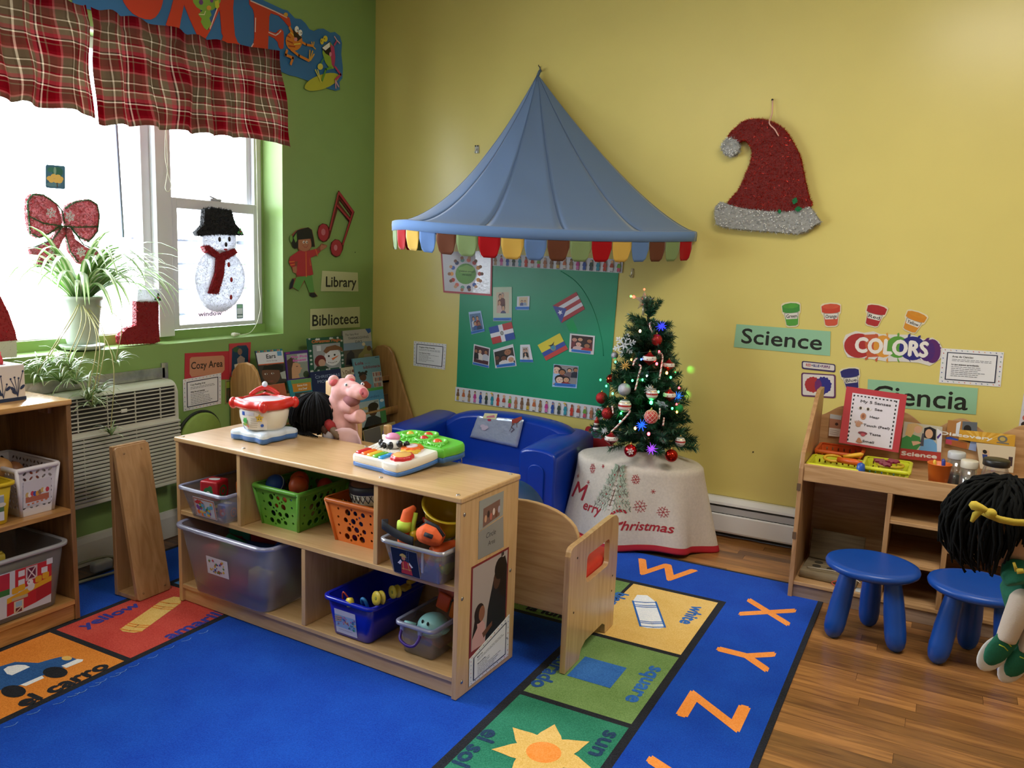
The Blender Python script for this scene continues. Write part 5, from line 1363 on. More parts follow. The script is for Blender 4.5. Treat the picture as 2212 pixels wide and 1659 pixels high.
# --- clear bin with soft blocks
t=open_bin('clear_bin','small clear bin with soft picture blocks, top left of the toy shelf',S1,(.078,-.05,.322,.235),(.112,-.025,.292,.21),.3701,.492,CLR,rimmat=RIMC)
label_card('photo label of coloured toys on the small clear bin',S1,.15,.265,.385,.462,-.0292,-.205,lambda a,w,h:(a.rect(.01*w,.03*h,.99*w,.97*h,'a8705a'),a.rect(.06*w,.06*h,.94*w,.9*h,'b8bcc8'),confetti(38,RB+['2a4a6a'],.15,.12,.85,.8,.07,4)(a,w,h)))
def soft_block(label,c,s,rz,col,motif):
 X=S1@Matrix.Translation(c)@Matrix.Rotation(rz,4,'Z')
 o=MB(X);o.rbox((0,0,s/2),(s,s,s),.006,2);b=o.build('toy_block',M(col,.4),label=label,cat='block',group='soft picture blocks')
 for k in range(4):
  R=X@Matrix.Rotation(k*PI/2,4,'Z');a=Art(R@V3((-s/2,-s/2-.0006,0)),R.to_3x3()@V3((1,0,0)),(0,0,1))
  for d_ in(.1,):a.poly(rrect(s*d_,s*d_,s*(1-d_),s*(1-d_),.006),M(motif[0],.45))
  if k%2==0:
   a.ell(s*.5,s*.45,s*.28,s*.24,motif[1]);a.ell(s*.62,s*.66,s*.12,s*.12,motif[1]);a.ell(s*.5,s*.4,s*.12,s*.1,motif[2])
  else:
   for g in(.3,.2,.1):a.ell(s*.5,s*.45,s*g,s*g*1.1,motif[1]if g!=.2 else motif[0])
  a.done('motif',b)
 a=Art(X@V3((-s/2,-s/2,s+.0006)),X.to_3x3()@V3((1,0,0)),X.to_3x3()@V3((0,1,0)));a.ell(s*.5,s*.5,s*.3,s*.2,'d8d8d8');a.ell(s*.62,s*.6,s*.14,s*.12,'d8d8d8');a.done('motif',b)
soft_block('red soft block with a green creature, on top of the small clear bin',(.155,.05,.43),.075,.25,'b3202c',('a81c28','2a6a3a','e0e0d8'))
soft_block('orange soft block behind the red one in the small clear bin',(.255,.13,.425),.072,-.1,'c8661c',('c05a18','d89a4a','3a3a6a'))
soft_block('green soft block low in the small clear bin',(.17,.06,.374),.055,.5,'2f7a4a',('2a6a40','d8c84a','3a3a6a'))
soft_block('blue soft block low in the small clear bin',(.24,.04,.374),.055,.1,'2a52a0',('244a94','d85a4a','e0e0e0'))
# --- big milky tote with foam blocks
t=open_bin('storage_tote','large milky plastic tote of foam blocks, lower left of the toy shelf',S1,(.05,-.045,.535,.3),(.098,-.015,.49,.275),.0711,.338,MILK,rim=.016,r=.045,rimmat=RIMC)
label_card('picture label of building blocks on the milky tote',S1,.205,.32,.17,.24,-.0272,-.112,lambda a,w,h:confetti(30,['c8a83a','2f4aa0','b83a3a','4a8a3a'],.12,.15,.85,.85,.06,9,'s')(a,w,h))
def foam(label,c,d,R,col):
 b=MB(S1);b.rbox(c,d,.004,2,R=Matrix.Rotation(R[0],3,'X')@Matrix.Rotation(R[1],3,'Y')@Matrix.Rotation(R[2],3,'Z'))
 b.build('foam_block',M(col,.7),label=label,cat='block',group='foam blocks in the milky tote')
foam('pale yellow foam block against the front of the tote',(.42,.035,.165),(.085,.05,.09),(.1,.15,.1),'c8bc84')
foam('red foam block at the left end of the tote',(.15,.1,.17),(.08,.16,.15),(0,-.1,.2),'b82838')
foam('green foam block standing near the label of the tote',(.25,.05,.255),(.08,.06,.06),(.2,.5,.3),'2a8a68')
foam('blue foam block across the middle of the tote',(.36,.08,.24),(.2,.08,.07),(0,-.05,.1),'2858a8')
foam('crimson foam block on the bottom of the tote',(.33,.09,.115),(.17,.1,.06),(0,0,-.1),'b02448')
foam('dark blue foam block at the right end of the tote',(.44,.16,.26),(.06,.12,.09),(.2,0,.3),'1c3f9a')
foam('teal foam block at the back left of the tote',(.15,.22,.28),(.12,.1,.08),(0,.1,0),'1c7a64')
foam('dark red foam block at the back of the tote',(.3,.21,.24),(.14,.1,.12),(.1,0,.2),'8a1c2c')
foam('green foam block low at the right of the tote',(.44,.2,.13),(.05,.12,.08),(0,0,.1),'1f7a50')
# --- green basket of balls
GB=M('62a83a',.4,coat=.1)
holed_bin('green_basket','green plastic basket with round holes holding balls, on the toy shelf',S1,(.362,.055,.586,.318),(.384,.08,.562,.3),.3701,.525,GB,.01,3)
bl=random.Random(4)
def ball(label,u,v,w,r,col,seam=None):
 c=S1@V3((u,v,w));b=MB();b.ball(c,r,20,12);o=b.build('ball',M(col,.45,var=.06,scale=40),label=label,cat='ball',group='balls in the green basket')
 if seam:
  b=MB();b.tube([c+V3((r*1.005*math.cos(a_),r*1.005*math.sin(a_)*.5,r*1.005*math.sin(a_)*.866))for a_ in[i*.3 for i in range(22)]],.0015,6,caps=False);b.build('seam',M(seam,.5),o)
ball('blue ball with pale seam at the left of the green basket',.395,.13,.51,.036,'2a55b0','c8d0d8');ball('orange ball at the back left of the green basket',.448,.2,.517,.036,'c8502a');ball('orange ball in the middle of the green basket',.503,.14,.52,.036,'c8552c','b8481f')
ball('red ball at the back right of the green basket',.53,.25,.5,.03,'b03a30');ball('blue ball showing through the front holes of the basket',.52,.115,.455,.03,'3a72c8');ball('orange ball low behind the green basket front',.45,.118,.452,.032,'c05028');ball('tan ball low at the right of the green basket',.5,.2,.41,.032,'b89a70');ball('dark blue ball low at the left of the green basket',.405,.125,.43,.028,'2a4a8a')
# --- orange basket of instruments
OB=M('d8722a',.4,coat=.1)
holed_bin('orange_basket','orange plastic basket with round holes holding instruments',S1,(.688,.085,.935,.318),(.722,.105,.905,.3),.3701,.525,OB,.01,5)
t=empty('hand_drum',S1@V3((.87,.2,.5)),'small frame drum with patterned band on the orange basket','drum')
X=S1@Matrix.Translation((.842,.195,.522))@Matrix.Rotation(.1,4,'X')@Matrix.Rotation(-.12,4,'Y')
b=MB(X);b.lathe([(.093,.0),(.098,.01),(.1,.045),(.096,.047),(.09,.03),(.088,.006)],36);b.build('shell',M('ddd6c2',.5),t)
b=MB(X);b.lathe([(.1008,.042),(.102,.052),(.1,.066),(.096,.069),(.09,.068)],36,caps=False);b.build('band',M('1b1c22',.5),t)
b=MB(X);b.lathe([(.0955,.0685),(.05,.0685),(.0,.0685)],36,caps=False);b.build('drum_skin',M('8a6a50',.6,var=.08,scale=15),t)
b=MB(X)
for i in range(30):
 a_=2*PI*i/30
 for s_ in(-1,1):
  P0=V3((.1006*math.cos(a_),.1006*math.sin(a_),.015));P1=V3((.1016*math.cos(a_+s_*.15),.1016*math.sin(a_+s_*.15),.04));b.tube([P0,P0.lerp(P1,.5)*1.003,P1],.0014,5)
b.build('pattern',M('20201f',.6),t,kind='stuff')
for i,(u,v,c)in enumerate(((.76,.13,'2a3a8a'),(.81,.125,'2f50b0'),(.855,.125,'3a2a6a'),(.78,.14,'6a2a7a'),(.83,.14,'4a2a80'))):
 b=MB(S1);b.lathe([(.014,0),(.018,.03),(.016,.06),(.006,.075)],14,(u,v,.375+.045*(i<3)),(.2,.1,1));b.build('shaker',M(c,.35),label='%s egg-shaped shaker seen through the holes of the orange basket, %s'%(('dark blue','blue','violet','purple','plum')[i],('far left','second from left','right','low left','low right')[i]),cat='shaker',group='shakers in the orange basket')
# --- clear bin with dress-up clothes
t=open_bin('clear_bin','clear bin of dress-up vests and a helmet, top right of the toy shelf',S1,(1.048,-.05,1.284,.22),(1.066,-.02,1.262,.2),.3701,.492,CLR2,rimmat=RIM2)
for u in(1.21,):
 b=MB(S1);b.rbox((u,-.047,.445),(.008,.003,.07),.002);b.build('rib',RIM2,t)
def hat_print(a,w,h):
 a.rect(.01*w,.01*h,.99*w,.99*h,'10131f');a.line([(.55*w,.5*h),(.62*w,.95*h)],.001,'5a6a8a');a.line([(.7*w,.95*h),(.6*w,.45*h)],.001,'5a6a8a')
 for k in range(5):a.line([(.57*w,(.5+k*.1)*h),(.68*w,(.55+k*.1)*h)],.0007,'4a5a78')
 a.poly([(.3*w,.05*h),(.72*w,.05*h),(.68*w,.5*h),(.5*w,.56*h),(.36*w,.5*h)],'a82a20');a.poly([(.2*w,.42*h),(.34*w,.58*h),(.38*w,.5*h),(.3*w,.38*h)],'d0d0dc');a.poly([(.66*w,.54*h),(.78*w,.38*h),(.72*w,.34*h),(.64*w,.46*h)],'d0d0dc')
 a.line([(.4*w,.2*h),(.42*w,.5*h)],.0016,'d8b04a');a.line([(.62*w,.2*h),(.6*w,.5*h)],.0016,'d8b04a');a.line([(.34*w,.24*h),(.7*w,.24*h)],.002,'c8a04a')
 a.ell(.46*w,.66*h,.075*w,.085*h,'b07a58');a.poly([(.32*w,.72*h),(.58*w,.7*h),(.55*w,.8*h),(.45*w,.84*h),(.35*w,.79*h)],'b09a50')
label_card('photo label of a worker in a red vest on the clear bin',S1,1.083,1.187,.378,.472,-.0232,-.246,hat_print,mount='a8a8b4')
HY=M('d2b52a',.35,coat=.15)
X=S1@Matrix.Translation((1.186,.115,.56))@Matrix.Rotation(.42,4,'Z')@Matrix.Rotation(.3,4,'X')@Matrix.Rotation(.2,4,'Y')@Matrix.Scale(.86,4)
t=empty('toy_helmet',S1@V3((1.205,.12,.49)),'yellow toy hard hat upside down on the clear bin','helmet')
b=MB(X);b.lathe([(.0,-.096),(.03,-.094),(.06,-.083),(.082,-.058),(.094,-.02),(.098,.02),(.116,.028),(.118,.031),(.096,.0245),(.09,-.02),(.078,-.055),(.055,-.078),(.0,-.09)],40,sx=.86,sy=1.0,caps=False);b.build('shell',HY,t)
b=MB(S1);b.rbox((1.135,.02,.5),(.03,.06,.035),.012);b.build('brim',HY,t)
O=X@V3((-.052,-.075,-.008));R3=X.to_3x3();nrm=V3((-.55,-.78,-.25)).normalized();uu=V3((.81,-.57,.05)).normalized();vv=nrm.cross(uu)*-1
if(R3@vv).z<0:vv=vv*-1
o_loc=V3((-.046,-.0745,-.012))
a=Art(X@o_loc+(R3@nrm)*.006,R3@uu,R3@vv)
if(a.N.dot(R3@nrm))<0:a=Art(X@o_loc+(R3@nrm)*.006,R3@-uu,R3@vv)
a.rr(-.034,-.015,.034,.015,.0148,'b5242a');a.rr(-.026,-.009,.026,.009,.0088,'d8d6c8');a.text('BOSS',0,.0045,.009,'8a7a2a','c',rot=PI,bold=.0006);a.done('badge',t,'red and white badge reading BOSS, upside down')
ORC=M('e0602a',.75,var=.08,scale=60,bump=.2);LIM=M('b5d045',.7);NAV=M('1c222c',.8,bump=.3,scale=400);GRS=M('8a8a80',.5)
def lump(name,label,cat,pts,rs,mat,extra=()):
 """soft cloth shape: a fat tube remeshed into one continuous surface"""
 t=MB(S1);t.tube(pts,rs,12);o=t.build(name,mat,label=label,cat=cat)
 md=o.modifiers.new('remesh','REMESH');md.mode='VOXEL';md.voxel_size=.004;md.use_smooth_shade=True
 for nm,p,r,m in extra:
  q=MB(S1);q.tube(p,r,10);q.build(nm,m,o)
 return o
lump('safety_vest','orange and lime safety vest standing up at the left of the clear bin','clothes',[(1.1,.0,.45),(1.105,.0,.52),(1.11,.01,.57),(1.12,.03,.585)],[.02,.024,.02,.008],ORC,[('reflective_stripe',[(1.108,-.01,.515),(1.109,-.01,.545)],[.0235,.0225],LIM),('reflective_stripe',[(1.128,.005,.46),(1.132,.005,.53),(1.13,.02,.57)],.008,LIM)])
lump('cloth_hat','orange cloth cap with black strap at the front of the clear bin','cap',[(1.175,-.01,.515),(1.2,-.012,.525),(1.225,-.005,.52),(1.25,.0,.51)],[.024,.034,.034,.02],ORC,[('strap',[(1.17,-.005,.535),(1.2,-.01,.56),(1.235,-.008,.552),(1.258,-.005,.525)],.006,NAV),('strap_end',[(1.215,-.045,.535),(1.24,-.04,.53)],.007,NAV)])
lump('safety_vest','crumpled lime and orange vest inside the right of the clear bin','clothes',[(1.235,.02,.4),(1.24,.05,.43),(1.245,.09,.46),(1.25,.13,.48)],[.022,.03,.03,.02],LIM,[('reflective_stripe',[(1.22,.0,.44),(1.255,.05,.45)],.024,GRS),('orange_trim',[(1.22,-.01,.465),(1.258,.06,.475)],.022,ORC)])
lump('safety_vest','folded orange vest with black lining in the middle of the clear bin','clothes',[(1.1,.03,.42),(1.16,.04,.41),(1.21,.01,.44),(1.22,.0,.48)],[.035,.03,.022,.015],ORC,[('black_lining',[(1.18,.0,.4),(1.2,.03,.45),(1.19,.05,.49)],.02,NAV)])
q=MB(S1);pp=[(1.052,-.02,.53),(1.05,-.045,.535),(1.06,-.05,.532),(1.09,-.045,.518),(1.13,-.04,.505),(1.165,-.035,.498)]
rows=[[V3(p)+V3((0,0,-.014)),V3(p)+V3((0,0,.014))]for p in smooth_loop(pp,5,False)]
q.grid(rows);q.build('webbing_belt',NAV,label='dark woven belt hanging over the left rim of the clear bin',cat='belt',solid=.003)
# --- blue bin with lacing toys
t=open_bin('blue_bin','deep blue plastic bin of lacing toys, lower middle of the toy shelf',S1,(.77,-.002,.972,.31),(.782,.02,.945,.29),.0711,.218,M('0c1fae',.28,coat=.3),rim=.012,r=.022)
def leaves_print(a,w,h):
 a.rect(.0,.25*h,w,.78*h,'8aa8d0');confetti(34,['3a6ab0','c85a4a','2a8a6a','6a4a9a','c86a9a','d8a04a'],.08,.28,.95,.72,.06,12,'s')(a,w,h)
 for k in range(3):a.line([(.02*w,(.5+k*.09)*h),(.3*w,(.56+k*.08)*h)],.004,'c09a80')
 a.line([(.15*w,.17*h),(.8*w,.17*h)],.001,'5a5a6a')
label_card('paper label of leaves and hands on the deep blue bin',S1,.805,.898,.085,.175,.0168,-.15,leaves_print,mount='c4c6d8')
YT=M('cdb83a',.45)
def spool(label,u,v,w,r,ax):
 t=empty('lacing_spool',S1@V3((u,v,w-r)),label,'toy','lacing toys in the blue bin');b=MB(S1)
 b.lathe([(r,-.012),(r,-.007),(r*.6,-.006),(r*.6,.006),(r,.007),(r,.012),(r*.3,.0125)],20,(u,v,w),ax);b.build('spool',YT,t);b=MB(S1);b.lathe([(r*.28,.0126),(r*.2,.0135)],12,(u,v,w),ax);b.build('centre',M('8a8a3a',.5),t)
spool('yellow wooden spool leaning at the right rim of the blue bin',.965,.045,.235,.024,(-.3,-1,.2));spool('second yellow spool behind the first in the blue bin',.99,.1,.245,.022,(-.3,-1,.1))
q=MB(S1);q.box(.955,.16,.22,.985,.2,.235,.004);q.box(.965,.19,.235,.985,.23,.25,.004);q.build('lacing_block',M('b89a34',.5),label='yellow stepped lacing piece at the back of the blue bin',cat='toy')
t=empty('lacing_bead',S1@V3((.875,.0,.2)),'yellow bead with red lace on the front rim of the blue bin','toy')
b=MB(S1);b.lathe([(.0155,-.008),(.0165,0),(.0155,.008)],10,(.878,.0,.214),(-.35,-1,.1));b.build('bead',M('e0c83a',.4),t)
b=MB(S1);b.tube(smooth_loop([(.866,-.011,.212),(.885,-.009,.214),(.905,.0,.213),(.918,.02,.2)],4,False),.0025,6);b.build('lace',M('c83a2a',.5),t)
b=MB(S1);b.tube(smooth_loop([(.9,.04,.2),(.905,.03,.222),(.918,.03,.22),(.922,.04,.195)],4,False),.006,8);b.build('lacing_ring',M('2a78b8',.4),label='blue plastic ring beside the yellow bead in the blue bin',cat='toy')
b=MB(S1);b.tube(smooth_loop([(.82,.03,.2),(.83,.02,.232),(.845,.03,.21)],4,False),.0028,6);b.build('lace',M('c8483a',.5),label='red lace loop standing above the front of the blue bin',cat='toy')
# --- clear bin with a purple handle
t=open_bin('clear_bin','small clear bin with purple handle, lower right of the toy shelf',S1,(1.056,.028,1.2,.262),(1.064,.05,1.188,.245),.0711,.19,CLR,rim=.009,r=.015,rimmat=RIMC)
PUR=M('3a1c7a',.35)
b=MB(S1);b.tube(smooth_loop([(1.078,.03,.165),(1.077,.02,.148),(1.088,.008,.135),(1.12,.002,.127),(1.142,.008,.13),(1.152,.02,.148),(1.15,.03,.165)],4,False),.005,8);b.build('handle',PUR,t)
for u in(1.078,1.15):
 b=MB(S1);b.rbox((u,.03,.168),(.016,.012,.022),.004);b.build('handle_hinge',RIMC,t)
t=empty('toy_turtle',S1@V3((1.13,.11,.09)),'pale blue toy sea creature in the purple-handled bin','toy')
LBL=M('8cc4c8',.4)
b=MB(S1);b.ball((1.14,.115,.16),(.052,.055,.04),24,14);o=b.build('body',LBL,t)
b=MB(S1);b.lathe([(.054,-.006),(.058,0),(.054,.006)],24,(1.14,.115,.15));b.build('rim',LBL,t)
b=MB(S1);b.tube([(1.11,.055,.17),(1.085,.045,.178),(1.075,.045,.18)],[.012,.009,.006],10);b.build('flipper',LBL,t)
for u,v in((1.128,.072),(1.152,.068)):
 b=MB(S1);b.ball((u,v,.185),(.004,.005,.007),10,8);b.build('eye',M('1a2026',.3),t)
for n_,(u,v,w,c,lab)in enumerate(((1.135,.2,.26,'c86a5a','pink round toy face at the back of the purple-handled bin'),(1.2,.2,.235,'a8302a','dark red toy ring at the right of the purple-handled bin'))):
 b=MB(S1);b.lathe([(.03,-.008),(.042,-.004),(.044,.004),(.036,.01),(.0,.012)],24,(u,v,w),(-.3,-1,.25));o=b.build('toy_disc',M(c,.45),label=lab,cat='toy')
 if n_==0:
  for s_ in(-1,1):b=MB(S1);b.ball((u-.004+s_*.014,v-.014,w+.012),.0035,8,6);b.build('eye',M('1a1a1c',.3),o)
for(u,v,w,c,lab)in((1.145,.165,.225,'c8542c','orange rounded toy tile hanging from the pink toy face'),(1.195,.17,.2,'c86a2c','orange heart-shaped toy tile at the right of the purple-handled bin'),(1.13,.15,.1,'c85a4a','coral toy disc under the pale blue creature'),(1.15,.2,.085,'b8a04a','ochre toy disc on the bottom of the purple-handled bin')):
 b=MB(S1);b.rbox((u,v,w),(.05,.012,.06)if w>.15 else(.09,.08,.012),.02 if w>.15 else .006,3,R=Matrix.Rotation(.25,3,'Y'));b.build('toy_tile',M(c,.45),label=lab,cat='toy')
q=MB(S1);q.rbox((1.19,.19,.235),(.03,.015,.05),.01);q.build('toy_tile',M('d0b03a',.45),label='yellow toy tile between the orange tile and dark red ring',cat='toy')

# --- prints taped to the end of the toy shelf
ER=S1@Matrix.Translation((w_,0,0))@Matrix.Rotation(PI/2,4,'Z')  # local x runs along the depth of the shelf
def end_card(label,name,cat,q,mount,draw,off=.0005,t=.0008):
 a=Art(ER@V3((0,0,0)),ER.to_3x3()@V3((1,0,0)),(0,0,1),off);o=card(name,label,cat,a,q,mount,t);draw(a);a.done('print',o);return o
def d1(a):a.poly([(.125,.53),(.225,.545),(.225,.6),(.125,.592)],'7a5a50');[a.ell(.14+.016*k,.555+.012*(k%2),.007,.012,['c89a7c','3a2a28','b86a5a','d8c8c0','6e4430','a8a0b0'][k])for k in range(6)]
end_card('photo card of a group taped at the top of the shelf end','photo_card','photo',[(.101,.523),(.247,.54),(.247,.622),(.101,.622)],sheer('b4b8b4',.85,.2,.2,.3),d1)
def d2(a):
 a.text('Circle',.175,.488,.017,'2a2a30','c',slant=.2);a.text('Area',.18,.46,.015,'2a2a30','c',slant=.2)
end_card('clear pocket card with handwriting Circle Area on the shelf end','word_card','sign',[(.104,.43),(.26,.427),(.25,.535),(.101,.52)],sheer('a9aaa8',.85,.15,.2,.3),d2,.0001)
def d3(a):
 a.poly([(.078,.13),(.285,.13),(.286,.41),(.075,.41)],'a89c98');a.poly([(.16,.13),(.285,.13),(.285,.3),(.27,.35),(.2,.33),(.17,.24)],'1a1c24');a.poly([(.205,.33),(.235,.39),(.27,.395),(.285,.36),(.285,.24),(.255,.26)],'1a1414');a.ell(.222,.325,.022,.032,'4a3026');a.ell(.24,.36,.034,.038,'18120f')
 a.poly([(.245,.395),(.262,.4),(.262,.412),(.245,.412)],'3a3434');a.poly([(.08,.13),(.16,.13),(.155,.2),(.12,.235),(.085,.2)],'c89a98');a.ell(.12,.245,.03,.034,'2a1a16');a.ell(.135,.24,.018,.026,'8a5a44');a.poly([(.08,.17),(.1,.26),(.11,.2)],'241612');a.poly([(.14,.17),(.2,.19),(.2,.175),(.15,.15)],'6a4434')
end_card('large photo of an adult and a child in profile on the shelf end','wall_picture','photo',[(.067,.11),(.293,.17),(.294,.417),(.067,.417)],'7a2428',d3)
aa=Art(ER@V3((0,0,0)),ER.to_3x3()@V3((1,0,0)),(0,0,1),.0018)
info_sheet(None,None,[(.068,.11),(.312,.172),(.315,.02),(.07,.016)],'white bordered notice sheet at the bottom of the shelf end','Block Area','What we are learning:',2,7,art=aa)

# ------------------------------------------------------------------ on top of the toy shelf
WP=M('dcdad2',.3,coat=.2);RP=M('c9261f',.3,coat=.25);BP=M('3f6fb5',.35,coat=.1)
t=empty('toy_drum',S1@V3((.275,.2,.656)),'white toy drum with red lobed rim on the toy shelf','drum')
DX=S1@Matrix.Translation((.275,.19,.6562))@Matrix.Rotation(math.radians(-45),4,'Z')@Matrix.Diagonal((.8,.8,1.1,1))
def lobed(R0,amp,n=48,k=4):
 o=[]
 for i in range(n):
  a_=2*PI*i/n;l=max(0,math.cos(k*a_))**2.2;o.append((a_,R0+amp*l))
 return o
def lobe_rows(b,R0,amp,hs):
 rows=[[V3(((r_+d)*math.cos(a_),(r_+d)*math.sin(a_),z))for a_,r_ in lobed(R0,amp)]for d,z in hs]
 b.grid(rows,close=True);n=48;b.add(rows[0],[tuple(range(n-1,-1,-1))]);b.add(rows[-1],[tuple(range(n))])
b=MB(DX);lobe_rows(b,.108,.045,[(-.012,.001),(-.002,.003),(0,.012),(0,.02)]);b.build('foot_ring',BP,t)
b=MB(DX);lobe_rows(b,.108,.045,[(.0005,.02),(.001,.028),(-.006,.035),(-.025,.039),(-.05,.04)]);b.build('base',M('c9d6e6',.3,coat=.2),t)
b=MB(DX);b.lathe([(.085,.038),(.1,.05),(.111,.08),(.114,.1),(.108,.118)],48);b.build('body',WP,t)
b=MB(DX);rows=[[V3(((r_+d)*math.cos(a_),(r_+d)*math.sin(a_),z+.004*(r_-.118)/.03))for a_,r_ in lobed(.118,.022)]for d,z in((-.012,.112),(.002,.114),(.008,.124),(.004,.136),(-.008,.143),(-.02,.144),(-.022,.138))]
b.grid(rows,close=True);b.build('rim',RP,t)
for k in range(4):
 a_=PI/2*k;b=MB(DX);b.ball((.14*math.cos(a_),.14*math.sin(a_),.128),(.021,.021,.02),16,10);b.build('rim_knob',RP,t)
b=MB(DX);b.lathe([(.1,.139),(.06,.142),(0,.143)],40,caps=False);b.build('drum_skin',M('cfd0de',.25,coat=.3),t)
b=MB(DX);hp=[V3((.112*math.cos(2.5+i*.13),.112*math.sin(2.5+i*.13),.142+.024*math.sin(i/10*PI)))for i in range(11)]
b.tube(hp,.009,10);b.build('handle',RP,t)
b=MB(DX);b.ball(hp[5]+V3((0,0,.012)),(.014,.014,.011),14,8);b.build('handle_knob',M('cdd6e6',.3),t)
def wrap(r,a0,a1,z0,z1,mat,name,lab=None,bulge=.002):
 b=MB(DX);n=10;rows=[]
 for j in range(5):
  z=z0+(z1-z0)*j/4;R_=.1+(.014*math.sin(min(1,max(0,(z-.045)/.06))*PI/2))+bulge
  rows.append([V3((R_*math.cos(a0+(a1-a0)*i/n),R_*math.sin(a0+(a1-a0)*i/n),z))for i in range(n+1)])
 b.grid(rows);return b.build(name,mat,t,lab)
F0=math.radians(-72+45)  # the panel faces the window side of the camera
wrap(0,F0-.62,F0+.62,.046,.116,M('ddd9d4',.35),'front_panel')
wrap(0,F0-.52,F0+.1,.095,.108,M('c9c9d6',.3),'slot',bulge=.0026);wrap(0,F0-.5,F0-.34,.094,.107,M('2a52a8',.4),'sticker',bulge=.003)
def on_body(an,z,bul=.0035):R_=.1+(.014*math.sin(min(1,max(0,(z-.045)/.06))*PI/2))+bul;return DX@V3((R_*math.cos(an),R_*math.sin(an),z)),DX.to_3x3()@V3((math.cos(an),math.sin(an),0))
P_,N_=on_body(F0+.32,.088);a=Art(P_,V3((0,0,1)).cross(N_),(0,0,1));a.poly(star(0,0,.017,.009,5),'d8b84a');a.ell(-.004,-.004,.0022,.0018,'5a4a2a');a.ell(.004,-.003,.0022,.0018,'5a4a2a');a.line([(-.002,-.004),(-.002,.004),(.006,.005),(.006,-.003)],.001,'5a4a2a');a.done('star_button',t)
P_,N_=on_body(F0-.35,.076);a=Art(P_,V3((0,0,1)).cross(N_),(0,0,1));a.ell(0,0,.011,.009,'3f9a4a');a.ell(-.004,.008,.004,.004,'5ab05a');a.ell(.005,.008,.004,.004,'5ab05a');a.ell(.002,-.014,.013,.006,'7aa04a');a.poly([(-.008,-.03),(.0,-.02),(.012,-.024),(.016,-.032)],'d8dce8');a.line([(-.01,-.02),(0,-.03)],.003,'3f6ac0');a.line([(.006,-.014),(.02,-.022)],.003,'c83a3a');a.done('frog_sticker',t)
P_,N_=on_body(F0+.42,.062);b=MB();b.lathe([(.006,0),(.006,.002),(.004,.003)],14,P_,N_);b.build('button',M('2a52a8',.35),t)
b=MB()
for j in range(5):
 for i in range(6):
  P_,N_=on_body(F0-.1+i*.055+j*.02,.055+j*.0075,.003);b.lathe([(.0011,0),(.0011,.0006)],6,P_,N_)
b.build('speaker_holes',M('2a2620',.6),t,kind='stuff')
# piano toy
PX=S1@Matrix.Translation((.91,.085,.6575))@Matrix.Rotation(math.radians(-6),4,'Z')@Matrix.Rotation(math.radians(4.5),4,'X')@Matrix.Diagonal((.9,.95,.95,1))
t=empty('toy_piano',S1@V3((.905,.2,.656)),'farm piano toy with coloured keys and green back on the toy shelf','toy')
def slab(o,z0,z1,mat,name,rnd=.006,n=3):
 b=MB(PX);c=V3((sum(p[0]for p in o)/len(o),sum(p[1]for p in o)/len(o),0));rows=[]
 for k,z in((.985,z0),(1,z0+.002),(1,z1-rnd),(.985,z1-rnd*.3),(.96,z1)):rows.append([V3((c.x+(p[0]-c.x)*k,c.y+(p[1]-c.y)*k,z))for p in o])
 b.grid(rows,close=True);b.add(rows[0],[tuple(range(len(o)-1,-1,-1))]);b.add(rows[-1],[tuple(range(len(o)))],False);return b.build(name,mat,t)
fo=smooth_loop([(-.112,.012),(-.1,-.006),(.04,-.006),(.055,-.01),(.11,-.012),(.13,.0),(.138,.08),(.132,.19),(.1,.205),(-.13,.205),(-.15,.19),(-.135,.1)],3)
go=smooth_loop([(-.15,.2),(.13,.19),(.155,.21),(.17,.27),(.15,.315),(.02,.33),(-.1,.34),(-.16,.31)],3)
slab(fo,0,.016,BP,'front_base',.003);slab(fo,.016,.045,M('e2dfd8',.3,coat=.2),'front_deck',.01);slab(go,.0,.02,M('2f5f96',.35),'back_base',.003);slab(go,.02,.052,M('5cb83a',.35,coat=.15),'back_deck',.01)
KC=['c4202a','e0641c','dcb83a','5fae38','2a8fd0']
for k,c in enumerate(KC):
 b=MB(PX);b.rbox((-.096+k*.03,.035,.046),(.026,.062,.012),.005,3);b.build('piano_key',M(c,.25,coat=.3),t)
def puck(u,v,z,r,h,col,name,n=24,wave=0):
 b=MB(PX);rows=[]
 for k,zz in((1,0),(1,h*.7),(.92,h),(.0,h)):rows.append([V3((u+r*k*(1+wave*math.cos(9*2*PI*i/n))*math.cos(2*PI*i/n),v+r*k*(1+wave*math.cos(9*2*PI*i/n))*math.sin(2*PI*i/n),z+zz))for i in range(n)])
 b.grid(rows,close=True);return b.build(name,M(col,.35,coat=.2),t)
puck(.085,.055,.042,.042,.016,'c4222a','drum_button',54,.05);puck(.085,.055,.056,.034,.004,'d8a85a','drum_button_top')
puck(.055,.125,.042,.036,.01,'d8b03a','roller',54,.08);puck(.035,.155,.042,.04,.014,'e0661c','flower_button',45,.1);puck(.035,.155,.055,.022,.004,'d8c8d0','flower_button_top')
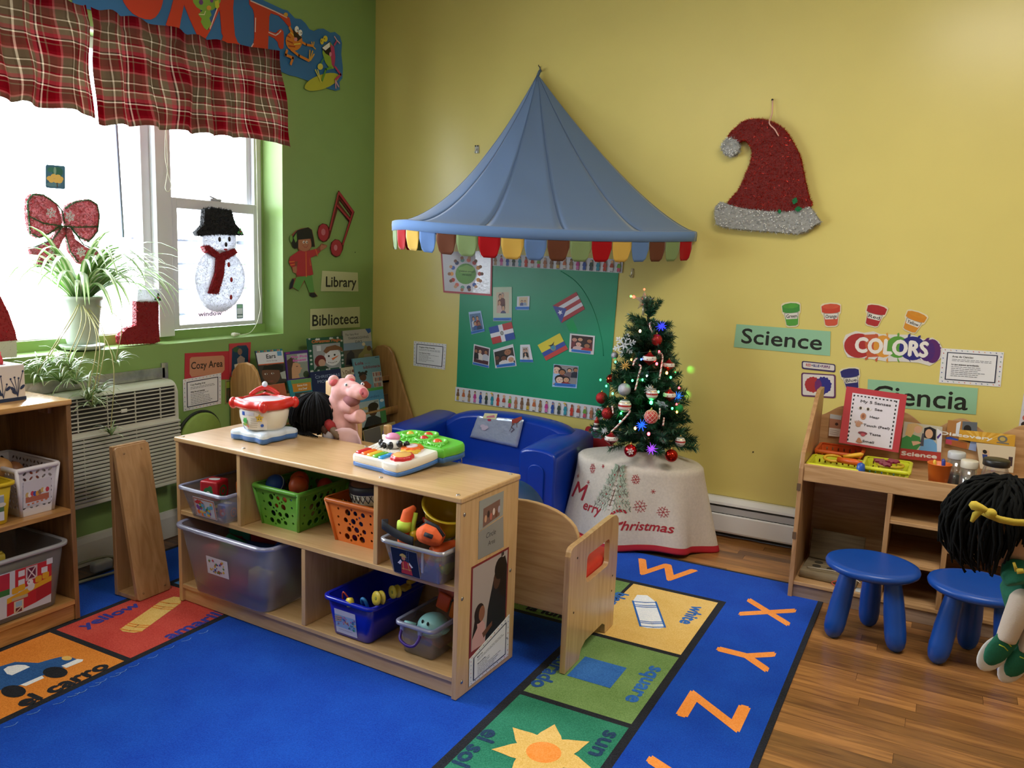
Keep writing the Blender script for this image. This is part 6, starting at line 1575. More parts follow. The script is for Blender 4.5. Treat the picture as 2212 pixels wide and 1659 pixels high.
# cow on the piano
b=MB(PX);b.ball((-.045,.13,.06),(.045,.026,.02),18,12);b.build('cow_body',M('e6e4e0',.35),t)
b=MB(PX);b.ball((-.05,.14,.08),(.032,.024,.016),16,10);b.build('cow_hat',M('d88ab0',.4),t)
for u,v,z in((-.09,.118,.058),(-.06,.1,.056),(.0,.125,.066),(.012,.15,.06),(-.03,.108,.06)):
 b=MB(PX);b.ball((u,v,z),(.013,.012,.013),12,8);b.build('cow_spot',M('17171b',.35),t)
b=MB(PX)
for i in range(9):b.rbox((-.105+i*.017,.085-i*.001,.048),(.006,.02,.008),.002)
b.build('picket_row',M('e2dfd8',.3),t,kind='stuff')
for u,v in((-.14,.185),(-.1,.19)):b=MB(PX);b.rbox((u,v,.052),(.03,.012,.026),.004);b.build('fence_post',M('e2dfd8',.3),t)
b=MB(PX);b.rbox((-.085,.17,.05),(.06,.03,.012),.004);b.build('barn_strip',M('e08a3a',.4),t)
for u,v,c,r in((-.09,.27,'d8b03a',.022),(-.02,.3,'c84a2a',.026),(.0,.255,'c02a24',.024),(.075,.25,'d85a24',.026)):
 b=MB(PX);b.lathe([(r+.016,.05),(r+.014,.06),(r+.006,.062),(r+.003,.052)],24,(u,v,0));b.build('bud_ring',M('66c043',.35,coat=.15),t)
 b=MB(PX);b.ball((u,v,.054),(r*.8,r*.65,.013),14,8);b.build('bud_button',M(c,.3,coat=.2),t)
b=MB(PX);rr=random.Random(2)
for _ in range(60):b.ball((rr.uniform(-.13,.13),rr.uniform(.205,.24),.053),(.006,.005,.006),7,5)
b.build('hedge_bumps',M('62bc3e',.4),t,kind='stuff')
for u in(.15,-.1):
 b=MB(PX);b.tube([(u,.3,.0),(u,.302,-.026),(u-.02,.305,-.026)],.0018,6);b.build('wire_leg',M('c0c4c8',.3,.8),t)

# ------------------------------------------------------------------ puppets on their stand behind the toy shelf
t=empty('puppet_stand',S1@V3((.42,.52,0)),'birch puppet stand with upright pegs behind the toy shelf','stand')
BT=wood('d6b07e','c09862',2,.4)
b=MB(S1);b.box(.15,.46,0,.7,.6,.05,.004);b.build('base',BT,t)
b=MB(S1);b.box(.15,.515,.05,.17,.545,.6,.002);b.box(.68,.515,.05,.7,.545,.6,.002);b.build('frame',BT,t)
b=MB(S1);b.box(.15,.51,.58,.7,.55,.61,.003);b.build('peg_rail',BT,t)
for u,h in((.305,.845),(.445,.74),(.22,.72),(.6,.7)):
 b=MB(S1);b.rbox((u,.53,(.6+h)/2),(.052 if u==.305 else .025,.03,h-.6),.006);b.build('peg',BT,t)
PK=M('dba6a4',.85,var=.05,scale=60,bump=.15);PKD=M('b8787c',.8)
def remesh(o,v=.006):
 md=o.modifiers.new('remesh','REMESH');md.mode='VOXEL';md.voxel_size=v;md.use_smooth_shade=True
 sm=o.modifiers.new('soft','SMOOTH');sm.iterations=6;sm.factor=.5;return o
t=empty('pig_puppet',S1@V3((.445,.44,.62)),'pink plush pig hand puppet with open mouth on the puppet stand','puppet')
g=lambda u,w,v=.44:(u,v,w)
b=MB(S1)
b.tube([g(.43,.63),g(.44,.69),g(.425,.74),g(.42,.78),g(.435,.815)],[.075,.062,.05,.042,.04],16)
b.ball(g(.448,.83),(.05,.05,.052),18,12);b.ball(g(.485,.838),(.05,.045,.036),18,12);b.ball(g(.53,.838,.425),(.042,.04,.03),18,12);b.ball(g(.555,.835,.42),(.03,.034,.027),16,10)
b.tube([g(.455,.79),g(.49,.775,.43),g(.525,.768,.42)],[.034,.036,.024],14)
remesh(b.build('body',PK,t))
b=MB(S1);b.tube([g(.475,.805,.425),g(.52,.803,.41),g(.55,.806,.41)],[.018,.025,.012],12);b.build('mouth',M('8e5a5e',.9),t)
for u,v,rz in((.418,.415,.3),(.45,.475,.5)):
 b=MB(S1);b.ball((u,v,.87),(.02,.026,.024),14,10);remesh(b.build('ear',PK,t),.005);b=MB(S1);b.ball((u+.01,v-.008,.866),(.016,.018,.015),12,8);b.build('inner_ear',M('d06068',.8),t)
b=MB(S1);b.lathe([(.02,0),(.021,.006),(.016,.01),(0,.011)],18,(.572,.412,.84),(.9,-.42,.12),sy=.8);b.build('snout',M('cf6f7e',.7),t)
for dv,dz in((-.008,.0),(.007,.0)):
 b=MB(S1);b.ball((.582-dv*.2,.405+dv*1.0,.841),(.003,.003,.006),8,6);b.build('nostril',M('7a1c30',.6),t)
for u,v in((.5,.4),(.53,.46)):
 b=MB(S1);b.ball((u,v-.002,.864),(.008,.006,.007),12,8);b.build('eye_white',M('e6e2e2',.3),t);b=MB(S1);b.ball((u+.003,v-.006,.866),.0038,10,6);b.build('pupil',M('3a3a5a',.2),t)
b=MB(S1);b.tube([(.42,.42,.75),(.385,.4,.765),(.37,.395,.775)],[.03,.03,.02],12);remesh(b.build('arm',PK,t))
b=MB(S1);b.tube([(.455,.44,.735),(.52,.43,.735),(.553,.425,.745)],[.024,.027,.03],12);remesh(b.build('arm',PK,t))
b=MB(S1);rows=[]
for k in range(7):
 u=.46+.0*k;rows.append([V3((.44+.2*i/8,.368+.02*math.sin(i*1.1+k*.4),.6+(.105*math.sin(PI*min(1,(i+.6)/8))**.7)*k/6))for i in range(9)])
b.grid(rows);b.build('cloth_hem',M('c9a4a6',.85),t,solid=.003)
# doll puppet lying face down: black yarn hair
t=empty('doll_puppet',S1@V3((.36,.4,.62)),'doll puppet with black yarn hair slumped behind the toy drum','puppet')
HK=M('08080b',.85,var=.5,scale=300,spec=.2)
b=MB(S1);b.ball((.335,.4,.728),(.086,.075,.078),22,14);b.build('head',M('14110f',.8),t)
rr=random.Random(9);top=V3((.325,.395,.805))
for k in range(150):
 an=rr.uniform(0,2*PI);R_=rr.uniform(.09,.1)
 dx,dy=math.cos(an),math.sin(an)
 L=rr.uniform(.8,1.15);pts=[]
 for i in range(7):
  s_=i/6;th=s_*2.0*L
  pts.append((.335+dx*R_*math.sin(th)*1.05,.4+dy*R_*math.sin(th),.728+R_*.88*math.cos(th)-.012*s_))
 b=MB(S1);b.tube(pts,.0042,5);b.build('yarn_strand',HK,t)
for k in range(10):
 b=MB(S1);b.tube(smooth_loop([(.3,.33,.7),(.3+.01*k,.32,.67),(.31+.012*k,.318,.664),(.33+.011*k,.315,.662)],4,False),.003,5);b.build('yarn_strand',HK,t)
b=MB(S1);b.tube([(.39,.42,.66),(.43,.42,.665),(.46,.4,.66)],[.045,.05,.03],14);remesh(b.build('dress',M('b8b2ac',.85),t))
b=MB(S1);b.tube([(.43,.37,.71),(.45,.365,.7),(.465,.36,.69)],[.018,.02,.016],10);b.build('sleeve',M('8e1c20',.8),t)
b=MB(S1);b.tube([(.462,.36,.692),(.49,.355,.678),(.505,.355,.66)],[.014,.016,.009],10);remesh(b.build('hand',M('6e5a48',.8),t),.004)
b=MB(S1);b.tube([(.42,.365,.69),(.44,.36,.675)],[.02,.014],10);b.build('arm',M('4a2c22',.8),t)
b=MB(S1);b.rbox((.44,.365,.665),(.05,.02,.04),.01);b.build('apron',M('c8c8dc',.8),t)
# ------------------------------------------------------------------ book rack and its books in the corner
t=empty('book_rack',(-3.0,3.6,0),'wooden book display rack with sloping tiers in the corner by the green wall','rack')
RK=wood('b98e58','9a7040',2,.4,1,.1)
def rackside(y):
 o=[(-3.18,0),(-2.72,0),(-2.74,.12),(-2.98,.72),(-3.0,.77),(-3.03,.8),(-3.07,.81),(-3.12,.8),(-3.16,.76),(-3.18,.7)]
 b=MB();b.prism([o],(0,y,0),(1,0,0),(0,0,1),.02,(0,1,0));return b.build('side_panel',RK,t,bev=.006)
rackside(2.985);rackside(4.12)
for x,z in((-3.06,.6),(-2.99,.42),(-2.92,.25),(-2.85,.09)):
 b=MB();b.box(x-.06,3.005,z-.02,x+.04,4.12,z,.003);b.build('tier',RK,t)
 b=MB();b.box(x+.03,3.005,z-.02,x+.04,4.12,z+.025,.002);b.build('tier_lip',RK,t)
 b=MB();b.prism([(-3.16,0),(-3.15,0),(-3.15,.01),(-3.16,.01)],(0,3.005,z),(1,0,0),(0,0,1),1.115,(0,1,0));b.build('rail',RK,t)
D6=(520,690,.17179)
def book(label,corners,col,draw,x,z,lean=.2,th=.008,grp='picture books on the rack'):
 a=Art((x,0,z),(0,1,0),(-lean,0,1));a.zoom(*D6);cs=[a.Z(*p)for p in corners]
 q=MB();q.prism([cs],a.O-a.N*th,a.U,a.V,th,a.N);o=q.build('book',M(col,.35,coat=.2),label=label,cat='book',group=grp)
 q=MB();m=[((p[0]*.985+sum(c[0]for c in cs)/4*.015)+.001,p[1]*.99+sum(c[1]for c in cs)/4*.01+.001)for p in cs];q.prism([m],a.O-a.N*(th-.001),a.U,a.V,th-.002,a.N);q.build('pages',M('d8d2c0',.8),o)
 a.off=.0004;draw(a,bil(cs));a.done('cover_print',o);return o
def fpoly(a,f,pts,c):a.poly([f(*p)for p in pts],c)
def fell(a,f,u,v,ru,rv,c,n=14):a.poly([f(u+ru*math.cos(2*PI*i/n),v+rv*math.sin(2*PI*i/n))for i in range(n)],c)
def ftext(a,f,s_,u0,u1,v,hfrac,c,**k):
 p,q=f(u0,v),f(u1,v);hh=math.dist(f(0,0),f(0,1))*hfrac;vs,_=text2d(s_);w=(max(x[0]for x in vs)-min(x[0]for x in vs))*hh/.69
 a.text(s_,(p[0]+q[0])/2,(p[1]+q[1])/2,hh,c,'c',rot=math.atan2(q[1]-p[1],q[0]-p[0]),sx=math.dist(p,q)/w,**k)
def bk1(a,f):
 qrect(a,f,0,0,1,.06,'2a7a8a')
 for k in range(14):qrect(a,f,.05+k*.062,.01,.09+k*.062,.05,['c85a4a','d8b04a','3a6aa0','4a9a6a'][k%4])
 qrect(a,f,0,.06,1,.4,'d8dce2');ftext(a,f,'Ears',.35,.7,.25,.12,'22262c',bold=.0008);ftext(a,f,'Are for Earrings',.33,.74,.34,.035,'4a4e56');qrect(a,f,.78,.07,.95,.2,'5a9ac8');qrect(a,f,0,.4,1,.43,'c8603a')
 qrect(a,f,.0,.43,1,1,'3a3430');fell(a,f,.42,.72,.36,.3,'6a4836',20);fpoly(a,f,[(.1,.58),(.2,.46),(.7,.44),(.95,.5),(.9,.75),(.78,.62),(.3,.58)],'181412')
 for u in(.22,.48):fell(a,f,u,.7,.06,.025,'d8d0c8');fell(a,f,u+.01,.7,.025,.025,'1a1210')
 fpoly(a,f,[(.25,.92),(.4,.9),(.5,.93),(.38,.95)],'8a4a42');fpoly(a,f,[(.78,.7),(1,.66),(1,.9),(.82,.88)],'a8b0a8')
book('picture book titled Ears with a close-up face, top tier at the left',[(185,397),(520,368),(575,790),(270,820)],'2f3a3a',bk1,-3.05,.62)
def bk2(a,f):
 qrect(a,f,0,0,1,1,'4a2a7a');qrect(a,f,.05,.1,.95,.95,'8a9488');qrect(a,f,.03,.03,.2,.06,'b83a6a');qrect(a,f,.5,.12,.95,.4,'b8bcc4')
 fpoly(a,f,[(.05,.3),(.25,.2),(.4,.3),(.3,.6),(.35,.95),(.05,.95)],'4a3628');fpoly(a,f,[(.3,.4),(.5,.42),(.62,.5),(.6,.58),(.7,.62),(.62,.68),(.6,.76),(.5,.82),(.55,.95),(.2,.95),(.22,.6)],'c89a76');fell(a,f,.46,.54,.05,.012,'3a241c');fell(a,f,.85,.85,.14,.12,'3a4a34')
 for dx in(.006,-.006):ftext(a,f,'The Five',.22,.93,.24,.07,'d06ab8' if dx<0 else '7a2a7a',bold=.0013);ftext(a,f,'Senses',.3,.88,.36,.07,'d06ab8' if dx<0 else '7a2a7a',bold=.0013)
book('picture book titled The Five Senses in purple, top tier',[(555,412),(845,380),(866,738),(590,772)],'3f2470',bk2,-3.05,.62)
def bk3(a,f):
 qrect(a,f,0,0,1,1,'14503c');qrect(a,f,.12,.2,.9,.95,'9aa0a4');rr=random.Random(3)
 for k in range(26):
  s_=rr.random();side_=k%4;u,v=((s_,.05),(s_,.97),(.05,s_),(.95,s_))[side_];a.poly([f(min(1,max(0,u+p[0])),min(1,max(0,v+p[1])))for p in star(0,0,.045,.02,6)],'c8d0cc')
 ftext(a,f,'Christmas Magic',.1,.92,.15,.08,'c0703a',bold=.0012,slant=.2)
 fell(a,f,.66,.62,.24,.26,'d8dade',22);fpoly(a,f,[(.4,.42),(.5,.3),(.75,.26),(.95,.36),(.98,.5),(.85,.42),(.6,.42),(.48,.5)],'7a5236');fell(a,f,.55,.58,.03,.03,'1c1c20');fell(a,f,.72,.56,.03,.03,'1c1c20');fpoly(a,f,[(.62,.66),(.86,.58),(.66,.72)],'d8703a')
 for k in range(6):fell(a,f,.54+k*.045,.8-.012*abs(k-2.5),.013,.014,'1c1c20',8)
 fell(a,f,.3,.7,.16,.18,'6a1f24');fell(a,f,.34,.76,.1,.11,'c09a84');fpoly(a,f,[(.12,.95),(.2,.85),(.45,.86),(.55,.95)],'1c3a2c');qrect(a,f,.22,.24,.34,.4,'c8ccd0')
book('green picture book titled Christmas Magic with a snowman, top tier',[(838,240),(1285,205),(1305,612),(872,668)],'123f30',bk3,-3.045,.62)
def bk4(a,f):
 qrect(a,f,0,0,1,.35,'b4b4b0');qrect(a,f,0,.35,1,.55,'7f9ab4');qrect(a,f,0,.55,1,1,'5a544a');fpoly(a,f,[(.8,0),(1,0),(1,.1),(.9,.14)],'2a5aa8')
 fpoly(a,f,[(.05,.95),(.1,.65),(.25,.55),(.35,.65),(.35,.95)],'2a2a34');fpoly(a,f,[(.4,.95),(.5,.7),(.65,.6),(.75,.45),(.85,.5),(.95,.6),(1,.95)],'8a8450');fell(a,f,.88,.55,.08,.07,'5a3a28');fell(a,f,.7,.42,.06,.05,'d8ccb0');fpoly(a,f,[(.6,.95),(.7,.7),(.9,.7),(.95,.95)],'9a8a74')
 ftext(a,f,'The Very First',.08,.55,.15,.06,'2a2c34',slant=.2);ftext(a,f,'THANKSGIVING',.18,.9,.26,.065,'2a2c34');ftext(a,f,'DAY',.42,.66,.37,.07,'2a2c34')
book('tall picture book titled The Very First Thanksgiving Day, top tier in the corner',[(1278,145),(1632,112),(1672,560),(1305,600)],'4a4a48',bk4,-3.05,.62)
def bk5(a,f):
 qrect(a,f,0,0,1,1,'16224e');ftext(a,f,'CHRISTMAS',.14,.96,.23,.09,'8a9ab8',bold=.0004);ftext(a,f,'MORNING',.2,.92,.38,.09,'8a9ab8',bold=.0004);fell(a,f,.62,.78,.2,.2,'2a7a62');fpoly(a,f,[(.3,1),(.38,.8),(.5,.72),(.44,.95)],'b89a7a');fell(a,f,.15,.1,.02,.01,'c8d0e0',6)
book('dark blue picture book titled Christmas Morning, middle tier',[(875,665),(1255,615),(1290,1010),(915,1050)],'121c40',bk5,-2.985,.46)
def bk6(a,f):qrect(a,f,0,0,1,.3,'c8bca0');qrect(a,f,0,.3,1,1,'a89a80');ftext(a,f,"'s Doll",.1,.72,.22,.12,'6a4430',bold=.0006);fell(a,f,.86,.15,.1,.05,'7a4a34');fell(a,f,.9,.35,.12,.08,'1c2f9a');fell(a,f,.3,.7,.3,.25,'5a4a3c')
book("cream book with the word Doll, between the two blue books",[(1255,612),(1430,588),(1465,960),(1292,1000)],'a89c84',bk6,-2.985,.46)
def bk7(a,f):
 qrect(a,f,0,0,1,1,'6fa0b0');ftext(a,f,'Lola',.06,.36,.21,.09,'7a2e3e',bold=.001);ftext(a,f,'en la',.42,.6,.21,.035,'7a2e3e');ftext(a,f,'biblioteca',.34,.97,.36,.09,'7a2e3e',bold=.0008)
 fell(a,f,.27,.62,.13,.12,'5a3524');fpoly(a,f,[(.12,.6),(.15,.48),(.28,.44),(.42,.48),(.44,.58),(.3,.52)],'1a1210');fell(a,f,.16,.46,.05,.04,'1a1210');fell(a,f,.42,.46,.05,.04,'1a1210');fpoly(a,f,[(.1,1),(.18,.76),(.38,.75),(.55,.9),(.5,1)],'b8503a')
 for r_ in range(3):
  v=.52+r_*.17;qrect(a,f,.64,v-.02,1,v+.14,'c8c8c4')
  for k in range(6):qrect(a,f,.66+k*.055,v,.7+k*.055,v+.12,['8a4a4a','b8a8a0','7a3a3a','a87a70','c86a4a','5a4a5a'][(k+r_)%6])
 qrect(a,f,.82,.03,.97,.06,'2a5a7a')
book('blue picture book titled Lola en la biblioteca, middle tier by the right side',[(1405,495),(1742,455),(1788,842),(1470,890)],'4f8092',bk7,-2.98,.46)
def bk8(a,f):
 qrect(a,f,0,0,1,1,'2a8a92');qrect(a,f,.12,.0,.98,.2,'6a9a5a');qrect(a,f,.15,.18,.95,.55,'c8882a');ftext(a,f,'Some Kids',.35,.78,.32,.09,'d8d4c8',bold=.0006);ftext(a,f,'Are Deaf',.38,.76,.48,.09,'d8d4c8',bold=.0006);qrect(a,f,.2,.6,.95,1,'3a4038');fell(a,f,.55,.85,.14,.2,'b09078');fpoly(a,f,[(.4,.7),(.7,.68),(.72,1),(.5,1)],'a8b4b8')
book('teal and orange book titled Some Kids Are Deaf, middle tier',[(590,770),(890,735),(915,1010),(640,1045)],'1f6a70',bk8,-2.985,.46)
def bk9(a,f):qrect(a,f,0,0,1,1,'b8603e');ftext(a,f,'I Do',.25,.62,.45,.22,'7a2a1c',bold=.0006)
book('orange-brown book behind the toy drum, middle tier at the left',[(310,830),(550,800),(600,1050),(345,1070)],'8a4a30',bk9,-2.985,.46)
def bk10(a,f):
 qrect(a,f,0,0,1,1,'4a90b8');qrect(a,f,.0,.0,1,.08,'4a9a4a');ftext(a,f,'puedes',.3,.82,.27,.07,'1f4a7a',slant=.25);qrect(a,f,.02,.33,.78,1,'a0b0b0');fell(a,f,.9,.38,.08,.04,'c8d4dc');fpoly(a,f,[(.78,.6),(1,.55),(1,1),(.78,1)],'3a7a44');ftext(a,f,'NYC',.6,.75,.4,.04,'22262c',bold=.0006)
 fell(a,f,.52,.6,.17,.16,'4a2e20');fell(a,f,.55,.5,.2,.11,'1c1512');fpoly(a,f,[(.15,1),(.3,.76),(.55,.73),(.8,.85),(.8,1)],'24282c');ftext(a,f,'ve',.08,.34,.55,.1,'c8a83a',bold=.001)
book('sky-blue book with a smiling child and the word puedes, lower tier right',[(1460,890),(1785,840),(1838,1290),(1495,1372)],'2f6a8a',bk10,-2.92,.28)
book('dark brown book spine at the right end of the lower tier',[(1795,945),(1850,935),(1880,1285),(1830,1300)],'3a2218',lambda a,f:qrect(a,f,.1,.05,.9,.95,'45291c'),-2.935,.28)
def bk11(a,f):qrect(a,f,.5,0,1,1,'b8a468');qrect(a,f,0,0,.5,1,'7a7468');fell(a,f,.8,.7,.1,.2,'c8a858');ftext(a,f,'era',.6,.75,.35,.18,'8a3a2a')
book('beige board book lying low in front of the rack by the sofa',[(1545,1400),(1940,1285),(1975,1480),(1570,1580)],'9a8a5a',bk11,-2.86,.16)

# ------------------------------------------------------------------ silver tape patch on the sofa back
Z8=(740,860,.2803)
a=Art((0,3.907,0),(1,0,0),(0,.05,1));a.zoom(*Z8)
FO=M('b4c0d8',.22,.35,bump=.8,scale=40)
b=MB();rr=random.Random(6);rows=[]
c0=[a.Z(*p)for p in[(1045,135),(1400,165),(1350,380),(985,300)]];f=bil(c0)
for j in range(9):
 rows.append([a.O+a.U*f(i/12,j/8)[0]+a.V*f(i/12,j/8)[1]+a.N*(.002+rr.random()*.004)for i in range(13)])
b.grid(rows);o=b.build('tape_patch',FO,sofa_back,'crinkled silver tape with stickers',solid=.001)
def stick(nm,fn):
 c=Art(a.O,a.U,a.V,.0075);c.step=.0002;c.zoom(*Z8);fn(c);c.done(nm,o)
stick('cake_sticker',lambda c:(c.pz([(1095,115),(1195,120),(1180,165),(1080,155)],'d8d6a8'),c.pz([(1110,140),(1170,130),(1175,150),(1110,152)],'c87a8a')))
stick('berry_sticker',lambda c:c.ez(1130,168,14,10,'a82a4a',10))
stick('dog_sticker',lambda c:(c.pz([(1305,165),(1380,140),(1385,160),(1345,190),(1305,195)],'9a3a2a'),c.lz([(1310,195),(1303,225)],.003,'5a3a3a'),c.lz([(1340,190),(1345,225)],.003,'5a3a3a')))
stick('monkey_sticker',lambda c:(c.lz([(1310,205),(1300,225),(1320,240),(1300,262)],.005,'5a4a5a'),c.lz([(1300,230),(1285,255)],.003,'5a4a5a'),c.ez(1312,200,9,9,'6a4a4a',10)))
stick('faded_sticker',lambda c:[c.ez(x,y,20,14,'c0b4c6',10)for x,y in((1080,215),(1105,225),(1090,235))])
# cushions seen between the shelf and the air conditioner, blue pouf
t=empty('teal_cushion',(-2.68,2.66,0),'large teal and navy floor cushion behind the toy shelf by the green wall','cushion')
b=MB();b.rbox((-2.68,2.66,.17),(.36,.3,.13),.05,4);b.build('cover',M('0f6a5c',.7,var=.1,scale=15,bump=.2),t)
b=MB();b.rbox((-2.68,2.66,.055),(.36,.3,.1),.045,4);b.build('base',M('123c60',.7,var=.1,scale=15,bump=.2),t)
b=MB();b.rbox((-2.68,2.66,.11),(.365,.305,.02),.009,2);b.build('piping',M('12305a',.6),t)
t=empty('book_pile',(-2.72,2.64,.235),'pale stack of paper lying on the teal cushion','paper')
for k in range(3):
 b=MB();b.rbox((-2.72,2.64+.004*k,.243+k*.013),(.2,.22,.011),.003,1);b.build('pad',M(['8a8a70','9a9a84','84866c'][k],.8),t)
t=empty('child_chair',(-2.98,2.73,0),'lime green child chair with round dark-edged back against the green wall','chair')
X=Matrix.Translation((-3.1,2.725,.468))@Matrix.Rotation(.1,4,'Y')
LG2=M('7f9a45',.6,var=.05,scale=30)
b=MB(X);b.lathe([(0,-.014),(.11,-.014),(.122,-.006),(.125,.002),(.118,.012),(.0,.014)],40,(0,0,0),(1,0,0),caps=False);b.build('backrest',LG2,t)
b=MB(X);b.tube([V3((-.012,.128*math.sin(2*PI*i/40),.128*math.cos(2*PI*i/40)))for i in range(41)],.007,8);b.build('dark_edge',M('1e2620',.7),t)
b=MB();b.rbox((-2.985,2.725,.3),(.24,.25,.02),.008,2);b.build('seat',LG2,t)
for x,y in((-3.08,2.62),(-3.08,2.83),(-2.885,2.62),(-2.885,2.83)):
 b=MB();b.tube([(x,y,FZ),(x,y,.295)],.011,10);b.build('leg',M('2a2f2a',.5),t)
for y in(2.65,2.8):b=MB();b.tube([(-3.09,y,.3),(-3.108,y,.42)],.008,8);b.build('back_post',M('2a2f2a',.5),t)
b=MB();b.ball((-1.62,3.12,.2),(.17,.17,.21),28,16);b.build('pouf',M('123a6a',.5,var=.05,scale=20),label='dark blue round pouf between the sofa and the cube chair',cat='pouf')
# cord on the floor by the storage shelf
t=empty('power_cord',(-3.06,2.12,0),'grey power cord with plug lying by the baseboard','cord')
b=MB();b.tube(smooth_loop([(-3.16,1.86,.01),(-3.12,1.98,.03),(-3.1,2.08,.045),(-3.09,2.2,.04),(-3.03,2.26,.012),(-2.98,2.2,.008),(-3.0,2.05,.008),(-3.02,1.9,.01)],5,False),.006,8);b.build('cable',M('8a8a78',.6),t)
b=MB();b.tube([(-3.02,1.9,.01),(-3.025,1.84,.011)],.009,8);b.build('orange_end',M('c0502c',.5),t)
b=MB();b.rbox((-3.045,2.14,.03),(.04,.09,.045),.012,3);b.build('plug',M('9a9a98',.3,coat=.3),t)

# ------------------------------------------------------------------ left shelf contents
WH=M('cfcad2',.45)
S3=Matrix.Translation((-2.722,0,0))@Matrix.Rotation(PI/2,4,'Z')  # local x = world y, local y = -world x (depth), front at y = 0
holed_bin('white_basket','white lattice plastic basket on the middle board of the storage shelf',S3,(1.632,.03,1.782,.32),(1.65,.045,1.764,.3),.4231,.6,WH,.01,4,pattern='leaf')
def prn(a,w,h):
 a.rect(.08*w,.18*h,.92*w,.4*h,'a8604a');rr=random.Random(4)
 for k in range(9):a.ell((.14+.09*k)*w,(.46+.1*rr.random())*h,.07*w,.1*h,['c0a060','d8d0d0','b83a4a','3a4a9a','c8903a','8a6a50'][k%6],9)
 for k in range(5):a.ell((.18+.16*k)*w,(.1+.015*k)*h,.05*w,.035*h,'b86a4a',8)
 a.line([(.1*w,.04*h),(.6*w,.06*h)],.001,'6a6a70')
label_card('picture label of kitchen toys on the white lattice basket',S3,1.655,1.755,.455,.55,.0405,-.085,prn,mount='c4bfca')
for k,(x,y,z,r,c,l)in enumerate(((1.64,.14,.585,.04,'c0905a','tan wooden ball on top of the white basket'),(1.71,.18,.555,.035,'8a5a3a','brown wooden ball in the white basket'),(1.735,.1,.53,.03,'9a4a34','reddish ball low in the white basket'))):
 b=MB(S3);b.ball((x,y,z),r,18,12);b.build('wooden_ball',M(c,.5),label=l,cat='ball',group='balls in the white basket')
YB_=M('c9ab1e',.35,coat=.2)
open_bin('yellow_bin','yellow plastic bin with an animal picture, left of the white basket',S3,(1.34,.012,1.612,.32),(1.36,.022,1.595,.3),.4231,.57,YB_,rim=.01,r=.02)
label_card('picture label of animals on the yellow bin',S3,1.41,1.575,.44,.53,.0175,-.07,lambda a,w,h:(a.rect(0,.35*h,w,.95*h,'8a98a8'),a.rect(0,.35*h,w,.6*h,'4a6a44'),[a.ell((.15+.2*k)*w,(.62+.05*(k%2))*h,.09*w,.09*h,['3a3030','7a5a44','6a2a6a','a88a6a','c8c0b8'][k],9)for k in range(5)]),mount='c9c6cf')
t=open_bin('storage_tote','clear tote of building blocks with a red barn picture, bottom of the storage shelf',S3,(1.3,-.012,1.775,.32),(1.33,.012,1.748,.3),.0781,.315,sheer('c6c6cc',.22,.25,.4,.12),rim=.014,r=.035,rimmat=sheer('c4c4cc',.75,.25,.4,.2))
def barn(a,w,h):
 a.rect(0,0,w,h,'b8bcc8');a.rect(.0,.62*h,.2*w,.98*h,'a82438');a.rect(0,.5*h,.2*w,.63*h,'2a6a34');a.rect(.3*w,.55*h,w,h,'b0242c')
 for u,v in((.36,.82),(.36,.62),(.8,.74),(.9,.9)):a.rect(u*w,v*h,(u+.12)*w,(v+.13)*h,'c4c8d2')
 a.rect(.5*w,.68*h,.72*w,.98*h,'b8aab0');a.rect(.53*w,.71*h,.69*w,.95*h,'5a1a34');a.line([(.54*w,.72*h),(.68*w,.94*h)],.004,'c8b8bc');a.line([(.54*w,.94*h),(.68*w,.72*h)],.004,'c8b8bc')
 a.poly([(.15*w,.42*h),(w,.62*h),(w,.5*h),(.15*w,.3*h)],'c8961e');
 for u in(.24,.36,.68,.82):a.rr(u*w,.42*h+u*.22*h,(u+.13)*w,.56*h+u*.22*h,.006,'c8961e')
 a.poly([(.15*w,.02*h),(.15*w,.3*h),(.7*w,.44*h),(.7*w,.12*h)],'a8202a');a.poly([(.7*w,.44*h),(w,.5*h),(w,.2*h),(.7*w,.12*h)],'961c26')
 a.rect(.28*w,.03*h,.46*w,.3*h,'c0b49a');a.rect(.31*w,.16*h,.43*w,.28*h,'8aa8c0');a.rect(.31*w,.04*h,.43*w,.14*h,'5a1a24');a.line([(.31*w,.04*h),(.43*w,.14*h)],.004,'c0b49a');a.rect(.24*w,.32*h,.54*w,.39*h,'a89a7a')
 a.ell(.6*w,.52*h,.07*w,.09*h,'c8c4c8');a.ell(.58*w,.63*h,.06*w,.06*h,'d0ccd0');a.ell(.56*w,.64*h,.012*w,.014*h,'1c1c20',8)
label_card('large picture of a toy barn on the clear tote',S3,1.53,1.715,.1,.265,.0075,-.1,barn,mount='b8bcc8')
rr=random.Random(8)
bcols=['2a50a8','d8a02a','b8343a','3a8a4a','d0a878','c86a2a','2a3f90','c8b040','a8323a','2f7a44']
for k in range(10):
 x,y,z=(1.70,.07,.12)if k==0 else(1.72,.06,.185)if k==5 else(1.36+.035*k,.06+.08*(k%3),.1+.055*(k%4))
 t=empty('building_block',S3@V3((x,y,z-.02)),'%s building block inside the barn tote, %s'%(('blue','yellow','red','green','tan','orange','navy','pale yellow','dark red','dark green')[k],('right','far left','left','left at the back','left of centre','upper right','centre','centre right','behind the barn picture','right at the back')[k]),'block','building blocks in the barn tote')
 X=S3@Matrix.Translation((x,y,z))@Matrix.Rotation(rr.uniform(-.6,.6),4,'Z');b=MB(X);b.rbox((0,0,0),(.06,.032,.036),.003,1);b.build('brick',M(bcols[k],.35),t)
 for s_ in(-1,1):b=MB(X);b.lathe([(.009,.018),(.009,.025),(.008,.026)],12,(s_*.015,0,0));b.build('stud',M(bcols[k],.35),t)
